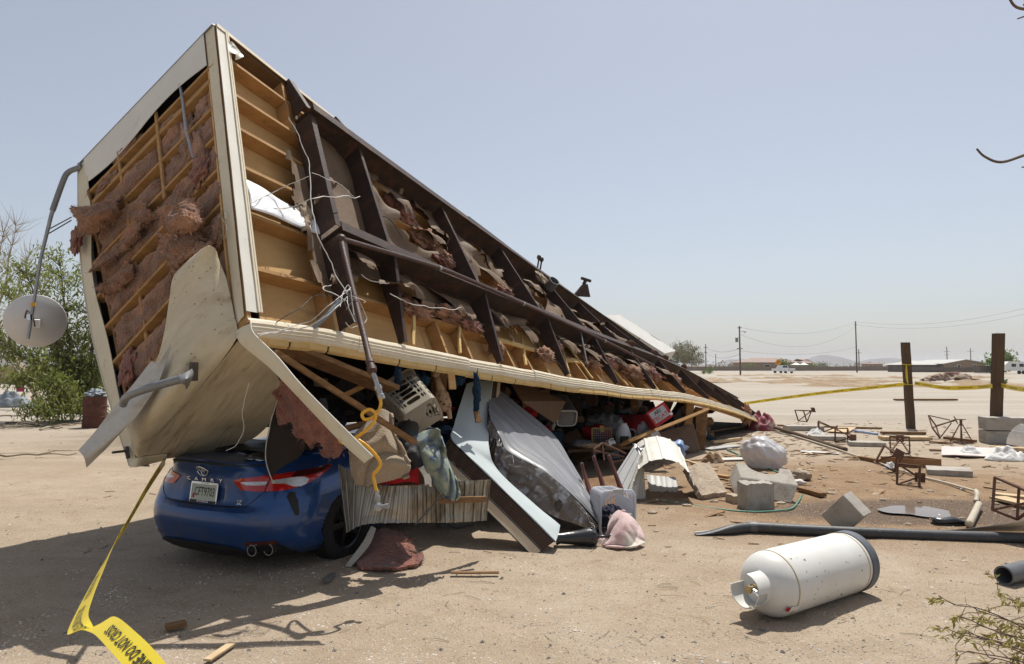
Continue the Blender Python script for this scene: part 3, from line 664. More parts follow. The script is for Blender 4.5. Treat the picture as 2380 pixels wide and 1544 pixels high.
# parked white trailer far right
d = 140; c = P(2365, 860, d); t = thing('travel_trailer', 'white travel trailer parked at the right edge in the distance', 'trailer', (c.x, d, 0))
b = MB(); b.poly([V((c.x - 2.4, d, .7)), V((c.x + 4, d, .7)), V((c.x + 4, d, 2.55)), V((c.x - 1.7, d, 2.6)), V((c.x - 2.5, d, 1.9))], (0, 2.3, 0)); b.build('body', 'white_paint', t)
for k in (0, 1.6): MB().box(c.x - 1.2 + k, c.x - .3 + k, d - .04, d - .01, 1.5, 2.1).build('window', 'window', t)
for k in (.4, 1.3): MB().lathe([(-.02, .36), (.22, .36)], V((c.x + k, d - .02, .36)), V((0, 1, 0)), 16).build('wheel', 'tyre', t)

# ------------------------------------------------------------------ utility poles and wires
def pole(label, x, ytop, ybase, depth, r=.15, arm=None, extra=None, group=None):
    b = G(x, ybase) if depth is None else P(x, 850, depth); b.z = 0; d = b.y; top = CAMH + (HOR - ytop) / F * d
    t = thing('utility_pole', label, 'utility pole', b, group); lean = -.006 * top
    MB().tube([b - V((0, 0, .3)), b + V((lean, 0, top))], [r, r * .7], 8).build('shaft', 'pole_wood', t)
    tp = b + V((lean, 0, top))
    for (dz, w) in (arm or []): MB().bar(tp + V((-w, 0, -dz)), tp + V((w, 0, -dz)), .12, .14).build('crossarm', 'pole_wood', t)
    return t, tp
t, tp1 = pole('leaning utility pole with transformer can and lamp, nearest the wreck', 1721, 758, 872, None, .17, [(.35, .35), (6.0 * .7, .5)])
MB().lathe([(0, .22), (.05, .27), (.85, .27), (.95, .1)], tp1 + V((-.55, -.1, -3.0)), V((0, 0, 1)), 14).build('transformer', 'grey_tube', t)
MB().tube([tp1 + V((0, 0, -1.1)), tp1 + V((.5, 0, -.95)), tp1 + V((.95, 0, -1.0))], .05, 6).build('lamp_arm', 'galv', t)
MB().lathe([(0, .05), (.05, .22), (.25, .25), (.3, .1)], tp1 + V((1.0, 0, -1.25)), V((0, 0, 1)), 12).build('lamp_head', 'galv', t)
t, tp2 = pole('tall bare utility pole right of the pointed hill', 1992, 747, 866, None, .20, [(.9, .35)])
t, tp3 = pole('smaller utility pole standing just behind the tall bare pole', 1997, 812, 862, 230, .18, [(1.2, .8)])
t, tp4 = pole('utility pole left of the transformer pole', 1641, 800, 862, 210, .18, [(1.0, .6), (2.6, .5)])
t, tp5 = pole('short dark pole between the desert tree and the transformer pole', 1664, 823, 862, 215, .14)
t, tp6 = pole('utility pole with crossarm above the ranch house roof, left one', 2202, 806, 860, 330, .24, [(2.4, 1.6), (4.0, 1.2)])
t, tp7 = pole('utility pole with crossarm above the ranch house roof, right one', 2257, 810, 860, 330, .24, [(1.4, 1.7)])
t, tp8 = pole('thin utility pole at the right edge above the white trailer', 2353, 828, 860, 330, .22, [(1.2, 1.0)])
def wirerun(a, b, sag, label, r=.018, mat='wire_dark', cat='power line', name='power_line', seg=16):
    pts = [lerp(a, b, i / seg) - V((0, 0, sag * 4 * (i / seg) * (1 - i / seg))) for i in range(seg + 1)]
    return tag(MB().tube(pts, r, 4, cap=False).build(name, mat), label, cat)
wirerun(tp1 - V((0, 0, .2)), tp2 - V((0, 0, .2)), 2.0, 'upper overhead power line between the transformer pole and the tall bare pole')
wirerun(tp1 - V((0, 0, 1.5)), tp2 - V((0, 0, 1.4)), 3.6, 'middle overhead power line between the transformer pole and the tall bare pole')
wirerun(tp1 - V((0, 0, 4.6)), tp2 - V((0, 0, 6.6)), 1.2, 'lowest overhead line between the transformer pole and the tall bare pole')
wirerun(tp1 - V((0, 0, 4.2)), tp4 - V((0, 0, 1.0)), 1.0, 'upper line from the transformer pole leftwards to the next pole', .03)
wirerun(tp1 - V((0, 0, 5.2)), tp4 - V((0, 0, 2.6)), 1.2, 'lower line from the transformer pole leftwards to the next pole', .03)
wirerun(tp4 - V((0, 0, 1.0)), P(1575, 826, 300), 1.5, 'line running left from the far pole behind the desert tree', .03)
wirerun(tp2 - V((0, 0, .1)), P(2480, 690, 130), 2.5, 'upper power line rising to the right edge of the sky')
wirerun(tp2 - V((0, 0, .9)), P(2480, 705, 130), 2.5, 'lower power line rising to the right edge of the sky')

# yellow diamond road sign
c = P(1809, 843, 205); t = thing('road_sign', 'yellow diamond road sign in front of the tan house', 'road sign', (c.x, c.y, 0)); s = 1.05
MB().poly([c + V((-s, 0, 0)), c + V((0, 0, -s)), c + V((s, 0, 0)), c + V((0, 0, s))], (0, .06, 0)).build('sign_plate', 'orange_sign', t)
ar = MB(); ar.box(c.x - .4, c.x - .22, c.y - .03, c.y - .005, c.z - .4, c.z + .3); ar.box(c.x - .22, c.x + .2, c.y - .03, c.y - .005, c.z + .12, c.z + .3)
ar.poly([c + V((.2, -.03, .45)), c + V((.5, -.03, .21)), c + V((.2, -.03, -.03))], (0, .025, 0)); ar.build('arrow', 'print', t)
MB().bar(V((c.x, c.y + .1, 0)), V((c.x, c.y + .1, c.z + .4)), .1, .1).build('sign_post', 'galv', t)

# white pickup
def pickup():
    c = G(1841, 868); t = thing('pickup_truck', 'white pickup truck driving away on the dirt road', 'pickup truck', (c.x, c.y, 0))
    a = R_(-20); f = V((math.sin(a), math.cos(a), 0)); r = V((math.cos(a), -math.sin(a), 0)); u = V((0, 0, 1)); M = lambda x, y, z: c + r * x + f * y + u * z
    def prof(pts, w, mat, name, inset=0):
        b = MB(); n = len(pts); vs = [M(-w, y, z) for (y, z) in pts] + [M(w, y, z) for (y, z) in pts]
        fs = [tuple(range(n)), tuple(range(2 * n - 1, n - 1, -1))] + [(i, i + n, (i + 1) % n + n, (i + 1) % n) for i in range(n)]
        b.add(vs, fs); return b.build(name, mat, t)
    prof([(0, .55), (0, 1.15), (2.0, 1.15), (2.0, 1.12), (5.4, 1.08), (5.5, .95), (5.5, .5), (.3, .45)], .98, 'truck', 'body')
    prof([(2.05, 1.14), (2.25, 1.78), (3.6, 1.8), (4.3, 1.1)], .86, 'truck', 'cab')
    b = MB(); b.add([M(-.72, 2.07, 1.26), M(.72, 2.07, 1.26), M(.66, 2.21, 1.70), M(-.66, 2.21, 1.70)], [(0, 1, 2, 3)]); b.build('rear_window', 'window', t)
    b = MB(); b.add([M(.875, 2.3, 1.25), M(.875, 4.0, 1.25), M(.87, 3.55, 1.7), M(.87, 2.4, 1.7)], [(0, 1, 2, 3)]); b.build('side_window', 'window', t)
    b = MB().obox(M(0, -.03, .85), (r, f, u), (.85, .02, .22)); b.build('tailgate', 'truck', t)
    b = MB().obox(M(0, -.12, .52), (r, f, u), (.95, .1, .1)); b.build('bumper', 'chrome', t)
    for s in (-1, 1):
        MB().obox(M(s * .9, -.04, .9), (r, f, u), (.06, .03, .18)).build('tail_light', 'lens_red', t)
        for y in (1.1, 4.5): MB().lathe([(-.12, .37), (-.1, .4), (.1, .4), (.12, .37)], M(s * .85, y, .4), r, 18).build('wheel', 'tyre', t)
pickup()
# ------------------------------------------------------------------ the overturned mobile home
def herm(sl, pts, s):
    s = min(max(s, sl[0]), sl[-1]); i = 0
    while i < len(sl) - 2 and s > sl[i + 1]: i += 1
    h = sl[i + 1] - sl[i]; t = (s - sl[i]) / h
    def tan(k):
        if k == 0: return (pts[1] - pts[0]) / (sl[1] - sl[0])
        if k == len(sl) - 1: return (pts[k] - pts[k - 1]) / (sl[k] - sl[k - 1])
        return (pts[k + 1] - pts[k - 1]) / (sl[k + 1] - sl[k - 1])
    m0, m1 = tan(i) * h, tan(i + 1) * h; t2, t3 = t * t, t ** 3
    return pts[i] * (2 * t3 - 3 * t2 + 1) + m0 * (t3 - 2 * t2 + t) + pts[i + 1] * (-2 * t3 + 3 * t2) + m1 * (t3 - t2)
SB = [0, .05, .1, .2, .3, .4, .6, .8, 1.0]
bx = [572, 781, 941, 1175, 1335, 1452, 1611, 1716, 1784]; by = [752, 782, 815, 858, 886, 904, 925, 957, 987]
BP = [P(x, y, (5.9 + 17.1 * s) * .875) for s, x, y in zip(SB, bx, by)]
ST = [0, .2, .4, .6, .8, 1.0]
tx = [500, 974, 1216, 1366, 1467, 1545]; ty = [60, 437, 628, 743, 816, 860]
TP = [P(x, y, 6.56 + (21.9 - 6.56) * s) for s, x, y in zip(ST, tx, ty)]
def Pb(s): return herm(SB, BP, s)
def Pt(s): return herm(ST, TP, s)
def Nf(s):
    e = .01; a = max(0, s - e); b = min(1, s + e)
    l = lerp(Pb(b), Pt(b), .5) - lerp(Pb(a), Pt(a), .5); return l.cross(Pt(s) - Pb(s)).normalized()
def R(s, t, d=0.0): return lerp(Pb(s), Pt(s), t) + Nf(s) * d
def Lv(s): return (R(min(1, s + .01), .5) - R(max(0, s - .01), .5)).normalized()
def Uv(s): return (Pt(s) - Pb(s)).normalized()
A_, D_ = Pt(0), Pb(0)
B_ = P(185, 388, 7.4); C_ = P(305, 1083, 6.2)
NW = (A_ - D_).cross(C_ - D_).normalized()
if NW.dot(-Lv(0)) < 0: NW = -NW
def EW(t, k, o=0.0):
    p = lerp(lerp(D_, A_, t), lerp(C_, B_, t), k)
    return p + V((-.15, .0, -.02)) * (math.sin(math.pi * min(max(t, 0), 1)) * max(0, k) ** 2) + NW * o
def proj(p):
    r = p - CAMP; f = r.y * _c + r.z * _s; return CX + F * r.x / f, CY - F * (r.z * _c - r.y * _s) / f
def PW(x, y, o=0.0):
    "point of the end wall (lifted by o) that is seen at (x, y)"
    t, k = .5, .5
    for _ in range(14):
        a = proj(EW(t, k, o)); e = .001; bt = proj(EW(t + e, k, o)); bk = proj(EW(t, k + e, o))
        j11, j21, j12, j22 = (bt[0] - a[0]) / e, (bt[1] - a[1]) / e, (bk[0] - a[0]) / e, (bk[1] - a[1]) / e; det = j11 * j22 - j12 * j21
        if abs(det) < 1e-6: break
        dx, dy = x - a[0], y - a[1]; t += max(-.3, min(.3, (dx * j22 - dy * j12) / det)); k += max(-.3, min(.3, (dy * j11 - dx * j21) / det))
    return EW(t, k, o)
LEN = sum((R((i + 1) / 20, .5) - R(i / 20, .5)).length for i in range(20))
print('trailer len', LEN, 'width', (A_ - D_).length, (Pt(1) - Pb(1)).length, 'wall', (B_ - A_).length, (C_ - D_).length, 'C', C_, 'B', B_)
MH = thing('mobile_home', 'overturned mobile home showing its steel underframe, thrown onto a blue sedan', 'mobile home', (R(.5, .5).x, R(.5, .5).y, 0))

def tfor(y, s=0.0, d=-.07):
    a, b = 0.0, 1.0
    for _ in range(40):
        m = (a + b) / 2; p = R(s, m, d); r = p - CAMP
        yy = CY - F * (r.z * _c - r.y * _s) / (r.y * _c + r.z * _s)
        if yy > y: a = m
        else: b = m
    return (a + b) / 2
JT = [tfor(y, .004) for y in (137, 217, 297, 388, 500, 628)]
print('joist t', [round(t, 3) for t in JT])
# subfloor panels
NP = 15
for i in range(NP):
    a, b = i / NP + .0002, (i + 1) / NP - .0004
    MB().grid(lambda u, v: R(lerp(a, b, u), .004 + .992 * v, -.15 + .004 * nz((u, v, i), 3)), 3, 6, th=.02).build('floor_panel', 'ply', MH)
# joists, in lengths
for j, t in enumerate(JT):
    for (a, b) in ((0.004, .27), (.271, .52), (.521, .76), (.761, .995)):
        mb = MB(); n = 8; dt = .019 / 3.6
        vs = []
        for i in range(n + 1):
            s = lerp(a, b, i / n)
            for (q, d) in ((t - dt, -.148), (t + dt, -.148), (t + dt, -.004), (t - dt, -.004)): vs.append(R(s, q, d))
        fs = [(i * 4 + k, i * 4 + (k + 1) % 4, (i + 1) * 4 + (k + 1) % 4, (i + 1) * 4 + k) for i in range(n) for k in range(4)] + [(3, 2, 1, 0), (n * 4, n * 4 + 1, n * 4 + 2, n * 4 + 3)]
        mb.add(vs, fs).build('floor_joist', 'lumber', MH)
# blocking boards and rim boards
for (s, t0, t1) in ((.050, JT[0] + .01, .985), (.050, JT[1] + .01, JT[0] - .01), (.052, JT[5] + .01, JT[4] - .01), (.05, .02, JT[5] - .01), (.14, .02, JT[5] - .01), (.165, .02, JT[5] - .01),
                    (.215, .02, JT[5] - .01), (.24, .02, JT[5] - .01), (.265, .02, JT[5] - .01), (.33, .02, JT[5] - .01), (.36, .02, JT[5] - .01), (.43, .02, JT[5] - .01), (.47, .02, JT[5] - .01), (.55, .02, JT[5] - .01)):
    MB().bar(R(s, t0, -.075), R(s, t1, -.075), .038, .14, Nf(s)).build('blocking', 'lumber', MH)
def strip(fa, fb_, n, th, mat, name, smooth=None, keep=None):
    "a skin between two curves"
    return MB().grid(lambda u, v: lerp(fa(u), fb_(u), v), n, 1, keep, th=th).build(name, mat, MH, smooth)
for (tt, sg) in ((.994, 1), (.006, -1)):
    for i in range(6):
        a, b = i / 6 + .001, (i + 1) / 6 - .001
        mb = MB(); mb.grid(lambda u, v: R(lerp(a, b, u), tt + sg * .004, lerp(-.15, .01, v)), 6, 1, th=.035); mb.build('rim_board', 'lumber', MH)
MB().bar(R(.0016, 0, -.07), R(.0016, 1, -.07), .038, .15, Nf(0)).build('end_board', 'lumber', MH)
MB().bar(R(1, 0, -.07), R(1, 1, -.07), .038, .16, Nf(1)).build('end_board', 'lumber', MH)

# steel frame: two main beams and the cross members with tapered outriggers
TB = (.315, .80)
def ibeam(name, f, n, w, h, tf, tw, mat='steel'):
    "f(u) -> (origin, across, out) ; h along out"
    mb = MB(); vs = []; sec = [(-w, 0), (w, 0), (w, tf), (tw, tf), (tw, h - tf), (w, h - tf), (w, h), (-w, h), (-w, h - tf), (-tw, h - tf), (-tw, tf), (-w, tf)]
    for i in range(n + 1):
        o, ac, ou = f(i / n)
        for (x, y) in sec: vs.append(o + ac * x + ou * y)
    m = 12; fs = [(i * m + k, i * m + (k + 1) % m, (i + 1) * m + (k + 1) % m, (i + 1) * m + k) for i in range(n) for k in range(m)]
    fs += [tuple(range(m - 1, -1, -1)), tuple(range(n * m, n * m + m))]
    return mb.add(vs, fs).build(name, mat, MH)
for t in TB:
    ibeam('main_beam', lambda u: (R(lerp(.052, 1.0, u), t, .025), Uv(lerp(.052, 1, u)), Nf(lerp(.052, 1, u))), 40, .055, .28, .012, .006)
SK = [.052, .095, .19, .285, .38, .475, .57, .66, .75, .835, .915, .985]
def outrigger(s, t0, t1, h0, h1, heavy=False):
    "web plate with a lip along its outer edge, tapering from h0 to h1"
    mb = MB(); l = Lv(s); w = .004; lip = .05 if not heavy else .075
    a0, a1 = R(s, t0, .02), R(s, t1, .02); b0, b1 = R(s, t0, .02 + h0), R(s, t1, .02 + h1)
    mb.poly([a0 - l * w, a1 - l * w, b1 - l * w, b0 - l * w], l * 2 * w)
    n = Nf(s)
    mb.poly([b0 - l * w, b1 - l * w, b1 - l * w - n * .006, b0 - l * w - n * .006], l * lip)
    mb.poly([a0 - l * w, a1 - l * w, a1 - l * w + n * .006, a0 - l * w + n * .006], l * lip * .8)
    return mb
for i, s in enumerate(SK):
    hv = i == 0
    outrigger(s, .012, TB[0] - .018, .07 if not hv else .17, .24 if not hv else .25, hv).build('outrigger', 'steel', MH)
    outrigger(s, .99, TB[1] + .018, .05, .22 if not hv else .20, hv).build('outrigger', 'steel', MH)
    outrigger(s, TB[0] + .018, TB[1] - .018, .22, .22, hv).build('cross_member', 'steel', MH)

# belly membrane: torn brown sheets between the beams
def belly(name, s0, s1, t0, t1, holes, seed, d=.012, nu=None, sag=.03, bias=0.0):
    nu = nu or max(20, int((s1 - s0) * LEN / .055)); nv = max(12, int((t1 - t0) * 3.6 / .055))
    def pt(u, v): return lerp(s0, s1, u), lerp(t0, t1, v)
    def fn(u, v):
        s, t = pt(u, v); q = V((s * LEN, t * 3.6, seed))
        f = max(0, nz(q, .9, seed)) * sag * 1.6 + .012 * nz(q, 3.0, seed + 3) + .02 * abs(nz(q, 1.7, seed + 8))
        for (hs, ht, rs, rt) in holes:
            e = math.hypot((s - hs) / rs, (t - ht) / rt); f += .11 * math.exp(-((e - 1.05) / .28) ** 2) * (.5 + nz(q, 2.2, seed + 20))
        return R(s, t, d + max(-.006, f))
    def keep(u, v):
        s, t = pt(u, v); q = V((s * LEN, t * 3.6, seed)); w = .28 * nz(q, 3.0, seed) + .22 * nz(q, 8, seed + 2)
        for (hs, ht, rs, rt) in holes:
            if math.hypot((s - hs) / rs, (t - ht) / rt) + w < 1: return False
        e = min(u, 1 - u) * (s1 - s0) * LEN; e2 = min(v, 1 - v) * (t1 - t0) * 3.6
        return min(e, e2) > .07 * (nz(q, 4, seed + 6) + .35)
    return MB().grid(fn, nu, nv, keep, th=.003).build(name, 'belly', MH, smooth=50)
belly('belly_sheet', .054, .60, TB[0] + .0, TB[1], [(.145, .68, .034, .11), (.170, .55, .045, .07), (.185, .46, .025, .04), (.245, .68, .02, .07), (.27, .47, .045, .07), (.30, .60, .02, .08), (.335, .40, .035, .08), (.35, .66, .02, .06), (.42, .50, .045, .12), (.5, .45, .04, .14), (.56, .6, .03, .12)], 3, sag=.075)
belly('belly_sheet', .60, .99, TB[0], TB[1], [(.70, .5, .04, .15), (.86, .45, .05, .12)], 9)
belly('belly_sheet', .058, .30, .10, TB[0], [(.075, .12, .030, .085), (.125, .10, .055, .085), (.205, .085, .07, .09), (.265, .15, .045, .12)], 15, sag=.05)
belly('belly_sheet', .30, .62, .10, TB[0], [(.335, .13, .04, .10), (.40, .12, .055, .14), (.47, .16, .05, .12), (.55, .12, .06, .12)], 21, sag=.05)
belly('belly_sheet', .08, .70, TB[1], .965, [(.13, .95, .06, .055), (.25, .95, .05, .06), (.40, .93, .08, .05), (.17, .87, .02, .05), (.33, .86, .03, .05)], 27, sag=.03)
belly('belly_sheet', .030, .062, .42, .62, [(.028, .5, .012, .2)], 33, nu=18, sag=.10)
belly('belly_sheet', .034, .060, .12, .36, [(.030, .24, .010, .22)], 39, nu=18, sag=.12)
# torn strips hanging loose from the belly sheets
def rag(s0, t0, ds, dt, d1, seed, w=.12):
    "a strip torn free at one end: starts on the frame, curls away from it and hangs"
    a = R(s0, t0, .02); b = R(s0 + ds, t0 + dt, .05 + d1 * .5); c = R(s0 + ds * 1.6, t0 + dt * 1.7, d1) + V((0, 0, -.06)); l = Lv(s0)
    ctrl = [[a - l * w, a, a + l * w * .8], [b - l * w * .8, b + Nf(s0) * .03, b + l * w], [c - l * w * .5, c, c + l * w * .45]]
    return MB().sheet(ctrl, 22, 14, .003, .05, 5, seed, keep=lambda u, v: u < .82 + .25 * nz((v * 6, u * 3, seed), 1, seed) and .06 + .1 * nz((u * 7, 0, seed)) < v).build('torn_strip', 'belly', MH, smooth=60)
for i, (s0, t0, ds, dt, d1, w) in enumerate(((.066, .33, .004, -.06, .26, .16), (.105, .31, .006, -.07, .2, .22), (.155, .30, .006, -.08, .18, .26), (.205, .31, .006, -.08, .2, .2), (.25, .30, .0, -.09, .16, .24), (.31, .30, .006, -.09, .2, .26), (.35, .29, .01, -.1, .2, .3), (.41, .30, .01, -.1, .2, .34), (.47, .3, .01, -.1, .22, .34), (.54, .3, .01, -.1, .22, .4),
                                         (.135, .78, .006, -.08, .16, .16), (.16, .62, .008, -.05, .18, .2), (.23, .60, .01, -.08, .2, .22), (.29, .52, .01, -.06, .2, .22), (.33, .74, .01, -.08, .2, .25), (.43, .62, .01, -.1, .2, .3), (.075, .62, -.012, -.05, .10, .10), (.07, .52, -.014, -.05, .12, .10), (.066, .25, -.012, -.06, .14, .10))):
    rag(s0, t0, ds, dt, d1, i * 3.7 + 2, w)
for i, (s0, t0, d0) in enumerate(((.098, .62, .1), (.2, .74, .1), (.29, .44, .1), (.39, .7, .1), (.27, .2, .05), (.36, .25, .05), (.44, .22, .05))):
    a = R(s0, t0, d0); MB().tube(spline([a, a + V((.12, -.1, -.25)), a + V((.3, -.05, -.32)), a + V((.42, .1, -.5 - .1 * (i % 3)))], 16), .006, 5).build('loose_wire', 'wire' if i % 2 else 'wire_dark', MH)
for i, (s0, t0, s1, t1, w) in enumerate(((.155, .04, .17, .24, .04), (.235, .05, .25, .22, .05), (.30, .03, .315, .2, .04), (.345, .05, .335, .26, .05), (.42, .04, .41, .25, .05), (.5, .03, .52, .24, .05), (.19, .16, .28, .13, .06), (.31, .14, .40, .17, .06), (.11, .03, .118, .17, .04))):
    MB().rbox((R(s0, t0, -.02) + R(s1, t1, .03)) * .5, ((R(s1, t1, .03) - R(s0, t0, -.02)).normalized(), Lv(s0) if abs(s1 - s0) < .05 else Uv(s0), Nf(s0)), ((R(s1, t1, .03) - R(s0, t0, -.02)).length / 2, w / 2, .012), (8, 2, 1), .012, 6, i).build('broken_lath', 'wood_edge', MH)
# insulation showing through the tears
def tuft(s, t, d, rad, seed, mat='pink', name='insulation_tuft', sub=4, amp=.75):
    n, l, u = Nf(s), Lv(s), Uv(s)
    return MB().blob(R(s, t, d), rad, sub, amp, 2.6, seed, ax=(l, u, n)).build(name, mat, MH, smooth=180)
for i, (s, t, d, rad) in enumerate(((.150, .70, -.02, (.26, .20, .07)), (.168, .60, -.01, (.22, .16, .07)), (.185, .52, .02, (.28, .10, .08)), (.178, .495, .03, (.2, .07, .06)), (.12, .17, .03, (.24, .09, .07)), (.155, .19, .045, (.34, .075, .08)),
        (.175, .165, .05, (.22, .06, .06)), (.20, .10, .0, (.11, .09, .08)), (.115, .24, .03, (.10, .12, .06)), (.265, .49, .02, (.20, .08, .07)), (.335, .41, .03, (.2, .08, .08)), (.27, .12, .03, (.2, .09, .08)),
        (.40, .18, .05, (.42, .10, .10)), (.36, .15, .03, (.22, .10, .09)), (.46, .15, .05, (.5, .12, .10)), (.52, .17, .05, (.4, .1, .1)), (.42, .5, .03, (.3, .16, .09)), (.215, .965, .03, (.5, .03, .04)), (.10, .962, .03, (.5, .02, .03)),
        (.300, .20, .03, (.15, .08, .09)), (.60, .2, .05, (.5, .1, .1)))):
    tuft(s, t, d, rad, i * 3.1, 'pink' if i % 3 else 'pink_dark')
# white foil-faced board wedged between two joists
fo = MB(); tA, tB = JT[4], JT[3]
fo.grid(lambda u, v: R(lerp(.0085, .0535 if v < .55 else lerp(.0535, .047, (v - .55) / .45), u), lerp(tA + .010, tB - .040 - .03 * u, v), lerp(.035, -.01, v * v) + .012 * nz((u * 3, v * 3, 2)) + .012 * math.sin(u * 7)), 24, 12, th=.008)
fo.build('foil_board', 'foil', MH, smooth=180)
tuft(.047, lerp(tA, tB, .45), -.03, (.09, .17, .06), 77, 'sherpa', 'insulation_tuft')

# bottom rim: ridged siding edge with the yellow wood edge under it
W0 = 3.6
def prof_strip(name, prof, s0, s1, n, mat, seed, smooth=25, th=.004, wob=.012):
    def fn(u, v):
        s = lerp(s0, s1, u); i = v * (len(prof) - 1); k = min(int(i), len(prof) - 2); f = i - k
        m_, d_ = lerp(prof[k][0], prof[k + 1][0], f), lerp(prof[k][1], prof[k + 1][1], f)
        q = (s * LEN, v * .3, seed); b = wob * nz(q, .9, seed) + wob * .35 * nz(q, 3.5, seed)
        return Pb(s) + Uv(s) * (m_ + b) + Nf(s) * (d_ + b * .8)
    return MB().grid(fn, n, len(prof) - 1, th=th).build(name, mat, MH, smooth)
ridges = [(.035, .022), (.012, .030), (.008, .042), (-.018, .046), (-.024, .034), (-.046, .038), (-.052, .026), (-.072, .028), (-.078, .014), (-.098, .012), (-.106, -.004), (-.118, -.010)]
wood = [(-.100, -.012), (-.122, -.018), (-.150, -.030), (-.158, -.052)]
for i, (a, b) in enumerate(((.0, .066), (.063, .155), (.153, .235), (.233, .302), (.300, .46), (.458, .60), (.598, .74), (.738, .86), (.858, .985))):
    off = .006 if i % 2 else 0
    prof_strip('siding_strip', [(x, y + off) for x, y in ridges], a, b, max(8, int((b - a) * 160)), 'siding_edge', i * 5.0)
    k = 3 if (b - a) < .1 else 6
    for j in range(k):
        a2, b2 = lerp(a, b, j / k) + .0006, lerp(a, b, (j + 1) / k) - .0006
        prof_strip('wood_lath', wood, a2, b2, 5, 'wood_edge', i * 5.0, th=.012, wob=.012)
# top rim trim
MB().grid(lambda u, v: Pt(u) + Uv(u) * (.004 + .002 * nz((u * 30, 0, 0))) + Nf(u) * lerp(-.12, .03, v), 60, 1, th=.006).build('top_trim', 'white_sheet', MH)
MB().grid(lambda u, v: Pt(u) + Uv(u) * lerp(-.035, .012, v) + Nf(u) * .03, 60, 1, th=.006).build('top_trim', 'siding_edge', MH)

# end wall -------------------------------------------------------------
# corner trim along the floor edge: one facet on the floor side, one on the end wall side
MB().grid(lambda u, v: R(lerp(-.0005, .0058, v), lerp(.03, 1.004, u), .014 + .004 * nz((u * 8, v, 0))), 30, 3, th=.005).build('corner_trim', 'white_sheet', MH, smooth=30)
for (o, mt) in ((.0056, 'siding_edge'), (.0068, 'cream_trim')):
    MB().grid(lambda u, v: R(o + lerp(0, .0009, v), lerp(.03, .998, u), .022), 30, 1, th=.012).build('trim_bead', mt, MH)
MB().grid(lambda u, v: EW(lerp(.02, 1.004, u), lerp(.002, .058, v), .012 + .003 * nz((u * 9, v, 4))), 30, 2, th=.005).build('corner_trim', 'cream_trim', MH, smooth=30)
# crumpled scrap at the top of the corner
MB().sheet([[R(.006, .955, .03), R(.009, .955, .06), R(.012, .952, .03)], [R(.006, .93, .03), R(.012, .935, .05), R(.016, .925, .06)], [R(.006, .91, .03), R(.009, .905, .07), R(.011, .90, .02)]], 8, 8, .003, .03, 14, 3).build('torn_scrap', 'white_sheet', MH)
# white metal panel under the upper edge
MB().grid(lambda u, v: EW(lerp(.905 - .035 * (1 - u) + .012 * math.sin(u * 6.5), 1.0, v), lerp(.062, .945, u), .022 + .02 * math.sin(u * 5) * (1 - v) + .004 * nz((u * 5, v * 2, 1))), 26, 6, th=.004).build('wall_panel', 'white_sheet', MH, smooth=60)
MB().grid(lambda u, v: EW(1.0, lerp(.0, 1.0, u), lerp(-.1, .03, v)) + V((0, 0, .006)), 12, 1, th=.006).build('edge_strip', 'grey_tube', MH)
# roof-side trim
MB().grid(lambda u, v: EW(lerp(-.005, 1.0, u), lerp(.925, 1.0, v) + .012 * math.sin(u * 14) * (1 - v), .012), 40, 3, th=.006).build('corner_trim', 'cream_trim', MH, smooth=30)
MB().grid(lambda u, v: EW(lerp(0, 1.0, u), 1.003, lerp(.02, -.16, v)), 40, 1, th=.006).build('corner_trim', 'white_sheet', MH, smooth=30)
# inner panelling, studs, strapping, insulation
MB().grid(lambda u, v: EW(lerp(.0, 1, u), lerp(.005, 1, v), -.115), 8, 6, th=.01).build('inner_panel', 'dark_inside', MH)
STT = [.055, .165, .275, .385, .495, .605, .71, .815]
for t in STT:
    w = .017 if t < .8 else .03
    mb = MB(); mb.bar(EW(t, .03, -.048), EW(t, .96, -.048), w * 2 * 1.0, .10, NW); mb.build('stud', 'lumber', MH)
MB().bar(EW(.86, .03, -.05), EW(.86, .96, -.05), .036, .12, NW).build('stud', 'lumber', MH)
for (k, a, b, mt) in ((.70, .0, .90, 'lumber'), (.42, .58, .90, 'lumber'), (.925, .0, .87, 'lumber_old')):
    MB().bar(EW(a, k, .010), EW(b, k, .010), .045, .018, NW).build('strapping', mt, MH)
MB().tube([EW(.90, .235, .03), EW(.82, .235, .02), EW(.70, .215, .05), EW(.60, .20, .03)], .014, 6).build('metal_strap', 'galv', MH)
rnd = random.Random(5)
edges = [.0] + STT[:-1]
for i in range(len(STT)):
    t0 = (STT[i - 1] if i else .0) + .012; t1 = STT[i] - .012
    if i == len(STT) - 1: k0 = .30
    else: k0 = .05
    for (ka, kb) in ((k0, .46), (.465, .905)):
        if ka >= kb: continue
        def fn(u, v, t0=t0, t1=t1, ka=ka, kb=kb, i=i):
            t, k = lerp(t0, t1, u), lerp(ka, kb, v); q = EW(t, k); e = min(u, 1 - u, v * 2, (1 - v) * 2)
            return EW(t, k, -.045 + .045 * min(1, e * 7) + .035 * fb(q, 2.6, 4, i) + .028 * fb(q, 9, 4, i))
        MB().grid(fn, 16, 30, th=.03).build('insulation_batt', 'pink', MH, smooth=180)
def wtuft(x, y, o, rad, seed, mat='pink', sub=4, amp=.6, ax=None, sc=2.4):
    u = (A_ - D_).normalized(); k = (B_ - A_).normalized()
    return MB().blob(PW(x, y, o - .035), (rad[0], rad[1], rad[2] * .7), sub, amp, sc, seed, ax=ax or (k, u, NW)).build('insulation_tuft', mat, MH, smooth=180)
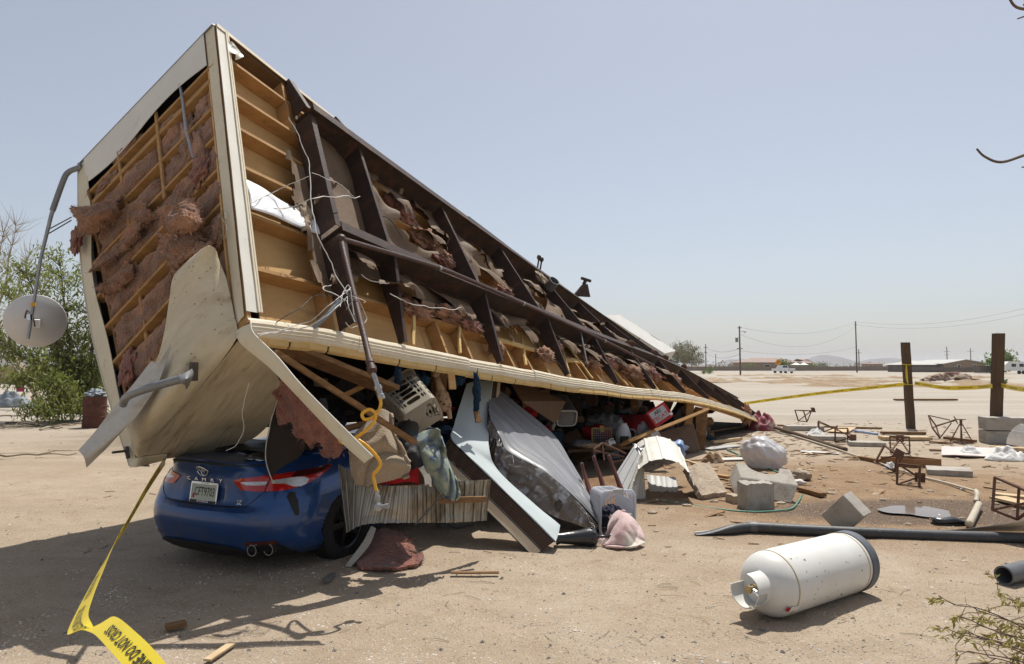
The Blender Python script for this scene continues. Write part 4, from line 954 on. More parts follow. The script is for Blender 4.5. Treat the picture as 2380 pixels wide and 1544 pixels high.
# batts pulled out of the wall
def flap(rows, mat='pink', th=.05, seed=0, amp=.05, nu=46, nv=36):
    "a torn batt: ragged hem, tufted layers"
    ctrl = [[PW(*q) for q in r] for r in rows]
    def fn(u, v):
        p = cr([cr(r, v) for r in ctrl], u); e = min(1, 5 * min(u, 1 - u, v, 1 - v))
        return p + NW * (e * (amp * fb(p, 5, 4, seed) + .045 * abs(fb(p, 14, 3, seed + 4))) + .03 * nz(p, 9, seed)) + V((nz(p, 16, seed), nz(p, 16, seed + 3), nz(p, 16, seed + 6))) * .022
    def keep(u, v): return min(u, 1 - u, v * .8, (1 - v) * .8) > .13 * (nz((u * 7, v * 7, seed), 1, seed) + .35 + .5 * nz((u * 19, v * 19, seed), 1, seed))
    return MB().grid(fn, nu, nv, keep, th=th * .45).build('insulation_flap', mat, MH, smooth=180)
flap([[(163, 480, .16), (170, 498, .24), (180, 520, .22), (166, 545, .14)], [(200, 482, .10), (212, 500, .22), (220, 520, .20), (206, 546, .10)], [(245, 468, .06), (250, 490, .16), (254, 508, .14), (248, 528, .06)], [(285, 458, .01), (288, 472, .06), (282, 490, .05), (274, 506, .01)]], 'pink', .035, 3, .05)
flap([[(360, 485, .20), (385, 476, .24), (420, 466, .22), (452, 458, .12)], [(372, 505, .24), (395, 500, .30), (430, 492, .28), (470, 488, .14)], [(380, 528, .22), (402, 528, .30), (440, 520, .28), (476, 512, .12)], [(392, 545, .12), (410, 546, .2), (445, 540, .2), (470, 530, .08)]], 'pink', .07, 7, .03)
flap([[(365, 540, .14), (395, 540, .22), (430, 538, .20), (470, 540, .06)], [(368, 565, .18), (398, 572, .26), (435, 568, .22), (482, 556, .08)], [(382, 592, .16), (405, 600, .24), (445, 588, .22), (495, 566, .10)], [(396, 626, .14), (412, 628, .2), (440, 606, .18), (490, 585, .08)]], 'pink', .06, 11, .04)
flap([[(330, 465, .06), (345, 478, .1), (362, 500, .06)], [(322, 500, .04), (335, 512, .09), (346, 524, .04)], [(278, 560, .03), (292, 568, .09), (305, 574, .03)], [(202, 630, .10), (210, 634, .13), (222, 632, .08)]], 'pink', .03, 15, .04)
flap([[(300, 600, .03), (312, 620, .07), (320, 640, .03)], [(258, 645, .03), (270, 662, .08), (280, 675, .03)], [(215, 668, .07), (228, 680, .12), (238, 688, .05)]], 'pink', .03, 19, .05)
for i, (x, y, o, rad) in enumerate(((178, 560, .12, (.07, .16, .05)), (440, 335, .0, (.12, .30, .06)), (470, 360, .02, (.10, .34, .07)), (478, 250, .0, (.14, .14, .05)), (470, 395, .03, (.12, .16, .08)), (395, 285, .02, (.16, .05, .04)), (300, 345, .02, (.22, .06, .05)), (250, 425, .02, (.18, .08, .05)),
                                     (300, 850, .03, (.12, .16, .05)), (455, 430, .03, (.14, .1, .06)), (508, 540, .05, (.05, .14, .05)))):
    wtuft(x, y, o, rad, i * 2.3 + 1, 'pink' if i % 4 else 'pink_dark')
# peeled siding sheet over the lower corner of the end wall
rows = [[(450, 600, .20), (478, 574, .24), (500, 578, .16), (508, 600, .10)],
        [(405, 640, .26), (445, 625, .26), (490, 640, .16), (524, 640, .06)],
        [(393, 700, .24), (440, 700, .24), (495, 705, .14), (536, 700, .04)],
        [(380, 780, .22), (430, 785, .26), (495, 775, .14), (549, 765, .03)],
        [(358, 850, .20), (405, 860, .30), (470, 840, .16), (545, 795, .03)],
        [(318, 910, .20), (375, 920, .34), (440, 900, .18), (500, 860, .04)],
        [(282, 965, .22), (335, 985, .30), (390, 975, .16), (430, 942, .05)],
        [(300, 1010, .12), (322, 1030, .16), (350, 1025, .10), (372, 1010, .04)],
        [(310, 1052, .05), (318, 1062, .05), (325, 1062, .04), (334, 1058, .03)]]
PSD = MB().sheet([[PW(*q) for q in r] for r in rows], 48, 30, .004, .018, 2.2, 4).build('peeled_siding', 'stained', MH, smooth=60)
# the narrow bright flap it ends in, hanging past the corner
fr = [[(352, 838, .34), (372, 842, .36), (398, 800, .30)], [(312, 890, .38), (334, 910, .40), (372, 880, .36)], [(262, 950, .44), (290, 968, .46), (330, 950, .40)], [(222, 1002, .50), (252, 1022, .52), (288, 1000, .46)], [(182, 1046, .56), (195, 1062, .58), (203, 1086, .54)]]
fr2 = [[PW(*q) for q in r] for r in fr]
MB().sheet(fr2, 30, 10, .004, .015, 3, 9).build('hanging_flap', 'alu_flap', MH, smooth=60)
# side wall lying on the car, stained
NS = (C_ - D_).cross(Lv(0)).normalized()
def PS(x, y, o=0.0): return PP(x, y, D_ + NS * o, NS)
if NS.dot(CAMP - D_) < 0: NS = -NS
rows = [[(552, 792), (490, 868), (430, 935), (375, 1002), (325, 1064)], [(590, 818), (545, 890), (480, 960), (425, 1012), (350, 1063)],
        [(630, 852), (588, 930), (530, 985), (468, 1030), (372, 1063)], [(652, 885), (635, 950), (610, 1000), (520, 1042), (392, 1064)]]
q = [[PS(*a, .015 + .02 * ((i + j) % 2)) for j, a in enumerate(r)] for i, r in enumerate(rows)]
print('sidewall pts', [tuple(round(c, 2) for c in q[3][k]) for k in (0, 2, 4)])
sws = MB().sheet(q, 30, 44, .005, .035, 1.9, 21).build('side_wall_sheet', 'stained_streak', MH, smooth=60)
def nails(ob, n, seed, r=.005):
    "tiny nail heads and holes, too small to count"
    rnd = random.Random(seed); mb = MB(); off = WPOS[ob.name]; half = len(ob.data.polygons) // 3
    for _ in range(n):
        p = ob.data.polygons[rnd.randrange(half)]; c = p.center + off; u, w = perp(p.normal)
        for sg in (1, -1): mb.add([c + p.normal * (.004 * sg) + (u * math.cos(a) + w * math.sin(a)) * r * rnd.uniform(.6, 1.5) for a in [i * 1.047 for i in range(6)]], [tuple(range(6))])
    return tag(mb.build('nail_holes', 'lumber_old', ob), kind='stuff')
nails(sws, 45, 3)
# lower corner trim under the sheet
MB().sheet([[PW(300, 1070, .03), PW(322, 1064, .03), PS(352, 1062, .05), PS(388, 1058, .06)], [PW(303, 1086, .02), PW(318, 1086, .03), PS(352, 1078, .05), PS(386, 1070, .06)]], 2, 18, .012).build('corner_trim', 'cream_trim', MH)
MB().tube([PW(296, 1048, .03), PW(262, 1052, .2)], .012, 6).build('hook', 'wire_dark', MH)
MB().tube([PW(294, 1040, .03), PW(298, 1064, .05)], .018, 6).build('hook', 'wire_dark', MH)
# bent corner strap hanging off the rim
Ls = [(548, 770, 5.16), (560, 800, 5.12), (628, 857, 5.08), (710, 942, 5.0), (788, 1024, 4.93), (847, 1077, 4.88)]
Rs = [(582, 752, 5.12), (590, 778, 5.08), (645, 832, 5.04), (703, 900, 4.96), (814, 1012, 4.89), (866, 1063, 4.84)]
MB().sheet([[P(*a), lerp(P(*a), P(*b), .5) + V((.0, -.012, .004)), P(*b)] for a, b in zip(Ls, Rs)], 40, 4, .006).build('bent_strap', 'cream_trim', MH, smooth=40)
MB().tube(spline([P(*b) + V((.004, -.006, .004)) for b in Rs], 30), .0055, 5).build('strap_lip', 'white_sheet', MH, smooth=180)

# upper side wall and roof (behind), closing the dark inside
def hh(p, s, lim):
    n = Nf(s); return max(.05, min(2.2, (p.z - lim) / max(.2, n.z)))
def UW(s): return Pt(s) - Nf(s) * min(2.3, hh(Pt(s), s, .03))
def BWp(s):
    lim = 1.12 if s < .26 else max(.03, 1.12 - (s - .26) * 9)
    return Pb(s) - Nf(s) * min(2.15, hh(Pb(s), s, lim))
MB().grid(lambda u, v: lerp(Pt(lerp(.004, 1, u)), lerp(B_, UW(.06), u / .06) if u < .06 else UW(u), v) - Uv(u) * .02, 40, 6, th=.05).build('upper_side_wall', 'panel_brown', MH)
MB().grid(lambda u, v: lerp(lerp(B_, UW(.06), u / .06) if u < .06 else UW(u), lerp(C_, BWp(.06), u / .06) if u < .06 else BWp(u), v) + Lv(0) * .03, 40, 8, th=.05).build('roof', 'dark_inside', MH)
# collapsed inner wall standing behind the belongings
def cw(u, v):
    s = lerp(.30, .92, u); p = lerp(BWp(s), Pb(s), .12); top = p + V((0, 0, .05)); bot = V((p.x - .2, p.y + .2, .0)); return lerp(bot, top, v)
MB().grid(cw, 20, 3, th=.03).build('inner_wall', 'panel_brown', MH)

# pipes on the underframe
pA = [P(790, 565, 6.05), P(815, 672, 5.7), P(838, 770, 5.4), P(858, 850, 5.2)]
def onF(x, y, s, d): return R(s, 0, 0)
def PF(x, y, s, d):
    "point on the underside seen at (x, y), near length s, lifted by d"
    n = Nf(s); return PP(x, y, R(s, .5, d), n)
gp = [PF(793, 556, .06, .36), PF(800, 592, .06, .37), PF(826, 700, .06, .40), PF(848, 790, .06, .44), PF(862, 850, .06, .48)]
MB().tube(spline(gp, 24), .026, 9).build('gas_pipe', 'rust_pipe', MH, smooth=60)
tb = spline([PF(793, 556, .06, .36), PF(830, 566, .07, .35), PF(1010, 620, .13, .34), PF(1100, 655, .17, .34), PF(1260, 726, .25, .34), PF(1400, 790, .34, .34), PF(1520, 850, .47, .34)], 40)
MB().tube(tb, .024, 8).build('gas_pipe', 'rust_pipe', MH, smooth=60)
MB().blob(gp[0], (.045, .045, .045), 2, .1).build('pipe_elbow', 'rust_pipe', MH, smooth=180)
for k in (.35, .62, .84):
    c = cr(tb, k); MB().lathe([(-.02, .03), (.02, .03)], c, cr(tb, k + .01) - c, 10).build('pipe_strap', 'galv', MH)
MB().lathe([(-.05, .036), (-.02, .036), (-.015, .03), (.015, .03), (.02, .038), (.06, .038)], gp[-1], gp[-1] - gp[-2], 12).build('pipe_coupling', 'rust_pipe', MH, smooth=40)
e0 = gp[-1]; e1 = P(880, 905, e0.y - .02)
MB().tube([e0, e1], .018, 10).build('pipe_nipple', 'galv', MH, smooth=60)
MB().lathe([(-.03, .028), (0, .03), (.01, .022), (.04, .022), (.045, .028), (.08, .028)], e1, e1 - e0, 8).build('hose_fitting', 'galv', MH)
# yellow gas hose, hanging and looped round the strap
yd = e1.y - .03
hp = [(884, 925, 0), (884, 945, -.01), (870, 968, -.03), (848, 975, -.06), (842, 962, -.06), (858, 952, -.05), (873, 962, -.04), (868, 982, -.04), (845, 1005, -.08), (820, 1022, -.02), (798, 1030, .06), (790, 1024, -.04), (806, 1016, -.12), (838, 1026, -.16), (868, 1052, -.16), (884, 1078, -.14), (876, 1095, -.13), (868, 1105, -.12), (872, 1130, -.12), (876, 1142, -.12)]
hp = [P(x, y, yd + dd - .0) for (x, y, dd) in hp]
hs = spline(hp, 160); rr = [.0125 + .0014 * math.sin(i * 2.4) for i in range(160)]
MB().tube(hs, rr, 10).build('gas_hose', 'yellow_hose', MH, smooth=60)
MB().lathe([(0, .018), (.03, .018), (.035, .022), (.06, .022), (.065, .015), (.10, .015)], hs[-1], V((.05, 0, -1)), 8).build('hose_fitting', 'galv', MH)
vb = hs[-1] + V((.01, -.01, -.11)); MB().lathe([(-.02, .02), (-.015, .032), (.02, .032), (.03, .015)], vb, V((.3, -1, .1)), 14).build('gas_valve', 'galv', MH)
MB().lathe([(0, .014), (.06, .014), (.062, .02), (.085, .02)], vb, V((1, -.2, .1)), 8).build('gas_valve', 'galv', MH)
# top-edge conduit pipes and brackets
cd = [Pt(.27) + Nf(.27) * .12 + Uv(.27) * -.02, Pt(.33) + Nf(.33) * .14, Pt(.385) + Nf(.385) * .16 - Uv(.38) * .06, Pt(.43) + Nf(.43) * .20 - Uv(.43) * .18]
MB().tube(spline(cd, 14), .03, 9).build('conduit', 'grey_pipe', MH, smooth=60)
MB().tube([p + V((0, .1, .02)) for p in spline(cd, 14)[:8]], .02, 8).build('conduit', 'black_pipe', MH, smooth=60)
for (s, hgt) in ((.405, .20), (.412, .20)):
    mb = MB(); o = Pt(s) - Uv(s) * .15 + Nf(s) * .22; mb.bar(o, o + V((.03, 0, hgt * .9)), .05, .03); mb.lathe([(-.02, .045), (.02, .045)], o + V((.03, 0, hgt)), V((1, .6, 0)), 10); mb.build('frame_bracket', 'steel', MH)
o = R(.485, .88, .22); mb = MB(); mb.poly([o, o + V((.36, .2, .0)), o + V((.30, .15, .26)), o + V((.2, .1, .24))], (.03, -.05, 0)); mb.bar(o + V((.25, .12, .25)), o + V((.30, .15, .36)), .06, .05); mb.bar(o + V((.2, .1, .38)), o + V((.40, .2, .33)), .05, .05); mb.build('frame_bracket', 'steel', MH)
o = R(.375, .70, .28); mb = MB(); mb.lathe([(-.08, .10), (.10, .10), (.10, .085), (-.08, .085)], o, Nf(.375) + V((0, -.5, .2)), 16, cap=False); mb.build('drain_pipe', 'grey_pipe', MH, smooth=40)
tuft(.355, .71, .27, (.09, .12, .05), 61, 'sherpa', 'rag')
# far-end details
for i in range(9):
    s = lerp(.40, .72, i / 8); o = R(s, TB[0] + .02, .32)
    if i in (2, 4, 5, 7):
        mb = MB()
        for k in range(4): mb.lathe([(-.012, .05), (.012, .05)], o + Lv(s) * (.05 * k) + Nf(s) * .02 * (k % 2), Lv(s) + Uv(s) * .6, 8)
        mb.build('spring_hanger', 'rust', MH)
MB().bar(R(.335, .10, .10), R(.345, .30, .30), .02, .03).build('brace_rod', 'grey_pipe', MH)
# loose wires
def wire(pts, r=.006, mat='wire', name='loose_wire', n=30):
    q = spline(pts, n + 10); q = [p + V((nz(p, 5, 1), nz(p, 5, 7), nz(p, 5, 13))) * .022 + V((nz(p, 17, 2), nz(p, 17, 8), nz(p, 17, 14))) * .006 for p in q]
    return MB().tube(q, r * .72, 5).build(name, mat, MH)
FP = PF
wire([FP(672, 275, .055, .30), FP(700, 330, .06, .32), FP(718, 375, .06, .33), FP(722, 440, .06, .33), FP(738, 540, .06, .34), FP(770, 620, .06, .36), FP(808, 686, .06, .42)])
wire([FP(585, 470, .01, .05), FP(640, 445, .03, .06), FP(718, 408, .06, .30)], .005)
wire([FP(605, 492, .012, .03), FP(670, 485, .04, .08), FP(740, 460, .06, .32), FP(836, 458, .09, .3)])
wire([FP(725, 400, .06, .3), FP(790, 430, .08, .3), FP(822, 455, .09, .3)], .004)
wire([FP(640, 748, .02, .05), FP(690, 720, .03, .15), FP(735, 690, .04, .22), FP(762, 690, .06, .3)], .006, 'wire_dark')
wire([FP(600, 775, .01, .10), FP(690, 770, .03, .14), FP(760, 735, .05, .34), FP(810, 690, .06, .42)])
wire([FP(606, 780, .01, .11), FP(700, 755, .03, .16), FP(770, 710, .05, .36), FP(815, 670, .06, .42)], .005)
wire([FP(770, 660, .05, .3), FP(750, 672, .05, .32), FP(790, 690, .06, .4), FP(812, 700, .06, .42)], .005)
wire([FP(828, 690, .06, .42), FP(850, 740, .07, .4), FP(820, 765, .07, .4), FP(800, 750, .07, .4)], .004)
wire([FP(905, 682, .10, .2), FP(960, 705, .11, .2), FP(1040, 720, .14, .2), FP(1070, 715, .15, .2)], .006)
wire([FP(840, 640, .08, .2), FP(870, 655, .09, .2), FP(905, 658, .1, .2)], .006)
for k in range(7):
    rnd = random.Random(k + 90); a = (812 + rnd.uniform(-14, 14), 690 + rnd.uniform(-20, 20)); wire([FP(a[0], a[1], .06, .42), FP(a[0] + rnd.uniform(-30, 30), a[1] + rnd.uniform(-20, 40), .06, .45), FP(a[0] + rnd.uniform(-25, 30), a[1] + rnd.uniform(10, 60), .06, .44)], .004, 'wire' if k % 3 else 'wire_dark', n=14)
MB().tube(spline([FP(728, 760, .05, .2), FP(755, 738, .05, .3), FP(790, 700, .06, .38)], 12), .022, 7).build('taped_bundle', 'tarp_grey', MH, smooth=60)
for k in range(5):
    rnd = random.Random(k + 40); c = (517 + rnd.uniform(-8, 8), 520 + rnd.uniform(-20, 30)); r = rnd.uniform(8, 16)
    wire([PW(c[0] + r * math.cos(a) * .5, c[1] + r * 1.6 * math.sin(a), .06 + .02 * math.sin(a * 2)) for a in [i * .7 for i in range(10)]], .003, 'twig_pale', 'loose_wire', 40)
wire([P(575, 890, 5.3), P(562, 960, 5.35), P(565, 1000, 5.35), P(548, 1040, 5.3), P(528, 1052, 5.25)], .0034, 'wire')
nails(PSD, 40, 5)

# satellite dish on its bent mast at the roof corner
d8 = B_.y - .05
t = thing('satellite_dish', 'grey satellite dish seen from behind, hanging on a bent pipe mast off the roof corner', 'satellite dish', P(75, 800, d8))
mast = [P(190, 388, d8), P(178, 392, d8), P(160, 400, d8), P(148, 418, d8 - .02), P(122, 490, d8 - .05), P(95, 600, d8 - .12), P(65, 788, d8 - .22)]
MB().tube(spline(mast[:5], 20), .030, 10).build('mast', 'grey_tube', t, smooth=60)
MB().tube([cr(mast[:5], .96), P(118, 505, d8 - .06), mast[5], mast[6]], [.024, .021, .018, .018], 10).build('mast', 'galv', t, smooth=60)
mb = MB(); mb.poly([P(180, 378, d8), P(196, 384, d8), P(196, 408, d8), P(184, 414, d8)], (0, .05, 0)); mb.build('mount', 'grey_tube', t)
for k in (0, 9): MB().tube([P(110 + k * .2, 535 + k, d8 - .06), P(166, 505 + k * .8, d8 + .1)], .007, 6).build('stay_rod', 'wire_dark', t)
dc = P(80, 751, d8 - .08); ax = (dc - CAMP).normalized() + V((.10, 0, .18)); ax.normalize(); rd = 61 / F * dc.y * 1.03
prof = [(.0 + .10 * (r * r), rd * r) for r in [i / 10 for i in range(0, 11)]]
mb = MB(); mb.lathe([(h_, max(.001, r)) for h_, r in prof] + [(.125, rd * 1.0), (.115, rd * .985)] + [(h_ + .012, max(.001, r * .98)) for h_, r in prof[::-1]], dc, ax, 48, cap=False); mb.build('reflector', 'dish', t, smooth=40)
mb = MB(); mb.obox(dc - ax * .03 + V((.02, -.0, -.0)), (perp(ax)[0], perp(ax)[1], ax), (.035, .045, .03)); mb.build('back_bracket', 'white_paint', t)
MB().tube(spline([dc + V((-.07, -.05, .05)), dc + V((-.03, -.07, .13)), dc + V((.03, -.07, .06)), dc + V((.04, -.05, -.04))], 14), .007, 6).build('cable', 'wire_dark', t)
MB().lathe([(-.03, .026), (.03, .026)], P(69, 738, d8 - .27), V((-.1, 0, 1)), 8).build('clamp', 'chrome', t)
MB().lathe([(-.02, .024), (.02, .024)], P(77, 708, d8 - .22), V((-.1, 0, 1)), 8).build('clamp', 'yellow_hose', t)
# grey bracket arm fixed to the peeled siding
t = thing('bracket_arm', 'grey bent tube arm with flared bracket fixed to the peeled siding', 'bracket', PW(360, 920, .4))
MB().tube(spline([PW(286, 940, .52), PW(292, 926, .54), PW(312, 914, .55), PW(360, 898, .50), PW(425, 880, .40)], 22), .030, 10).build('arm', 'grey_tube', t, smooth=60)
mb = MB(); mb.sheet([[PW(416, 872, .42), PW(432, 866, .38), PW(447, 856, .26)], [PW(418, 882, .44), PW(436, 880, .42), PW(450, 872, .26)], [PW(420, 892, .42), PW(430, 896, .38), PW(434, 906, .26)]], 8, 8, .006); mb.build('bracket_plate', 'grey_tube', t, smooth=40)
MB().obox(PW(450, 864, .22), (V((1, 0, 0)), V((0, 1, 0)), V((0, 0, 1))), (.012, .05, .07)).build('foot_plate', 'wire_dark', t)

# white cabinet lying behind the top edge
def wb(x, y, d): return P(x, y, d)
t = thing('cooler_cabinet', 'white dented metal cabinet lying behind the upper edge of the wreck', 'cabinet', P(1480, 850, 19.4))
fr = [wb(1405, 733, 18.3), wb(1545, 822, 19.6), wb(1524, 853, 19.6), wb(1385, 772, 18.3)]
bk = [p + V((.55, .95, .10)) for p in fr]
mb = MB()
def cab(u, v, w): return lerp(lerp(lerp(fr[0], fr[1], u), lerp(fr[3], fr[2], u), v), lerp(lerp(bk[0], bk[1], u), lerp(bk[3], bk[2], u), v), w)
mb.grid(lambda u, v: cab(u, v, 0) + V((.01, -.02, 0)) * nz((u * 3, v * 3, 0)), 12, 6); mb.grid(lambda u, v: cab(u, 0, v) + V((0, 0, -.04)) * max(0, nz((u * 4, v * 2, 5))), 12, 4)
mb.grid(lambda u, v: cab(u, 1, 1 - v), 12, 4); mb.grid(lambda u, v: cab(0, v, 1 - u), 4, 4); mb.grid(lambda u, v: cab(1, v, u), 4, 4); mb.grid(lambda u, v: cab(1 - u, v, 1), 12, 4)
mb.build('shell', 'appliance', t, smooth=40)
for (u, v, r) in ((.22, .38, .05), (.27, .45, .07), (.25, .28, .03), (.30, .22, .05), (.08, .2, .06)):
    c = cab(u, v, 0); nn = (fr[1] - fr[0]).cross(fr[3] - fr[0]).normalized(); nn = nn if nn.y < 0 else -nn
    MB().lathe([(0, r), (.02, r), (.02, r * .6), (.005, r * .55)], c - nn * .0, nn, 12).build('port', 'wire_dark' if r > .04 else 'rust', t)
mb = MB(); mb.bar(cab(.57, 0, -.004), cab(.57, 1, -.004), .02, .02); mb.build('seam', 'rust', t)

# loose glass fibres standing off the insulation (nobody could count them)
def fibres(objs, n, seed, parent, ln=(.015, .06), mat='fibre'):
    rnd = random.Random(seed); mb = MB(); pool = []
    for ob in objs:
        me = ob.data; off = WPOS[ob.name]
        for p in me.polygons: pool.append((p.center + off, p.normal.copy(), p.area))
    wts = [q[2] for q in pool]
    for (c, nn, ar) in rnd.choices(pool, wts, k=n):
        j = math.sqrt(ar) * .5; c = c + V((rnd.uniform(-j, j), rnd.uniform(-j, j), rnd.uniform(-j, j)))
        d = (nn * .55 + V((rnd.gauss(0, .6), rnd.gauss(0, .6), rnd.gauss(-.15, .6)))).normalized(); l = rnd.uniform(*ln); u, w = perp(d); k = V((rnd.gauss(0, .3), rnd.gauss(0, .3), -.2)) * l
        mb.add([c - u * .0016, c + u * .0016, c + d * l * .6 + u * .0012, c + d * l + k, c + d * l * .6 - u * .0012], [(0, 1, 2, 3, 4)])
    o_ = tag(mb.build('insulation_fibres', mat, parent), kind='stuff')
    if parent is None: tag(o_, 'loose glass fibres on the torn insulation by the car', 'insulation')
    return o_
fibres([o for o in MH.children if o.name.startswith('insulation_flap')], 8000, 3, MH, (.01, .05))
fibres([o for o in MH.children if o.name.startswith('insulation_batt')], 7000, 4, MH, (.01, .035))
fibres([o for o in MH.children if o.name.startswith('insulation_tuft')], 5000, 5, MH, (.01, .04))
# ------------------------------------------------------------------ the crushed blue sedan
CHD = R_(25.0); cf = V((math.sin(CHD), math.cos(CHD), 0)); crt = V((math.cos(CHD), -math.sin(CHD), 0)); cup = V((0, 0, 1))
CO = V((-2.70, 5.86, -.045))
def CW(x, y, z): return CO + crt * (x * .95) + cf * y + cup * (z * .935 + .008 * y)
def tab(t, z):
    if z <= t[0][0]: return t[0][1]
    for (a, va), (b, vb) in zip(t, t[1:]):
        if z <= b: k = (z - a) / (b - a); return lerp(va, vb, k * k * (3 - 2 * k) * .6 + k * .4)
    return t[-1][1]
T_c = [(.17, .22), (.22, .13), (.27, .075), (.33, .05), (.40, .022), (.47, .0), (.53, -.005), (.58, .0), (.615, .012), (.64, .055), (.665, .085), (.72, .095), (.80, .105), (.88, .11), (.95, .095), (1.0, .06), (1.03, .04), (1.045, .055)]
T_e = [(.17, .22), (.22, .12), (.27, .06), (.33, .03), (.40, .015), (.47, .0), (.53, .0), (.58, .008), (.64, .025), (.72, .05), (.80, .085), (.88, .13), (.95, .19), (1.0, .25), (1.03, .30), (1.045, .33)]
T_w = [(.17, .80), (.22, .85), (.27, .885), (.40, .905), (.53, .918), (.62, .918), (.72, .912), (.80, .895), (.88, .862), (.95, .80), (1.0, .745), (1.03, .70), (1.045, .68)]
RC, BOW = .46, .10
def sst(a, b, x): x = min(max((x - a) / (b - a), 0), 1); return x * x * (3 - 2 * x)
def CS(u, z):
    "car skin: u runs along the outline from the centre of the tail, z is the height"
    w = tab(T_w, z); a = abs(u); sg = 1 if u >= 0 else -1; st = w - RC
    if a <= st: x, y = a, 0.0
    elif a <= st + RC * math.pi / 2: q = (a - st) / RC; x = st + RC * math.sin(q); y = RC * (1 - math.cos(q))
    else: x = w; y = RC + a - st - RC * math.pi / 2
    y += BOW * min(1, x / w) ** 2
    m = sst(.42, .80, a)
    fade = 1 - sst(1.0, 2.0, a)
    y += (tab(T_c, z) * (1 - m) + tab(T_e, z) * m) * fade
    if a < .30 and .655 < z < .86: y += .022 * (1 - sst(.20, .27, a)) * sst(.66, .70, z) * (1 - sst(.81, .85, z))
    if z > .9 and u > .1: y += .03 * max(0, nz((u * 5, z * 9, 0), 1, 2)) * sst(.1, .3, u) * (1 - sst(.7, .9, u))
    if a > 1.2: x -= .03 * sst(.6, 1.0, z) * 0
    return CW(sg * x, y, z)
def CSn(u, z, o):
    e = .006; d = (CS(u + e, z) - CS(u - e, z)).cross(CS(u, z + e) - CS(u, z - e)); d.normalize()
    return CS(u, z) + d * o
CAR = thing('blue_sedan', 'blue sedan crushed under the mobile home, its tail with licence plate sticking out', 'car', CW(0, 2.3, .05))
us = [i * .02 for i in range(0, 81)] + [1.6 + i * .2 for i in range(1, 18)]
us = [-u for u in us[:0:-1]] + us
zs = [.17, .195, .22, .245, .27, .30, .33, .365, .40, .435, .47, .50, .53, .56, .58, .60, .615, .63, .645, .66, .68, .70, .72, .76, .80, .84, .88, .915, .95, .975, 1.0, 1.015, 1.03, 1.038, 1.045]
mb = MB(); nU = len(us); vs = [CS(u, z) for z in zs for u in us]; fs = []
for j in range(len(zs) - 1):
    for i in range(nU - 1):
        uu = abs((us[i] + us[i + 1]) / 2); zz = (zs[j] + zs[j + 1]) / 2
        pm_ = (CS(uu, zz) - CO); yy = pm_.dot(cf)
        if uu > 1.2 and any(math.hypot(yy - wy, zz - .33) < .37 for wy in (.98, 3.80)): continue
        fs.append((j * nU + i, j * nU + i + 1, (j + 1) * nU + i + 1, (j + 1) * nU + i))
mb.add(vs, fs)
top = [CS(u, 1.045) for u in us]; h = nU // 2; deck = []
for k in range(h + 1):
    a, b = top[h + k], top[h - k]
    for q in range(9): deck.append(lerp(a, b, q / 8) + V((0, 0, .012 * math.sin(math.pi * q / 8) - .03 * max(0, nz((k * .3, q * .7, 1))))))
mb.add(deck, [(k * 9 + q, (k + 1) * 9 + q, (k + 1) * 9 + q + 1, k * 9 + q + 1) for k in range(h) for q in range(8)])
ca = [CS(u, .17) for u in us]
mb.build('body', 'blue_paint', CAR, smooth=35)
# underside
mb = MB(); fl = []
for k in range(h + 1):
    a, b = ca[h + k], ca[h - k]; fl += [lerp(a, b, .03) + V((0, 0, .01)), lerp(a, b, .97) + V((0, 0, .01))]
mb.add(fl, [(k * 2, k * 2 + 1, (k + 1) * 2 + 1, (k + 1) * 2) for k in range(h)]); mb.build('underside', 'black_trim', CAR)
def patch(name, cols, mat, off=.006, nv=4, th=.004, parent=None, smooth=40):
    "cols = (u, z low, z high) columns of a panel that follows the skin"
    n = len(cols) - 1
    def fn(a, b):
        i = min(int(a * n), n - 1); k = a * n - i
        u = lerp(cols[i][0], cols[i + 1][0], k); lo = lerp(cols[i][1], cols[i + 1][1], k); hi = lerp(cols[i][2], cols[i + 1][2], k)
        return CSn(u, lerp(lo, hi, b), off)
    return MB().grid(fn, n * 4, nv, th=th).build(name, mat, parent or CAR, smooth)
for sg in (1, -1):
    f = lambda cols: [(sg * u, a, b) for (u, a, b) in cols][::sg]
    tl = patch('tail_light', f([(.34, .872, .88), (.42, .80, .905), (.58, .792, .915), (.80, .792, .93), (.95, .82, .945), (1.08, .875, .952), (1.17, .925, .95)]), 'lens_red', .007)
    patch('lens_shade', f([(.80, .893, .932), (.95, .893, .945), (1.08, .905, .953), (1.15, .932, .949)]), 'lens_dark', .010, parent=tl)
    patch('reverse_lamp', f([(.42, .862, .868), (.48, .842, .872), (.58, .838, .872), (.635, .84, .868)]), 'lens_clear', .011, parent=tl)
    patch('signal_lamp', f([(.67, .852, .878), (.78, .842, .886), (.86, .815, .888), (.92, .81, .882), (.96, .825, .86)]), 'lens_clear', .011, parent=tl)
    patch('panel_gap', f([(.645, .78, .93), (.652, .78, .93)]), 'black_trim', .0115)
    patch('panel_gap', f([(.50, .665, .67), (.56, .70, .706), (.62, .76, .767), (.65, .79, .80)]), 'black_trim', .003)
    patch('bumper_slot', f([(.84, .735, .775), (.89, .66, .77), (.94, .575, .69), (.97, .565, .60)]), 'black_trim', .004)
    patch('reflector', f([(.52, .338, .352), (.56, .325, .365), (.76, .335, .37), (.80, .345, .36)]), 'lens_dark', .006)
patch('panel_gap', [(-.52, .655, .663), (-.3, .645, .653), (0, .642, .650), (.3, .645, .653), (.52, .655, .663)], 'black_trim', .003)
patch('trunk_lip', [(-.62, 1.0, 1.012), (-.3, 1.025, 1.038), (0, 1.03, 1.043), (.3, 1.02, 1.032), (.62, .995, 1.006)], 'black_trim', .008)
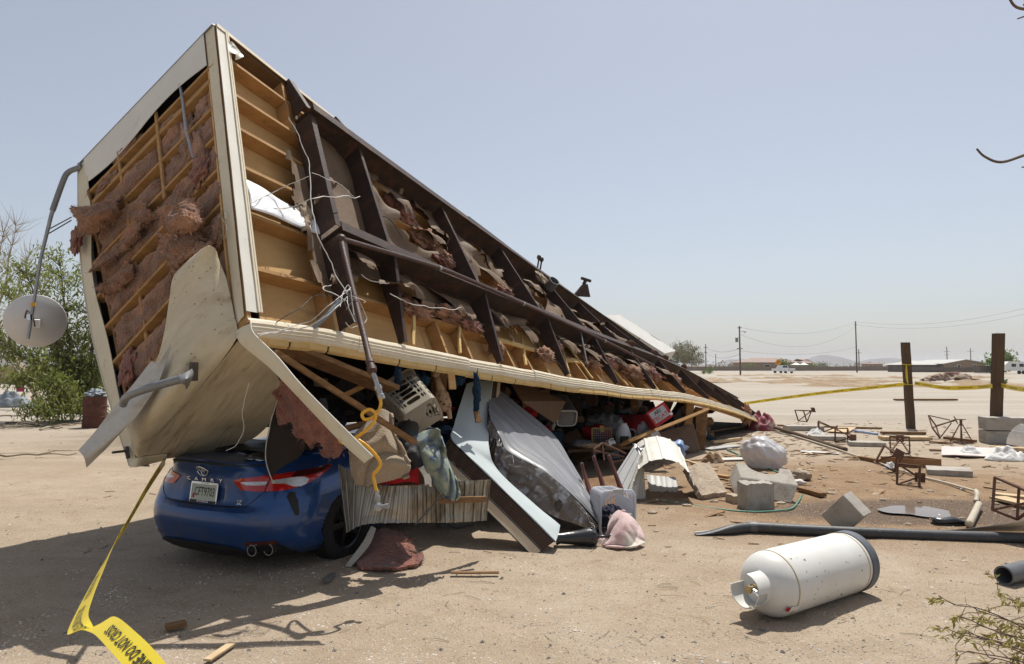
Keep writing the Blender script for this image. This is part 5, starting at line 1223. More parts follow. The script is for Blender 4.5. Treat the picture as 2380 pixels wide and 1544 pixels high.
# diffuser and exhaust
patch('diffuser', [(-.62, .175, .25), (-.5, .18, .30), (-.3, .175, .315), (.0, .175, .32), (.3, .175, .315), (.46, .18, .30), (.58, .175, .21)], 'black_trim', .012, nv=6)
for u0 in (.60, .735):
    c = CSn(u0, .265, -.03); mb = MB(); mb.lathe([(-.10, .043), (.065, .045), (.07, .048), (.07, .040), (-.08, .038)], c, -cf + crt * .1, 20, cap=False)
    ex = mb.build('exhaust_tip', 'chrome', CAR, smooth=40)
    MB().lathe([(-.05, .001), (-.049, .038)], c, -cf + crt * .1, 16, cap=False).build('exhaust_bore', 'black', ex)
patch('exhaust_recess', [(.50, .20, .25), (.56, .19, .33), (.80, .19, .335), (.86, .2, .26)], 'black_trim', .008)
# licence plate with frame
pc = CS(0, .745); pn = (CS(.1, .745) - CS(-.1, .745)).cross(CS(0, .80) - CS(0, .70)).normalized(); px_ = crt; py_ = pn.cross(px_).normalized(); py_ = py_ if py_.z > 0 else -py_
def PLT(x, y, o): return pc + px_ * x + py_ * y + pn * o
pl = MB().obox(PLT(0, 0, .014), (px_, py_, pn), (.152, .076, .003)).build('licence_plate', 'plate_bg', CAR)
fr = MB()
fr.obox(PLT(0, -.073, .02), (px_, py_, pn), (.160, .013, .004)); fr.obox(PLT(0, .080, .02), (px_, py_, pn), (.160, .009, .004))
fr.obox(PLT(-.155, .003, .0195), (px_, py_, pn), (.007, .07, .004)); fr.obox(PLT(.155, .003, .0195), (px_, py_, pn), (.007, .07, .004)); fr.build('plate_frame', 'chrome', pl)
MB().obox(PLT(0, -.073, .0245), (px_, py_, pn), (.155, .011, .001)).build('frame_band', 'black_trim', pl)
def put(txt, size, fn, mat, name, parent, sx=1.0, bold=0.0):
    v, f = text_geo(txt, size, 0.0, sx, bold=bold); return MB().add([fn(p.x, p.y) for p in v], f).build(name, mat, parent)
put('CFT9703', .105, lambda x, y: PLT(x + .004, y + .004, .0185), 'print', 'plate_number', pl, .62, .001)
put('AVONDALE', .026, lambda x, y: PLT(x, y - .073, .0262), 'white_paint', 'frame_text', pl, 1.0, .0004)
put('I-10 & 99TH AVE', .013, lambda x, y: PLT(x, y + .080, .0246), 'print', 'frame_text', pl)
MB().obox(PLT(-.125, -.03, .0178), (px_, py_, pn), (.012, .02, .0006)).build('plate_sticker', 'magenta', pl)
# badges
for i, ch in enumerate('CAMRY'):
    u0 = (i - 2) * .10
    v, f = text_geo(ch, .046, .003, 1.5)
    if f: MB().add([CSn(u0 + p.x, .868 + p.y, .009 + p.z) for p in v], f).build('badge_letter', 'chrome', CAR)
v, f = text_geo('SE', .052, .002, 1.1); MB().add([CSn(.43 + p.x, .69 + p.y, .006 + p.z) for p in v], f).build('badge_letter', 'chrome', CAR)
em = MB()
def oval(rx, rz, cu, cz, w, n=36):
    ring = [CSn(cu + rx * math.cos(a), cz + rz * math.sin(a), .013) for a in [2 * math.pi * i / n for i in range(n + 1)]]; em.tube(ring, w, 6, cap=False)
oval(.066, .046, 0, .955, .0062); oval(.020, .040, 0, .955, .005, 24); oval(.044, .017, 0, .975, .005, 28); em.build('emblem', 'chrome', CAR, smooth=180)
# wheels
for sg in (1, -1):
    for wy in (.98, 3.80):
        c = CW(sg * .80, wy, .35); ax = crt * sg
        wl = MB().lathe([(-.10, .22), (-.11, .30), (-.085, .335), (.085, .335), (.11, .30), (.10, .22), (-.10, .22)], c, ax, 32, cap=False).build('tyre', 'tyre', CAR, smooth=40)
        mb = MB(); mb.lathe([(.06, .225), (.085, .22), (.075, .205), (-.02, .20), (-.02, .03)], c, ax, 32, cap=False)
        for k in range(5):
            a = k * 2 * math.pi / 5; u, w = perp(ax); d = u * math.cos(a) + w * math.sin(a); mb.bar(c + ax * .06 + d * .02, c + ax * .065 + d * .21, .05, .02, ax)
        mb.build('rim', 'rim_alloy', wl, smooth=40)
# crushed cabin
def cabf(u, v):
    y = lerp(.75, 3.6, u); x = lerp(-.66, .66, v); hgt = (.10 + .12 * nz((u * 3, v * 2, 4))) * math.sin(math.pi * v) ** .5 * math.sin(math.pi * min(1, u * 1.0 + .02)) ** .6
    return CW(x, y, 1.04 + max(.0, hgt))
MB().grid(cabf, 20, 12, th=.02).build('crushed_roof', 'blue_paint', CAR, smooth=40)
MB().grid(lambda u, v: CW(lerp(-.58, .60, v), lerp(.55, .95, u), 1.075 + .05 * u + .012 * nz((u * 4, v * 5, 2))), 8, 16, th=.006).build('rear_window', 'glass_dark', CAR, smooth=60)
MB().sheet([[CW(.25, .30, 1.06), CW(.38, .24, 1.09), CW(.52, .28, 1.07)], [CW(.28, .42, 1.06), CW(.42, .40, 1.12), CW(.55, .42, 1.07)]], 10, 10, .004, .03, 12, 3).build('torn_metal', 'black_trim', CAR)
# ------------------------------------------------------------------ belongings spilling out of the home
X_, Y_, Z_ = V((1, 0, 0)), V((0, 1, 0)), V((0, 0, 1))
def single(mb, name, mat, label, cat, smooth=None, group=None): return tag(mb.build(name, mat, smooth=smooth), label, cat, group)
def board(name, p, q, w, h, mat, label, up=Z_, cat='plank', seed=0, n=10, amp=.003):
    d = (q - p); l = d.length; d.normalize(); u = d.cross(up)
    u = perp(d)[0] if u.length < 1e-4 else u.normalized()
    return single(MB().rbox((p + q) / 2, (d, u, u.cross(d)), (l / 2, w / 2, h / 2), (n, 2, 2), amp, 7, seed), name, mat, label, cat)
# slab-like bedding: a quilted top, a border and a base, each following the same bent surface
def slab(t, ctrl, layers, tv, nu=40, nv=14, amp=.012, seed=1):
    "tv(u) = the thickness vector, from the upper face down to the base"
    def base(u, v): return cr([cr(r, v) for r in ctrl], u)
    for (nm, o0, o1, inset, mat) in layers:
        def fn(u, v, o):
            uu, vv = lerp(inset, 1 - inset, u), lerp(inset, 1 - inset, v); p = base(uu, vv); return p + tv(uu) * o + Z_ * (amp * nz(p, 3, seed))
        mb = MB(); mb.grid(lambda u, v: fn(u, v, o0), nu, nv); mb.grid(lambda u, v: fn(u, 1 - v, o1), nu, nv)
        mb.grid(lambda u, v: fn(u, 0, lerp(o1, o0, v)), nu, 3); mb.grid(lambda u, v: fn(u, 1, lerp(o0, o1, v)), nu, 3)
        mb.grid(lambda u, v: fn(0, v, lerp(o0, o1, u)), 3, nv); mb.grid(lambda u, v: fn(1, v, lerp(o1, o0, u)), 3, nv)
        mb.build(nm, mat, t, smooth=50)
    return base
t = thing('mattress', 'bent mattress with pale blue top and brown wavy border leaning out of the wreck', 'mattress', G(1262, 1285))
mc = [[P(1085, 890, 8.4), P(1110, 885, 8.6), P(1145, 885, 8.8)], [P(1056, 985, 7.6), P(1092, 980, 7.8), P(1135, 985, 8.05)], [P(1049, 1017, 7.25), P(1090, 1026, 7.32), P(1138, 1050, 7.42)],
      [P(1078, 1048, 7.10), P(1115, 1062, 7.2), P(1155, 1090, 7.32)], [P(1140, 1108, 6.9), P(1172, 1118, 7.0), P(1205, 1140, 7.12)], [P(1215, 1181, 6.68), P(1240, 1182, 6.78), P(1265, 1190, 6.88)], [P(1292, 1258, 6.48), P(1298, 1242, 6.58), P(1302, 1222, 6.68)]]
def mtv(u):
    k = sst(.22, .34, u); return lerp(V((.10, .30, -.02)), lerp(V((-.13, -.11, -.245)), V((-.21, -.035, -.14)), u), k)
bs = slab(t, mc, [('quilted_top', 0, .06, 0, 'mattress_top'), ('border', .061, .62, .004, 'mattress_brown'), ('base', .621, 1.0, .006, 'mattress_beige')], mtv, seed=3)
for (o, r) in ((.05, .007), (.62, .007), (1.0, .006)):
    MB().tube([bs(u, 0) + mtv(u) * o for u in [.3 + .7 * i / 40 for i in range(41)]] + [bs(1, v) + mtv(1) * o for v in [i / 12 for i in range(1, 13)]], r, 6).build('piping', 'piping', t, smooth=180)
for k in range(6):
    o = .13 + k * .085; pts = [bs(u, .0) + mtv(u) * (o + .028 * math.sin(u * 95)) + (bs(u, 0) - bs(u, .2)).normalized() * .004 for u in [.33 + .66 * i / 160 for i in range(161)]]
    MB().tube(pts, .0020, 4).build('quilt_line', 'mattress_line', t)
t = thing('box_spring', 'box spring wrapped in crumpled clear plastic leaning beside the blue mattress', 'box spring', G(1385, 1240))
bc = [[P(1138, 980, 7.95), P(1132, 935, 8.4), P(1128, 885, 9.0)], [P(1158, 1012, 7.78), P(1172, 975, 8.3), P(1195, 938, 9.05)], [P(1181, 1052, 7.62), P(1228, 1030, 8.15), P(1283, 1010, 9.05)],
      [P(1265, 1100, 7.42), P(1292, 1085, 7.85), P(1325, 1075, 8.5)], [P(1338, 1164, 7.27), P(1348, 1150, 7.5), P(1362, 1142, 7.85)], [P(1390, 1222, 7.16), P(1392, 1218, 7.24), P(1395, 1212, 7.35)]]
def btv(u): return V((-.10, -.07, -.30)) * (1 - .72 * sst(.62, 1.0, u))
bs2 = slab(t, bc, [('fabric_top', .02, .08, .012, 'black_coat'), ('frame_side', .081, .97, .012, 'box_side')], btv, seed=8)
def nr2(u, v):
    e = .02; a = bs2(min(1, u + e), v) - bs2(max(0, u - e), v); b = bs2(u, min(1, v + e)) - bs2(u, max(0, v - e)); n_ = a.cross(b).normalized(); return n_ if n_.z > 0 else -n_
def wrap(u, v):
    return bs2(u, v) + nr2(u, v) * (.010 + .030 * (.5 - abs(nz((u * 1.0, v * 6, 0), 1, 3))) ** 2 * 2 + .014 * (.5 - abs(nz((u * 1.5, v * 17, 2), 1, 5))) + .012 * abs(nz((u * 9, v * 9, 4), 1, 7)) * sst(.35, .8, u))
MB().grid(wrap, 80, 60, th=.002).build('plastic_wrap', 'plastic_film', t, smooth=70)
def wside(u, v):
    p = bs2(u, 0) + btv(u) * lerp(-.06, 1.04, v); o = V((-.35, -.9, .1))
    return p + o * (.012 + .05 * (.5 - abs(fb((u * 7, v * 2.2, 2), 1, 3, 5))) * math.sin(math.pi * min(1, max(0, v))) + .012 * abs(nz((u * 40, v * 5, 1))))
def wkeep(u, v): return not (math.hypot((u - .20) / .05, (v - .5) / .3) + .4 * nz((u * 30, v * 6, 0)) < 1 or math.hypot((u - .72) / .02, (v - .6) / .2) < 1)
MB().grid(wside, 120, 22, wkeep, th=.002).build('plastic_wrap', 'wrap_edge', t, smooth=70)
rnd = random.Random(4)
for k in range(9):
    u0 = rnd.uniform(.1, .95); MB().tube([wside(u0, .05), wside(min(1, u0 + .03), .4) + V((.01, -.02, 0)), wside(min(1, u0 + rnd.uniform(-.03, .06)), .95)], .004, 5).build('film_fold', 'film_bag', t, smooth=180)

def basket(t, o, ax, w, hh_, dp, mat, rows, taper=.82, th=.005, hole=(.012, .02), rim=True):
    "open tub: mouth at local +y end, floor at y = 0; holes are cut through the walls"
    def pt(x, y, z):
        k = lerp(taper, 1, y); return o + ax[0] * (x * w * k) + ax[1] * (y * dp) + ax[2] * (z * hh_ * k)
    def ringp(a):
        c, s = math.cos(a), math.sin(a); e = .32; return (math.copysign(abs(c) ** e, c), math.copysign(abs(s) ** e, s))
    def fn(u, v): x, z = ringp(u * 2 * math.pi + .0001); return pt(x, lerp(.0, 1, v), z)
    def keep(u, v):
        if v < .12 or v > .84: return True
        per = 42; cu = (u * per) % 1; rv = (v - .12) / .72 * rows; cv = rv % 1; ci = int(u * per) % 14
        if ci in (0, 6, 7, 13): return True
        return not (math.hypot((cu - .5) / .38, (cv - .5) / .40) < 1)
    MB().grid(fn, 42 * 7, rows * 9, keep, th=th).build('tub_wall', mat, t, smooth=40)
    def flo(u, v):
        x, z = 2 * u - 1, 2 * v - 1; k = max(abs(x), abs(z), 1e-6); an = math.atan2(z, x); c, q = ringp(an); m_ = max(abs(c), abs(q)); return pt(c * k, 0, q * k)
    def fkeep(u, v):
        x, z = 2 * u - 1, 2 * v - 1
        for zz in (.62, .30, -.02, -.34):
            for xx in (.22, .42, .62, .80):
                if math.hypot((x - xx) / .075, (z - zz) / .115) < 1: return False
        return True
    MB().grid(flo, 64, 56, fkeep, th=th).build('tub_floor', mat, t, smooth=40)
    if rim:
        rp_ = [pt(*(lambda q: (q[0] * 1.03, 1.0, q[1] * 1.03))(ringp(i / 64 * 2 * math.pi))) for i in range(65)]
        MB().tube(rp_, .014, 6, cap=False).build('rim', mat, t, smooth=180)
    return pt
# grey laundry basket on its side, mouth towards the camera
t = thing('laundry_basket', 'grey plastic laundry basket lying on its side with dark clothes inside', 'laundry basket', G(1430, 1240))
o = G(1425, 1238) + V((-.06, .30, .235)); fy = V((.22, -.95, -.05)).normalized(); fx = fy.cross(Z_).normalized(); fz = fx.cross(fy).normalized()
pt = basket(t, o, (-fx, fy, fz), .185, .235, .42, 'basket_grey', 5, taper=.84)
MB().bar(pt(-.3, 1.0, 1.03), pt(.3, 1.0, 1.03), .03, .035).build('handle', 'skirting_grey', t)
mb = MB().blob(pt(.05, .55, -.35), (.13, .15, .11), 4, .5, 2.4, 5, ridge=True); single(mb, 'dark_clothes', 'polka', 'dark polka dot clothes bundled inside the grey laundry basket', 'clothes', 180)
# pink towel in front
def cloth_heap(c, rx, ry, h, seed, folds=7, n=44, m=20, edge=.25, mb=None):
    "a crumpled cloth: a low mound with long sharp folds and a wavy hem lying on the ground"
    mb = mb or MB()
    def fn(u, v):
        a = u * 2 * math.pi; k = 1 + edge * nz((math.cos(a) * 1.3, math.sin(a) * 1.3, seed), 1, seed); rho = v
        x, y = rx * k * rho * math.cos(a), ry * k * rho * math.sin(a)
        w = 1.6 * nz((x / rx * 1.2, y / ry * 1.2, seed), 1, seed + 4)
        f = abs(math.sin(folds * .5 * (x / rx * .8 + y / ry * .5) + 3 * w)) ; g = abs(nz((x / rx * 2.6, y / ry * 2.6, 3), 1, seed + 9))
        z = h * ((1 - rho ** 2.2) * (.50 + .38 * f + .35 * g) + .05 * (1 - rho) + .05 * f * rho)
        return c + V((x + .12 * rx * w * (1 - rho), y, max(.006, z)))
    return mb.grid(fn, n, m, th=.008)
def folded(rows, nu, nv, th, amp, fu, fv, seed, sharp=1.0):
    "hanging cloth with soft pleats that follow the cloth"
    ctrl = [[P(*q) for q in r] for r in rows]
    def fn(u, v):
        p = cr([cr(r, v) for r in ctrl], u); w = 1.3 * nz((u * 1.7, v * 1.7, seed), 1, seed)
        f = abs(math.sin(fv * v + fu * u + 2.2 * w)) ** sharp + .5 * abs(nz((u * 4, v * 4, 1), 1, seed + 3)); d = (CAMP - p).normalized()
        return p + d * (amp * f)
    return MB().grid(fn, nu, nv, th=th)
single(folded([[(1420, 1200, 7.0), (1436, 1186, 6.95), (1455, 1190, 6.95), (1470, 1202, 7.0)], [(1412, 1222, 6.9), (1436, 1206, 6.82), (1462, 1206, 6.8), (1484, 1218, 6.9)], [(1410, 1246, 6.82), (1438, 1236, 6.72), (1466, 1232, 6.7), (1496, 1240, 6.82)],
               [(1404, 1262, 6.74), (1438, 1262, 6.66), (1470, 1262, 6.64), (1499, 1258, 6.76)], [(1400, 1268, 6.68), (1436, 1270, 6.6), (1470, 1270, 6.6), (1498, 1264, 6.7)]], 50, 44, .018, .07, 5, 4, 4, .6), 'baby_towel', 'towel_pink', 'crumpled pink and white towel spilled in front of the grey basket', 'towel', 180)
# black vase on its side
c = G(1340, 1272) + V((0, .02, .085)); a = V((1, .05, .03)).normalized()
vs_ = thing('vase', 'tall black vase lying on the sand at the foot of the mattress', 'vase', c - Z_ * .085)
MB().lathe([(-.20, .055), (-.19, .062), (-.16, .050), (.05, .075), (.13, .094), (.18, .090), (.20, .06), (.205, .035)], c, a, 28).build('body', 'black_gloss', vs_, smooth=60)
MB().lathe([(.20, .03), (.23, .015), (.30, .012), (.31, .02), (.34, .02)], c, a, 14).build('neck', 'black_gloss', vs_, smooth=60)
orn = MB()
for k in range(10):
    an = k * .628; u, w = perp(a); d = u * math.cos(an) + w * math.sin(an); orn.blob(c + a * (.15 + .02 * (k % 2)) + d * .094, (.016, .016, .016), 1, .2)
orn.build('relief', 'black_gloss', vs_, smooth=180)
single(MB().tube(spline([G(1375, 1262) + Z_ * .03, G(1382, 1250) + Z_ * .12, G(1378, 1275) + Z_ * .01, G(1372, 1285) + Z_ * .01, G(1390, 1268) + Z_ * .01, G(1410, 1262) + Z_ * .02], 40), .004, 5), 'twine', 'twig_pale', 'loop of pale twine beside the black vase', 'twine')
single(cloth_heap(G(1395, 1266) + V((0, .05, 0)), .09, .06, .07, 31, 4), 'pink_rag', 'towel_pink', 'small pink rag between the black vase and the pink towel', 'rag', 180)

# tan laundry basket wedged upside down under the rim
t = thing('laundry_basket', 'dirty tan laundry basket wedged upside down under the rim above the blanket', 'laundry basket', P(960, 1010, 6.5))
o = P(985, 968, 6.5); fy = (P(900, 870, 7.2) - P(985, 960, 6.55)).normalized(); fx = V((.78, .30, .52)); fx = (fx - fy * fx.dot(fy)).normalized(); fz = fx.cross(fy).normalized()
basket(t, o, (fx, fy, fz), .206, .16, .57, 'basket_tan', 5, taper=.86)
# stuffed giraffe
t = thing('plush_giraffe', 'spotted plush giraffe hanging in the dark beside the tan basket', 'plush toy', P(1030, 950, 7.50))
gb = MB().blob(P(1030, 930, 7.50), (.085, .08, .14), 4, .12, 2, 3, ax=(V((.9, 0, .3)), Y_, V((-.35, 0, 1)).normalized())).build('body', 'giraffe', t, smooth=180)
MB().tube([P(1025, 910, 7.50), P(1018, 888, 7.50), P(1015, 872, 7.52)], [.05, .034, .03], 12).build('neck', 'giraffe', t, smooth=180)
MB().blob(P(1012, 868, 7.48), (.05, .07, .045), 3, .1, 2, 5).build('head', 'giraffe', t, smooth=180)
for (x, y) in ((1022, 962), (1042, 958)): MB().tube([P(x, y - 8, 7.48), P(x + 4, y + 16, 7.46)], [.03, .024], 8).build('leg', 'giraffe', t, smooth=180)
rnd = random.Random(8); sp = MB()
for k in range(70):
    th_, ph = rnd.uniform(0, 6.28), math.acos(rnd.uniform(-1, 1)); d = V((math.sin(ph) * math.cos(th_), math.sin(ph) * math.sin(th_), math.cos(ph)))
    if d.y > .3: continue
    p = P(1030, 930, 7.50) + V((.9, 0, .3)) * (d.x * .087) + Y_ * (d.y * .083) + V((-.33, 0, .94)) * (d.z * .145); u, w = perp(d)
    sp.add([p + d * .003 + (u * math.cos(i * 1.05) + w * math.sin(i * 1.05)) * .012 for i in range(6)], [tuple(range(6))])
tag(sp.build('spots', 'leg_red', gb), kind='stuff')
# blankets and clothes
single(folded([[(850, 985, 6.08), (878, 952, 6.03), (905, 958, 6.03), (915, 985, 6.08)], [(822, 1010, 6.00), (852, 1005, 5.90), (895, 1010, 5.90), (925, 1025, 5.98)],
               [(812, 1050, 5.94), (845, 1050, 5.84), (895, 1050, 5.84), (945, 1065, 5.94)], [(815, 1095, 5.92), (850, 1098, 5.82), (900, 1092, 5.84), (955, 1085, 5.94)], [(828, 1128, 5.94), (860, 1128, 5.88), (905, 1118, 5.88), (948, 1106, 5.94)]], 56, 50, .025, .10, 2.0, 4.2, 3, .7), 'sherpa_blanket', 'sherpa', 'tan fleece blanket hanging under the bent strap and yellow hose', 'blanket', 180)
single(MB().sheet([[P(850, 1124, 5.94), P(900, 1112, 5.90), P(952, 1098, 5.94), P(972, 1085, 5.98)], [P(850, 1132, 5.94), P(900, 1124, 5.90), P(955, 1120, 5.92), P(975, 1130, 5.96)]], 12, 30, .012, .03, 6, 8), 'red_blanket', 'red_cloth', 'red cloth lining showing below the fleece blanket', 'blanket', 180)
single(MB().sheet([[P(918, 985, 6.18), P(945, 975, 6.0), P(968, 985, 6.1)], [P(928, 1020, 6.03), P(955, 1010, 6.03), P(975, 1020, 6.18)], [P(940, 1060, 5.90), P(968, 1055, 5.90), P(992, 1060, 6.08)], [P(955, 1090, 5.90), P(972, 1082, 5.90), P(990, 1072, 6.03)]], 36, 30, .03, .05, 5, 2), 'black_coat', 'black_coat', 'shiny black coat draped next to the fleece blanket', 'coat', 180)
single(folded([[(958, 1020, 6.18), (985, 1002, 6.23), (1018, 998, 6.0), (1024, 1012, 6.1)], [(955, 1042, 6.08), (985, 1030, 6.03), (1015, 1030, 6.08), (1034, 1042, 6.0)], [(980, 1070, 5.98), (1005, 1060, 5.94), (1028, 1060, 6.00), (1042, 1070, 6.18)],
               [(990, 1095, 6.00), (1020, 1090, 5.92), (1042, 1092, 5.98), (1056, 1105, 6.08)], [(1018, 1140, 6.03), (1035, 1145, 5.98), (1055, 1148, 6.00), (1070, 1142, 6.08)], [(1040, 1160, 6.06), (1050, 1165, 6.02), (1060, 1164, 6.02), (1068, 1158, 6.08)]], 60, 40, .01, .07, 9, 5, 6, .8), 'floral_shirt', 'floral', 'blue-green floral shirt hanging between the black coat and the mattress', 'shirt', 180)
single(MB().sheet([[P(972, 1090, 5.96), P(985, 1084, 5.94)], [P(985, 1110, 5.94), P(1000, 1108, 5.94)], [P(988, 1135, 5.96), P(1004, 1132, 5.96)]], 16, 6, .02, .02, 8), 'white_sock', 'white_cloth', 'white and black sock dangling below the red cloth', 'sock', 180)
board('wood_beam', P(640, 818, 5.25), P(962, 1028, 5.85), .038, .13, 'lumber_old', 'long brown framing board slanting down from the rim to the floral shirt', n=20, up=V((.2, -1, .2)))
board('wood_beam', P(640, 800, 5.6), P(905, 905, 6.3), .04, .34, 'lumber_old', 'broad brown wood panel behind the slanting framing board', n=16, up=V((.2, -1, .3)))
board('wood_beam', P(775, 1005, 6.0), P(905, 970, 6.2), .04, .09, 'lumber_old', 'short brown board crossing behind the bent strap', n=8, up=V((.2, -1, .3)))
board('wood_beam', P(800, 920, 6.2), P(860, 890, 6.4), .03, .06, 'lumber', 'short orange board under the broad brown panel', n=8, up=V((.2, -1, .3)))
# dark wood block over corrugated panel
single(MB().rbox(P(945, 1118, 6.1), (V((.95, .1, .3)).normalized(), V((-.1, 1, 0)).normalized(), V((-.3, 0, .95)).normalized()), (.16, .04, .07), (8, 3, 4), .012, 9), 'rotten_board', 'lumber_old', 'rotten brown board end in front of the corrugated panel', 'plank')
# corrugated metal panel under the blanket
def corr(u, v):
    p = cr([cr([P(786, 1078, 6.15), P(875, 1124, 5.9), P(960, 1128, 5.9), P(1050, 1120, 6.1), P(1140, 1115, 6.4)], u), cr([P(806, 1238, 5.95), P(850, 1218, 5.82), P(960, 1216, 5.88), P(1050, 1214, 6.08), P(1130, 1210, 6.4)], u)], v)
    return p + V((.25, -.95, 0)) * ((.016 if (u * 17) % 1 < .22 else .007 if (u * 17 + .5) % 1 < .10 else 0) + .035 * nz((u * 3, v * 2, 3)) + .012 * nz((u * 9, v * 5, 6)))
single(MB().grid(corr, 260, 8, th=.003), 'corrugated_panel', 'corrugated', 'dirty corrugated metal skirting panel standing beside the car', 'metal panel')
board('thin_rod', P(965, 1220, 5.7), P(1030, 1150, 5.9), .01, .01, 'wire_dark', 'thin dark rod leaning against the corrugated panel', n=2, cat='rod')
board('wood_beam', P(985, 1165, 5.95), P(1130, 1160, 6.2), .03, .05, 'lumber_old', 'thin brown board resting along the corrugated panel', n=8)
# hanging insulation and torn panel beside the car
def hang(rows, name, mat, label, seed, th=.06, amp=.06, nu=36, nv=30, cat='insulation', keep=None):
    return single(MB().sheet([[P(*q) for q in r] for r in rows], nu, nv, th, amp, 6.5, seed, keep), name, mat, label, cat, 180)
hang([[(650, 878, 5.5), (690, 900, 5.45), (735, 940, 5.45), (770, 985, 5.45)], [(645, 920, 5.55), (690, 945, 5.45), (735, 985, 5.4), (785, 1020, 5.4)], [(640, 965, 5.6), (682, 990, 5.5), (728, 1030, 5.42), (792, 1055, 5.42)], [(638, 985, 5.65), (665, 1000, 5.55), (712, 1048, 5.45), (768, 1080, 5.45)]],
     'hanging_insulation', 'pink_dark', 'ragged red-brown insulation hanging between the bent strap and the car', 12,
     keep=lambda u, v: u < .62 + .3 * nz((u * 2, v * 7, 3)) + .22 * abs(math.sin(v * 9)))
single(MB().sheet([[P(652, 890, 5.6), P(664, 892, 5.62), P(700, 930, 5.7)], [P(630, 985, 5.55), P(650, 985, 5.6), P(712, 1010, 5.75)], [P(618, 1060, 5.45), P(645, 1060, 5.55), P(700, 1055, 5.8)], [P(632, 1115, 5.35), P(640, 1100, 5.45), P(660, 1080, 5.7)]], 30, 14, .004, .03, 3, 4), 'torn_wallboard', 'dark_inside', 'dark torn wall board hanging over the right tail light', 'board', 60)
single(MB().tube(spline([P(655, 900, 5.58), P(628, 985, 5.53), P(617, 1060, 5.43), P(632, 1116, 5.33), P(638, 1120, 5.32)], 30), [.004] * 24 + [.010] * 6, 6), 'torn_edging', 'alu_flap', 'thin pale torn edging dangling onto the right tail light', 'edging')
hang([[(862, 1232, 6.9), (905, 1232, 6.95), (940, 1240, 6.9)], [(848, 1262, 6.55), (895, 1250, 6.4), (965, 1272, 6.4)], [(828, 1300, 6.15), (890, 1292, 6.1), (985, 1290, 6.2)], [(838, 1318, 5.93), (905, 1322, 5.88), (970, 1310, 6.0)]], 'fallen_insulation', 'pink_dark', 'flat brown insulation scrap lying on the shaded sand by the car', 17, th=.03, amp=.04)
single(MB().sheet([[P(862, 1222, 6.3), P(875, 1226, 6.3)], [P(842, 1262, 6.15), P(858, 1268, 6.15)], [G(802, 1316), G(815, 1318)]], 14, 4, .004, .012, 6), 'clear_strip', 'alu_flap', 'thin translucent strip propped on the sand below the corrugated panel', 'strip', 60)
single(MB().sheet([[P(1005, 1210, 7.4), P(1060, 1214, 7.4), P(1105, 1206, 7.5)], [G(1015, 1225), G(1060, 1228), G(1100, 1222)]], 10, 20, .006, .03, 8), 'plastic_bag', 'film_bag', 'grey plastic bag under the corrugated panel', 'bag', 60)
# blue fuzzy carpet scraps under the rim
for i, (x, y, d, r, lab) in enumerate(((925, 880, 6.5, (.03, .03, .09), 'blue fuzzy carpet scrap hanging in front of the tan basket'), (985, 884, 7.0, (.05, .04, .06), 'grey-blue fuzzy carpet scrap right of the tan basket'), (1108, 915, 7.4, (.035, .03, .20), 'long blue carpet strip hanging over the mattress'), (1065, 885, 7.4, (.06, .04, .05), 'dark blue fuzz tucked under the rim'))):
    single(MB().blob(P(x, y, d), r, 4, .7, 3.2, i * 5.0), 'carpet_scrap', 'blue_fuzz', lab, 'carpet scrap', 180)
board('wood_splinter', P(1108, 958, 7.35), P(1112, 982, 7.3), .06, .03, 'lumber_old', 'orange-brown splinter at the end of the blue carpet strip', n=4)
board('wood_splinter', P(1048, 870, 6.9), P(1052, 905, 6.85), .07, .03, 'lumber', 'orange wood splinter hanging above the giraffe', n=4)
# brown panel leaning behind the box spring
single(MB().poly([P(1180, 880, 9.2), P(1312, 935, 10.2), P(1290, 985, 10.0), P(1215, 935, 9.1)], (.02, .03, .01)), 'wall_panel_board', 'panel_brown', 'wood-grain wall panel sticking out behind the box spring', 'panel')
# grey trash bin
c = P(1330, 985, 11.2); t = thing('trash_bin', 'grey plastic trash bin lying tipped in the dark room', 'trash bin', c - V((0, 0, .3)))
a = (P(1335, 992, 11.1) - P(1298, 950, 11.8)).normalized()
mb = MB(); u, w = perp(a); rings = []
for (h_, r) in ((-.18, .24), (.40, .186), (.43, .18), (.434, .156), (.42, .144)):
    for k in range(24):
        an = k / 24 * 6.283; cx_, sx_ = math.cos(an), math.sin(an); e = .4
        mb.v.append(P(1298, 950, 11.8) + a * h_ + (u * math.copysign(abs(cx_) ** e, cx_) + w * math.copysign(abs(sx_) ** e, sx_) * .8) * r)
for i in range(4):
    for k in range(24): mb.f.append([i * 24 + k, i * 24 + (k + 1) % 24, (i + 1) * 24 + (k + 1) % 24, (i + 1) * 24 + k]); mb.mi.append(0)
mb.f.append(list(range(23, -1, -1))); mb.mi.append(0); mb.f.append(list(range(96, 120))); mb.mi.append(0)
mb.build('tub', 'grey_tube', t, smooth=50)
MB().tube([P(1298, 950, 11.8) + a * .426 + (u * math.copysign(abs(math.cos(k / 24 * 6.283)) ** .4, math.cos(k / 24 * 6.283)) + w * math.copysign(abs(math.sin(k / 24 * 6.283)) ** .4, math.sin(k / 24 * 6.283)) * .8) * .168 for k in range(25)], .012, 6, cap=False).build('base_ring', 'white_paint', t, smooth=180)
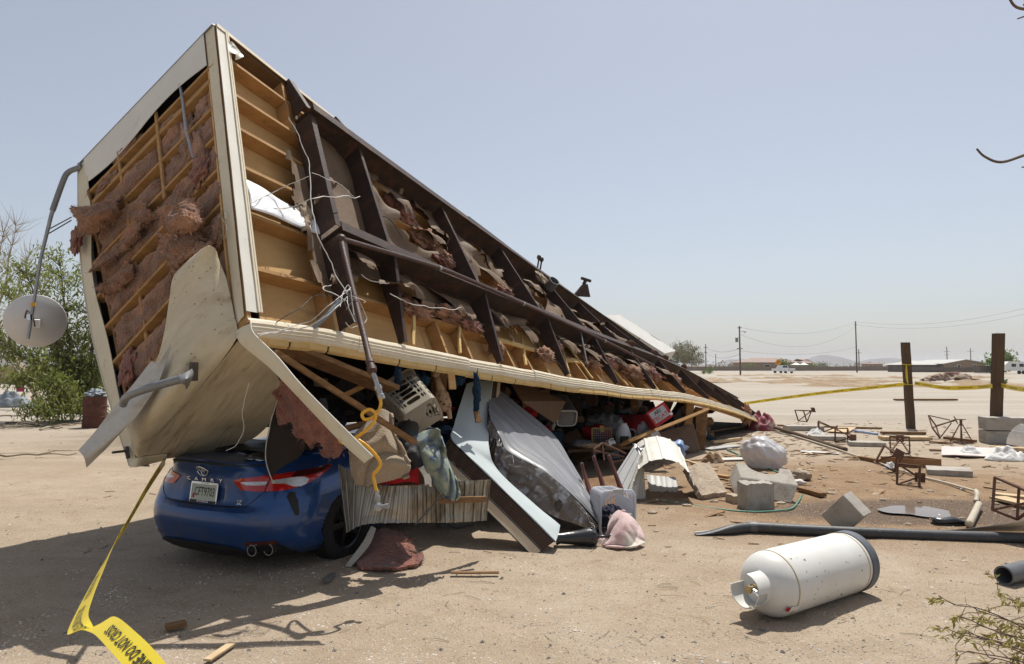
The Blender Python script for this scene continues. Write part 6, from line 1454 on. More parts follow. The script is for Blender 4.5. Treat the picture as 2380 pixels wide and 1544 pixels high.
# kitchen jumble inside the room
# dark counter plank that the jumble stands on
ct = MB(); a0, a1 = PZ(1325, 1032, .55), PZ(1480, 1022, .55); ct.poly([V((P(1320, 1010, 11.2).x, 11.2, .38)), V((P(1500, 1010, 11.4).x, 11.4, .43)), V((P(1520, 1000, 13.4).x, 13.4, .46)), V((P(1300, 1000, 13.4).x, 13.4, .41))], (0, 0, -.05))
single(ct, 'counter_top', 'panel_brown', 'dark tilted countertop carrying the kitchen jumble', 'countertop')
cz = .42
def onC(x, d, z=cz):
    d += 2.0; p = P(x, 850, d); return V((p.x, d, z))
single(MB().blob(onC(1400, 10.6) + Z_ * .22, (.36, .25, .22), 4, .5, 2, 4, ridge=True), 'plastic_bag', 'film_bag', 'puffy clear plastic bag behind the toaster rack', 'bag', 180)
c = onC(1398, 9.9) + V((0, 0, .11)); t = thing('toaster_grill', 'small gold-framed wire grill standing on the countertop', 'grill', c - Z_ * .11)
for (x0, z0, x1, z1) in ((-0.168, -0.12, 0.168, -0.12), (-0.168, 0.132, 0.168, 0.132), (-0.168, -0.12, -0.168, 0.132), (0.168, -0.12, 0.168, 0.132)): MB().bar(c + V((x0, 0, z0)), c + V((x1, 0, z1)), 0.024, 0.024).build('frame_bar', 'gold', t)
for k in range(1, 9): MB().bar(c + V((-0.168 + 0.0372 * k, 0.012, -0.108)), c + V((-0.168 + 0.0372 * k, 0.012, 0.12)), 0.006, 0.006).build('wire', 'galv', t)
for k in range(1, 6): MB().bar(c + V((-0.156, 0.0192, -0.12 + 0.042 * k)), c + V((0.156, 0.0192, -0.12 + 0.042 * k)), 0.0048, 0.0048).build('wire', 'galv', t)
MB().box(c.x - 0.036, c.x + 0.036, c.y - 0.024, c.y + 0.024, c.z + 0.072, c.z + 0.18).build('latch', 'gold', t)
c = onC(1447, 9.8); t = thing('kettle', 'white electric kettle on the countertop right of the grill', 'kettle', c)
MB().lathe([(0, 0.108), (0.024, 0.12), (0.144, 0.138), (0.24, 0.108), (0.3, 0.078), (0.324, 0.06), (0.342, 0.072)], c, Z_, 24).build('body', 'white_paint', t, smooth=50)
MB().tube(spline([c + V((0.12, -0.024, 0.24)), c + V((0.192, -0.036, 0.216)), c + V((0.204, -0.036, 0.12)), c + V((0.132, -0.024, 0.06))], 12), 0.0156, 8).build('handle', 'grey_tube', t, smooth=180)
c = onC(1450, 9.45, .40); t = thing('black_mug', 'dark shiny mug in front of the white kettle', 'mug', c)
MB().lathe([(0, 0.072), (0.012, 0.078), (0.168, 0.078), (0.168, 0.0696), (0.024, 0.066)], c, Z_, 20).build('body', 'black_gloss', t, smooth=50)
MB().tube(spline([c + V((0.072, 0, 0.132)), c + V((0.132, 0, 0.12)), c + V((0.12, 0, 0.048)), c + V((0.072, 0, 0.036))], 10), 0.0096, 6).build('handle', 'black_gloss', t, smooth=180)
c = onC(1418, 9.35, .46); t = thing('white_mug', 'white mug lying on its side at the counter edge', 'mug', c - Z_ * .04)
MB().lathe([(-0.072, 0.054), (-0.066, 0.06), (0.072, 0.06), (0.072, 0.0528), (-0.048, 0.0504)], c, V((-1.08, -0.48, 0.12)), 20).build('body', 'white_paint', t, smooth=50)
MB().tube(spline([c + V((0.036, -0.036, 0.048)), c + V((0.024, -0.06, 0.096)), c + V((-0.048, -0.048, 0.06))], 8), 0.0084, 6).build('handle', 'white_paint', t, smooth=180)
for i, (x, d, r, mt, lab, nm, ct_) in enumerate(((1505, 9.9, (.06, .06, .08), 'white_paint', 'white carton piece left of the tipped pan', 'carton', 'carton'), (1480, 9.6, (.10, .03, .03), 'rust', 'rust-red utensil lying by the black mug', 'utensil', 'utensil'), (1432, 9.3, (.09, .02, .02), 'rust', 'thin red-brown utensil in front of the white mug', 'utensil', 'utensil'),
                                             (1385, 10.2, (.22, .15, .12), 'red_cloth', 'dark red cloth heap left of the grill', 'cloth_heap', 'cloth'), (1480, 11.2, (.30, .2, .16), 'red_cloth', 'red striped package in the dark behind the kettle', 'package', 'package'), (1350, 9.2, (.14, .10, .05), 'film_bag', 'crumpled clear wrapper under the trash bin', 'wrapper', 'wrapper'),
                                             (1372, 9.1, (.12, .08, .03), 'pale_wood', 'pale dish lying at the dark counter edge', 'dish', 'dish'))):
    r = tuple(q * 1.2 for q in r); single(MB().blob(onC(x, d) + Z_ * r[2], r, 3, .35, 2, i * 3.0), nm, mt, lab, ct_, 60)
c = onC(1505, 10.3) + Z_ * .16; t = thing('frying_pan', 'grey pan tipped on edge left of the red beer carton', 'pan', c - Z_ * .15)
MB().lathe([(0, 0.12), (0.006, 0.156), (0.06, 0.192), (0.06, 0.18), (0.012, 0.132)], c, V((-0.6, -0.96, 0.48)), 28).build('bowl', 'galv', t, smooth=50)
MB().bar(c + V((-0.12, 0, 0.12)), c + V((-0.312, 0.06, 0.264)), 0.024, 0.018).build('handle', 'black', t)
c = onC(1515, 9.8) + Z_ * 0.12; single(MB().lathe([(0, 0.048), (0.036, 0.096), (0.072, 0.114), (0.072, 0.1056), (0.036, 0.084), (0.0096, 0.036)], c, V((0.48, -0.72, 0.84)), 24), 'bowl', 'white_paint', 'white and teal bowl leaning under the red beer carton', 'bowl', 50)
# red and white beer carton
t = thing('beer_carton', 'red and white cardboard beer carton tilted above the slanting timber', 'carton', P(1530, 990, 11.9))
bxa = V((.60, .25, .34)).normalized(); bya = V((-.42, .2, .72)); bya = (bya - bxa * bya.dot(bxa)).normalized(); bza = bxa.cross(bya).normalized(); bza = bza if bza.y < 0 else -bza
c = P(1528, 968, 11.8); MB().obox(c, (bxa, bya, bza), (0.204, 0.144, 0.12)).build('box', 'red', t)
MB().obox(c + bza * 0.1224 + bya * 0.006 + bxa * (-0.012), (bxa, bya, bza), (0.162, 0.102, 0.0024)).build('label_panel', 'skirting_grey', t)
v, f = text_geo('TECATE', 0.0936, 0, 1.14, bold=0.0012); MB().add([c + bza * 0.1272 + bxa * p.x + bya * (p.y - 0.042) for p in v], f).build('lettering', 'red', t)
v, f = text_geo('AKI', 0.09, 0, 1.0, bold=0.0024); MB().add([c + bza * 0.1272 + bxa * (p.x - 0.018) + bya * (p.y + 0.054) for p in v], f).build('lettering', 'print', t)
MB().lathe([(0, 0.0312), (0.0024, 0.0312)], c + bza * 0.1206 + bxa * 0.18 - bya * 0.09, bza, 18).build('round_mark', 'white_paint', t)
# timbers propping the rim
board('wood_beam', P(1452, 1030, 11.0), P(1640, 954, 14.2), .05, .17, 'lumber', 'slanting yellow timber below the rim in front of the kitchen jumble', n=16, up=V((.1, -1, .3)))
single(MB().rbox(P(1625, 1000, 14.3), (V((.08, 0, 1)).normalized(), X_, Y_), (.46, .12, .09), (12, 4, 4), .05, 5, 4), 'split_post', 'lumber_old', 'splintered brown post standing under the far rim', 'post', 40)
single(MB().rbox(P(1600, 970, 14.0), (V((.1, 0, 1)).normalized(), X_, Y_), (.34, .08, .05), (10, 3, 3), .04, 5, 9), 'split_post', 'lumber', 'splintered pale board beside the brown post under the rim', 'post', 40)
single(MB().poly([P(1505, 1012, 13.2), P(1610, 985, 14.0), P(1625, 1046, 13.8), P(1520, 1056, 13.0)], (.03, .05, 0)), 'wall_panel_board', 'panel_brown', 'dark brown wall panel standing behind the bent skirting', 'panel')
# overturned table with red-brown legs
TB_ = thing('overturned_table', 'overturned table with three red-brown legs pointing up behind the grey basket', 'table', G(1410, 1180))
for (x0, y0, x1, y1) in ((1352, 1078, 1372, 1150), (1380, 1062, 1408, 1150), (1415, 1060, 1448, 1150)):
    p, q = P(x0, y0, 8.0), P(x1, y1, 7.75); d = q - p
    mb = MB(); mb.tube([p, p + d * .08, p + d * .10, p + d * .5, q], [.020, .024, .019, .024, .034], 8); mb.build('leg', 'leg_red', TB_, smooth=50)
    MB().lathe([(-.006, .02), (.002, .02)], p - d.normalized() * .004, -d, 8).build('leg_glide', 'galv', TB_)
MB().poly([P(1355, 1115, 8.3), P(1430, 1105, 8.4), P(1445, 1180, 7.9), P(1360, 1180, 7.8)], (.02, .03, 0)).build('table_top', 'lumber_old', TB_)
FS_ = thing('folding_rack', 'rusty thin folding rack in the shade behind the table legs', 'rack', P(1410, 1090, 8.5))
for a, b in (((1400, 1030), (1455, 1055)), ((1400, 1030), (1380, 1045)), ((1380, 1045), (1385, 1090)), ((1400, 1030), (1404, 1070)), ((1380, 1048), (1450, 1062)), ((1420, 1075), (1450, 1070))): MB().tube([P(*a, 8.6), P(*b, 8.5)], .012, 6).build('rack_bar', 'rust', FS_)
# skirting panels
def curl(u, v):
    a = lerp(-.14, 1.0, u) * math.pi * .98; ce = lerp(P(1542, 1126, 8.8), P(1526, 1066, 10.0), v); r = .36 + .02 * nz((u * 3, v * 3, 1))
    rib = .012 if (u * 7) % 1 < .14 else 0
    return ce + X_ * (-math.cos(a) * (r + rib) * 1.0) + Z_ * (math.sin(a) * (r + rib) * .95 - .02) + Y_ * (.10 * math.cos(a))
single(MB().grid(curl, 84, 10, th=.004), 'bent_skirting', 'skirting', 'cream vinyl skirting panel curled into an arch on the sand', 'skirting', 30)
def strp(name, pts_l, pts_r, mat, label, ribs=4, th=.004, cat='skirting'):
    def fn(u, v):
        p = lerp(cr(pts_l, u), cr(pts_r, u), v); return p + V((0, -1, .3)) * (.010 if (v * ribs) % 1 < .3 else 0)
    return single(MB().grid(fn, 12, 24, th=th), name, mat, label, cat, 30)
strp('skirting_panel', [P(1472, 1038, 9.4), P(1418, 1122, 8.9)], [P(1490, 1062, 9.3), P(1452, 1150, 8.8)], 'skirting_grey', 'grey-white skirting panel leaning behind the grey basket', 2)
strp('skirting_panel', [P(1492, 1050, 9.2), P(1456, 1140, 8.9)], [P(1494, 1062, 9.1), P(1478, 1156, 8.8)], 'skirting', 'narrow folded white skirting strip beside the grey skirting panel', 3)
strp('skirting_panel', [P(1486, 1085, 9.1), G(1472, 1162)], [P(1496, 1090, 9.05), G(1500, 1160)], 'skirting', 'white ribbed skirting piece standing right of the grey basket', 4)
strp('skirting_panel', [P(1503, 1104, 9.9), G(1508, 1142)], [P(1570, 1110, 10.0), G(1578, 1144)], 'skirting_grey', 'shaded skirting piece lying under the curled skirting arch', 5)
single(MB().blob(P(1575, 1045, 10.2), (.14, .1, .13), 3, .4, 2, 6), 'blue_wrapper', 'blue_plastic', 'blue and white plastic package behind the curled skirting', 'package', 60)
single(MB().sheet([[P(1470, 1030, 9.6), P(1485, 1035, 9.6), P(1498, 1032, 9.7)], [P(1474, 1050, 9.4), P(1485, 1058, 9.4), P(1496, 1050, 9.4)]], 14, 18, .006, .06, 12), 'black_bag', 'black_gloss', 'black crumpled bag between the skirting pieces', 'bag', 60)
# broken concrete slab leaning on the soil
sl = MB(); pa = [P(1588, 1092, 8.0), P(1660, 1085, 8.9), P(1672, 1100, 8.7), P(1692, 1155, 7.3), P(1665, 1160, 7.2), P(1632, 1165, 7.1)]
def slabf(u, v):
    a = lerp(PZ(1592, 1097, .30), PZ(1650, 1084, .26), v); b = lerp(G(1632, 1164), G(1690, 1154), v); p = lerp(a, b, u)
    return p + Z_ * (.07 + .022 * fb(p, 5, 4, 3)) + X_ * (.03 * nz(p, 6, 4) * (1 if u in (0, 1) or v in (0, 1) else .2))
single(MB().grid(slabf, 24, 20, th=.075), 'concrete_slab', 'concrete_raw', 'rough broken concrete slab propped beside the curled skirting', 'slab', 40)

# packed dark clutter filling the collapsed rooms (too jumbled to count)
def clutter():
    rnd = random.Random(21); groups = {}
    mats = ['black_coat', 'dark_inside', 'panel_brown', 'tarp_grey', 'lumber_old', 'blue_fuzz', 'red_cloth', 'film_bag', 'basket_tan', 'leg_red', 'polka', 'white_cloth']
    wts = [10, 9, 9, 5, 8, 4, 2, 3, 1.5, 2, 4, 1]
    def put_(p, s, m):
        mb = groups.setdefault(m, MB()); k = rnd.random(); e = Euler((rnd.uniform(0, 6), rnd.uniform(0, 6), rnd.uniform(0, 6))).to_matrix(); ax = tuple(e @ a for a in (X_, Y_, Z_))
        if k < .4: mb.obox(p, ax, (s * rnd.uniform(.5, 1.6), s * rnd.uniform(.3, .8), s * rnd.uniform(.1, .5)))
        elif k < .8: mb.blob(p, (s, s * rnd.uniform(.6, 1), s * rnd.uniform(.4, .9)), 2, .7, 1.6, rnd.random() * 90, ridge=True)
        else: mb.lathe([(-s, s * .4), (-s * .9, s * .45), (s * .9, s * .45), (s, s * .3)], p, ax[2], 10)
    for _ in range(330):
        u = rnd.random(); x = lerp(1030, 1650, u); rim = lerp(880, 935, u); y = rnd.uniform(rim + 15, lerp(1120, 1050, u)); d = lerp(8.2, 15.2, u) + rnd.uniform(0, 1.4) + (1090 - y) * .004
        p = P(x, y, d)
        if p.z < .03: p.z = .05
        put_(p, rnd.uniform(.05, .18) * (1 + u * .7), rnd.choices(mats, wts)[0])
    for _ in range(150):
        x = rnd.uniform(690, 1040); y = rnd.uniform(880, 1120); d = rnd.uniform(7.5, 8.6); p = P(x, y, d)
        put_(p, rnd.uniform(.04, .15), rnd.choices(mats, wts)[0])
    for m, mb in groups.items():
        tag(mb.build('household_clutter', m), 'packed jumble of dark household clutter inside the wreck', 'clutter', kind='stuff')
clutter()
# shattered wall boards behind the car's right side
single(MB().poly([P(716, 1000, 6.75), P(808, 1010, 7.1), P(815, 1245, 6.9), P(735, 1240, 6.6)], (.03, .05, 0)), 'fallen_partition', 'dark_inside', 'dark fallen wall partition standing in the shade beside the car', 'panel') if False else None
fibres([o for o in COL.objects if o.name.startswith(('hanging_insulation', 'fallen_insulation'))], 3200, 9, None, (.015, .06), 'pink_dark')
# ------------------------------------------------------------------ propane tank
c0, c1 = PZ(1792, 1356, .222), PZ(1968, 1306, .222); ta = (c1 - c0).normalized(); TL = (c1 - c0).length; r = .225
print('tank len', TL)
t = thing('propane_tank', 'white dented propane tank lying on its side in the foreground', 'gas tank', (c0 + c1) / 2 - Z_ * .225)
prof = [(-.175, .001), (-.172, .05), (-.155, .11), (-.12, .165), (-.075, .20), (-.03, .22), (0, r), (TL * .5, r), (TL - .05, r), (TL - .02, r * .985), (TL + .02, r * .93), (TL + .08, r * .7), (TL + .1, .001)]
tk = MB().lathe(prof, c0, ta, 56, cap=False).build('tank_shell', 'tank', t, smooth=50)
MB().lathe([(-.006, r + .0005), (-.004, r + .003), (.004, r + .003), (.006, r + .0005)], c0, ta, 56, cap=False).build('weld_seam', 'seam', t, smooth=180)
MB().lathe([(TL - .075, r + .0005), (TL - .072, r + .003), (TL - .066, r + .003), (TL - .063, r + .0005)], c0, ta, 56, cap=False).build('weld_seam', 'seam', t, smooth=180)
MB().lathe([(TL - .03, r + .004), (TL + .055, r + .005), (TL + .06, r - .004), (TL + .055, r - .012), (TL - .02, r - .004)], c0, ta, 56, cap=False).build('foot_ring', 'tank_ring', t, smooth=50)
tu, tw_ = perp(ta); tu, tw_ = Z_ - ta * ta.z, None; tu.normalize(); tw_ = ta.cross(tu).normalized()
if tw_.y > 0: tw_ = -tw_
def colr(u, v):
    a = lerp(-2.35, 2.35, u) + 2.5; R2 = .115; return c0 + ta * lerp(-.145, -.285, v) + (tu * math.cos(a) + tw_ * math.sin(a)) * R2
def ckeep(u, v):
    if math.hypot((u - .62) / .045, (v - .5) / .22) < 1: return False
    if .30 < u < .46 and v > .45 - .1 * math.sin((u - .30) / .16 * 3.14): return False
    return True
MB().grid(colr, 90, 26, ckeep, th=.004).build('collar', 'tank', t, smooth=40)
MB().tube([colr(i / 60, 1.0) for i in range(61) if not .30 < i / 60 < .46], .004, 5).build('collar_edge', 'tank', t, smooth=180)
MB().lathe([(-.17, .03), (-.20, .03), (-.205, .02), (-.235, .02), (-.24, .028), (-.255, .028)], c0, ta, 12).build('valve', 'brass', t, smooth=40)
MB().lathe([(0, .012), (.05, .012), (.052, .018), (.07, .018)], c0 - ta * .215, tu * -.3 + tw_, 8).build('valve', 'chrome', t)
def onT(h, a, o): return c0 + ta * h + (tu * math.cos(a) + tw_ * math.sin(a)) * (r * (1 - max(0, -h) ** 2 * 12) + o)
MB().grid(lambda u, v: onT(lerp(-.085, -.06, u), lerp(2.05, 2.22, v), .004), 4, 4, th=.002).build('sticker', 'red', t)
MB().grid(lambda u, v: onT(lerp(-.055, .02, u), lerp(2.02, 2.2, v), .003), 4, 4, th=.002).build('sticker', 'white_paint', t)
rnd = random.Random(12)
for k in range(26):
    h, a = rnd.uniform(.05, TL - .1), rnd.uniform(.5, 2.3); s = rnd.uniform(.003, .009); p = onT(h, a, .001); n_ = (tu * math.cos(a) + tw_ * math.sin(a)); e1 = n_.cross(ta)
    MB().add([p + ta * (s * rnd.uniform(.5, 1.6) * math.cos(q)) + e1 * (s * rnd.uniform(.5, 1.2) * math.sin(q)) for q in [i * .785 for i in range(8)]], [tuple(range(8))]).build('paint_chip', 'stone_dark' if k % 3 else 'seam', t)

# ------------------------------------------------------------------ pipes and hoses on the ground
pp = [PZ(1615, 1241, .012), PZ(1660, 1237, .03), PZ(1700, 1231, .05), PZ(1745, 1226, .06), PZ(1775, 1227, .06), PZ(1850, 1231, .055), PZ(2000, 1238, .055), PZ(2200, 1246, .055), PZ(2420, 1252, .055)]
t = thing('black_pipe', 'long black plastic pipe with split flattened end lying behind the propane tank', 'pipe', pp[4] - Z_ * .05)
mb = MB(); sp_ = spline(pp, 70); vs = []; n = 12
for i, p in enumerate(sp_):
    u = i / 69; k = sst(.0, .30, u); rx = lerp(.05, .055, k); rz = lerp(.006, .055, k)
    for q in range(n): a = q / n * 6.283; vs.append(p + V((0, math.cos(a) * rx, math.sin(a) * rz)))
fs = [(i * n + k, i * n + (k + 1) % n, (i + 1) * n + (k + 1) % n, (i + 1) * n + k) for i in range(69) for k in range(n)] + [tuple(range(n - 1, -1, -1)), tuple(range(69 * n, 70 * n))]
mb.add(vs, fs).build('pipe_wall', 'black_pipe', t, smooth=60)
MB().sheet([[PZ(1612, 1243, .006), PZ(1660, 1241, .02)], [PZ(1615, 1237, .012), PZ(1662, 1232, .03)]], 6, 10, .004).build('split_end', 'alu_flap', t)
MB().lathe([(-.01, .058), (.06, .06), (.062, .05)], pp[3], pp[4] - pp[3], 14, cap=False).build('joint', 'grey_pipe', t, smooth=40)
a, b = PZ(2333, 1338, .075), PZ(2460, 1306, .075)
single(MB().lathe([(0, .075), ((b - a).length, .075), ((b - a).length, .062), (.0, .062), (0, .075)], a, b - a, 24, cap=False), 'pipe_piece', 'grey_pipe', 'open end of a short grey pipe at the lower right edge', 'pipe', 40)
hz = .012
def ghose(label, pts, r=.011):
    t = thing('garden_hose', label, 'hose', PZ(*pts[0], 0)); MB().tube(spline([PZ(x, y, hz) for x, y in pts], 60), r, 7).build('tube', 'green_hose', t, smooth=180); return t
t = ghose('green garden hose with brass end curving in front of the concrete blocks', [(1540, 1164), (1580, 1169), (1640, 1179), (1700, 1187), (1760, 1190), (1810, 1187), (1840, 1182), (1854, 1168), (1864, 1150)])
MB().lathe([(-.05, .016), (0, .018), (.02, .013)], PZ(1540, 1164, .014), V((-1, .2, 0)), 8).build('hose_end', 'brass', t)
MB().bar(PZ(1537, 1160, .014) - V((.0, .05, 0)), PZ(1537, 1160, .05), .015, .015).build('tap_handle', 'brass', t)
ghose('green garden hose passing between the white sack and the notched block', [(1690, 1046), (1710, 1054), (1745, 1072), (1775, 1085), (1808, 1098)], .014)

# ------------------------------------------------------------------ concrete
oL, oR = G(1704, 1151), G(1841, 1167); fL, fR = PZ(1722, 1109, .22), PZ(1856, 1128, .22); kL, kR = PZ(1706, 1074, .36), PZ(1841, 1092, .36)
hv = ((fL - oL) + (fR - oR)) * .5; e1 = fR - fL; e2 = ((kL - fL) + (kR - fR)) * .5
prof = [(0, 0), (1, 0), (1.0, 1), (.82, 1.0), (.79, .86), (.76, .66), (.66, .52), (.52, .47), (.40, .52), (.30, .62), (.23, .80), (.19, .97), (.12, 1.04), (0, 1.02)]
mb = MB(); top = [fL + e1 * a + e2 * b for a, b in prof]; base = [p - hv for p in top]; n = len(base)
for p in base: p.z = max(p.z, -.02)
mb.add(base + top, [tuple(range(n - 1, -1, -1)), tuple(range(n, 2 * n))] + [(i, (i + 1) % n, (i + 1) % n + n, i + n) for i in range(n)])
ob = mb.build('notched_block', 'concrete'); tag(ob, 'large concrete block with a curved notch beside the white sack', 'concrete block')
bv = ob.modifiers.new('b', 'BEVEL'); bv.width = .012; bv.segments = 2; bv.limit_method = 'ANGLE'
def bevel(ob, w=.01): b = ob.modifiers.new('b', 'BEVEL'); b.width = w; b.segments = 2; b.limit_method = 'ANGLE'; return ob
c = G(1765, 1186) + V((0, .12, .15)); yaw = R_(14); ax = (V((math.cos(yaw), math.sin(yaw), 0)), V((-math.sin(yaw), math.cos(yaw), 0)), Z_)
def blk2():
    mb = MB(); mb.rbox(c, ax, (.185, .11, .155), (14, 8, 12), .004, 20, 2)
    for i, p in enumerate(mb.v):
        if (p - c).z > .14: p.z += .03 * nz(p, 14, 3) + .012
    return mb
single(blk2(), 'broken_block', 'concrete', 'broken half cinder block standing with rough top before the notched block', 'concrete block', 40)
single(MB().rbox(G(1712, 1172) + V((0, .1, .05)), ax, (.06, .09, .05), (5, 6, 4), .012, 9, 5), 'broken_block', 'concrete_raw', 'small brown block shard left of the broken half block', 'concrete block', 40)
c = PZ(1966, 1194, .185); l = V((.72, .58, .10)).normalized(); q = V((.35, -.62, .70)); q = (q - l * q.dot(l)).normalized(); w_ = l.cross(q).normalized()
mb = MB(); mb.rbox(c, (l, q, w_), (.095, .185, .14), (6, 10, 8), .004, 18, 8, bev=.008); single(mb, 'tilted_block', 'concrete', 'cinder block tilted on its corner behind the propane tank', 'concrete block', 40)
def pad(x, y, w, d_, h_, yaw, label, z=0.0, mat='concrete', name='concrete_pad', tilt=(0, 0)):
    c = G(x, y); a = R_(yaw); ax = (V((math.cos(a), math.sin(a), tilt[0])).normalized(), V((-math.sin(a), math.cos(a), tilt[1])).normalized(), Z_)
    return single(MB().rbox(c + Z_ * (h_ / 2 + z), ax, (w / 2, d_ / 2, h_ / 2), (5, 5, 2), .006, 7, x * .01, bev=.008), name, mat, label, 'concrete pad', 40)
pad(1867, 1000, .95, .5, .13, -8, 'flat concrete pad under the toppled stand nearest the wreck tip')
pad(1922, 1022, .75, .5, .10, -15, 'flat concrete pad between the two rusty stands near the long pipe')
pad(2014, 1037, .72, .42, .10, -20, 'flat concrete pad lying alone beyond the long pipe')
pad(2205, 1103, .62, .42, .10, -28, 'square concrete pad right of the wooden drawer', tilt=(.02, .03))
for i, (z, lab) in enumerate(((0, 'lower of two concrete blocks stacked against the thicker wooden post'), (.30, 'upper of two concrete blocks stacked against the thicker wooden post'))):
    c = G(2362, 1034); single(MB().rbox(c + V((.1, .2, .15 + z)), (V((.97, -.22, 0)).normalized(), V((.22, .97, 0)).normalized(), Z_), (.62, .24, .145), (8, 5, 4), .008, 6, i, bev=.015), 'stacked_block', 'concrete', lab, 'concrete block', 40)
rk = MB().blob(G(1860, 1117) + Z_ * .08, (.16, .12, .09), 4, .3, 1.6, 4); single(rk, 'rock', 'concrete_raw', 'brown rock right of the notched concrete block', 'rock', 50)
single(MB().blob(G(1856, 1128) + Z_ * .04, (.11, .08, .05), 3, .3, 1.6, 9), 'rock', 'pink_board', 'flat pale rock below the brown rock by the notched block', 'rock', 50)

# ------------------------------------------------------------------ white sack
c = G(1787, 1092); mb = MB().blob(c + V((0, .2, .24)), (.35, .25, .27), 5, .16, 1.0, 5, flat=-.24, ax=(V((.92, 0, -.39)), Y_, V((.39, 0, .92))))
for p in mb.v:
    q = p - c; k = abs(math.sin(13 * q.x + 8 * q.z + 4 * nz(p, 3, 1))) * .6 + 1.0 * abs(nz(p, 5, 3)) + .15 * abs(nz(p, 14, 5)); d = V((q.x, q.y - .2, q.z - .24)); p += d * (.17 * k * (1 if q.z > .02 else .1))
single(mb, 'white_sack', 'sack', 'full white plastic sack sitting on the dirt behind the notched block', 'sack', 180)

# ------------------------------------------------------------------ rusty steel pier stands
def pier(label, x, y, yaw, tx, ty, s=.42, hgt=.5, z=0.0):
    s *= .74; hgt *= .74
    "four legs from a square base frame to a small head plate, knocked over"
    M = Matrix.Translation(G(x, y) + Z_ * z) @ Euler((R_(tx), R_(ty), R_(yaw))).to_matrix().to_4x4()
    t = thing('pier_stand', label, 'pier stand', G(x, y), 'rusty pier stands scattered over the dirt'); h = s / 2
    cs = [V((-h, -h, 0)), V((h, -h, 0)), V((h, h, 0)), V((-h, h, 0))]; X = lambda p: M @ p
    allp = [X(p) for p in cs] + [X(V((0, 0, hgt)))]; lift = V((0, 0, .02 - min(p.z for p in allp) + z))
    for i in range(4):
        MB().bar(X(cs[i]) + lift, X(cs[(i + 1) % 4]) + lift, .026, .024).build('base_bar', 'rust', t)
        MB().bar(X(cs[i]) + lift, X(V((cs[i].x * .12, cs[i].y * .12, hgt))) + lift, .024, .022).build('leg', 'rust', t)
    MB().bar(X(V((0, 0, hgt - .03))) + lift, X(V((0, 0, hgt + .10))) + lift, .04, .04).build('screw', 'rust', t)
    MB().obox(X(V((0, 0, hgt + .11))) + lift, tuple((M.to_3x3() @ a).normalized() for a in (X_, Y_, Z_)), (.07, .07, .008)).build('head_plate', 'rust', t)
pier('rusty pier stand toppled on the concrete pad nearest the wreck tip', 1862, 992, 20, 0, 70, .45, .5, .13)
pier('rusty pier stand lying between the two front concrete pads', 1903, 1012, 70, 90, 10, .4, .42)
pier('rusty pier stand on its side against the long pipe', 1956, 1030, 10, 92, 0, .42, .40)
pier('rusty pier stand tipped like a diamond right of the slim post', 2172, 1020, 30, 60, 40, .55, .5)
pier('rusty pier stand standing upright right of the slim wooden post', 2235, 1031, 15, 0, 0, .42, .55)
pier('rusty pier stand tipped behind the wooden drawer', 2092, 1056, 60, 0, 80, .45, .5)
pier('rusty pier stand tipped left of the wooden drawer', 2068, 1098, -20, 70, 30, .42, .42)
pier('dark rusty pier stand lying below the wooden drawer', 2112, 1132, 40, 0, 100, .40, .45)
pier('brown pier stand on its side next to the black shoe', 2340, 1212, 15, 80, 20, .5, .5)

# ------------------------------------------------------------------ wooden drawer
t = thing('wooden_drawer', 'open brown wooden drawer lying on the dirt beside the pier stands', 'drawer', G(2140, 1085))
o = G(2122, 1088); ya = R_(4); dx = V((math.cos(ya), math.sin(ya), 0)); dy = V((-.62, .78, 0)); Ld, Wd, Hd = .50, .52, .135
for (p, q) in ((o, o + dx * Ld), (o + dy * Wd, o + dy * Wd + dx * Ld), (o, o + dy * Wd), (o + dx * Ld, o + dx * Ld + dy * Wd)):
    dd = (q - p).normalized() * .008; MB().bar(p - dd + Z_ * (Hd / 2 + .01), q + dd + Z_ * (Hd / 2 + .01), .014, Hd).build('side_board', 'drawer', t)
MB().poly([o + Z_ * .012, o + dx * Ld + Z_ * .012, o + dx * Ld + dy * Wd + Z_ * .012, o + dy * Wd + Z_ * .012], (0, 0, .01)).build('bottom_board', 'lumber_old', t)

# ------------------------------------------------------------------ planks, sheets, pipes among the debris
def gb(x0, y0, x1, y1, w, h, mat, label, z=.02, name='plank', cat='plank', n=10):
    return board(name, PZ(x0, y0, z + h / 2), PZ(x1, y1, z + h / 2), w, h, mat, label, cat=cat, n=n, seed=x0 * .1)
gb(2047, 1018, 2160, 1019, .30, .07, 'pale_wood', 'thick pale plank lying behind the two pier stands')
gb(2048, 1006, 2150, 1007, .14, .06, 'lumber_old', 'dark plank lying just beyond the thick pale plank')
gb(2080, 929, 2222, 929, .30, .08, 'lumber_old', 'dark board lying in the yard behind the slim wooden post')
gb(1856, 1135, 1914, 1151, .10, .05, 'lumber_old', 'brown plank poking out right of the notched block')
gb(1636, 1100, 1695, 1110, .10, .04, 'lumber', 'orange-brown plank poking out left of the notched block')
gb(1592, 1070, 1665, 1094, .05, .03, 'pale_wood', 'thin pale lath behind the broken concrete slab')
gb(1640, 1044, 1712, 1036, .26, .02, 'skirting_grey', 'grey sheet scrap lying under the far rim')
gb(1660, 1068, 1740, 1066, .24, .015, 'skirting', 'pale ribbed strip left of the white sack')
gb(1655, 1028, 1722, 1020, .09, .06, 'pale_wood', 'short pale stud under the tip of the wreck')
gb(1861, 1049, 1950, 1054, .16, .012, 'white_paint', 'thin white sliver of board right of the white sack')
gb(1875, 1057, 1945, 1052, .05, .02, 'lumber_old', 'thin brown stick beside the white sliver of board')
gb(2310, 1148, 2400, 1158, .16, .03, 'pale_wood', 'upper pale plank at the right edge above the brown stand')
gb(2318, 1156, 2400, 1176, .22, .03, 'pale_wood', 'lower wider pale plank at the right edge above the brown stand')
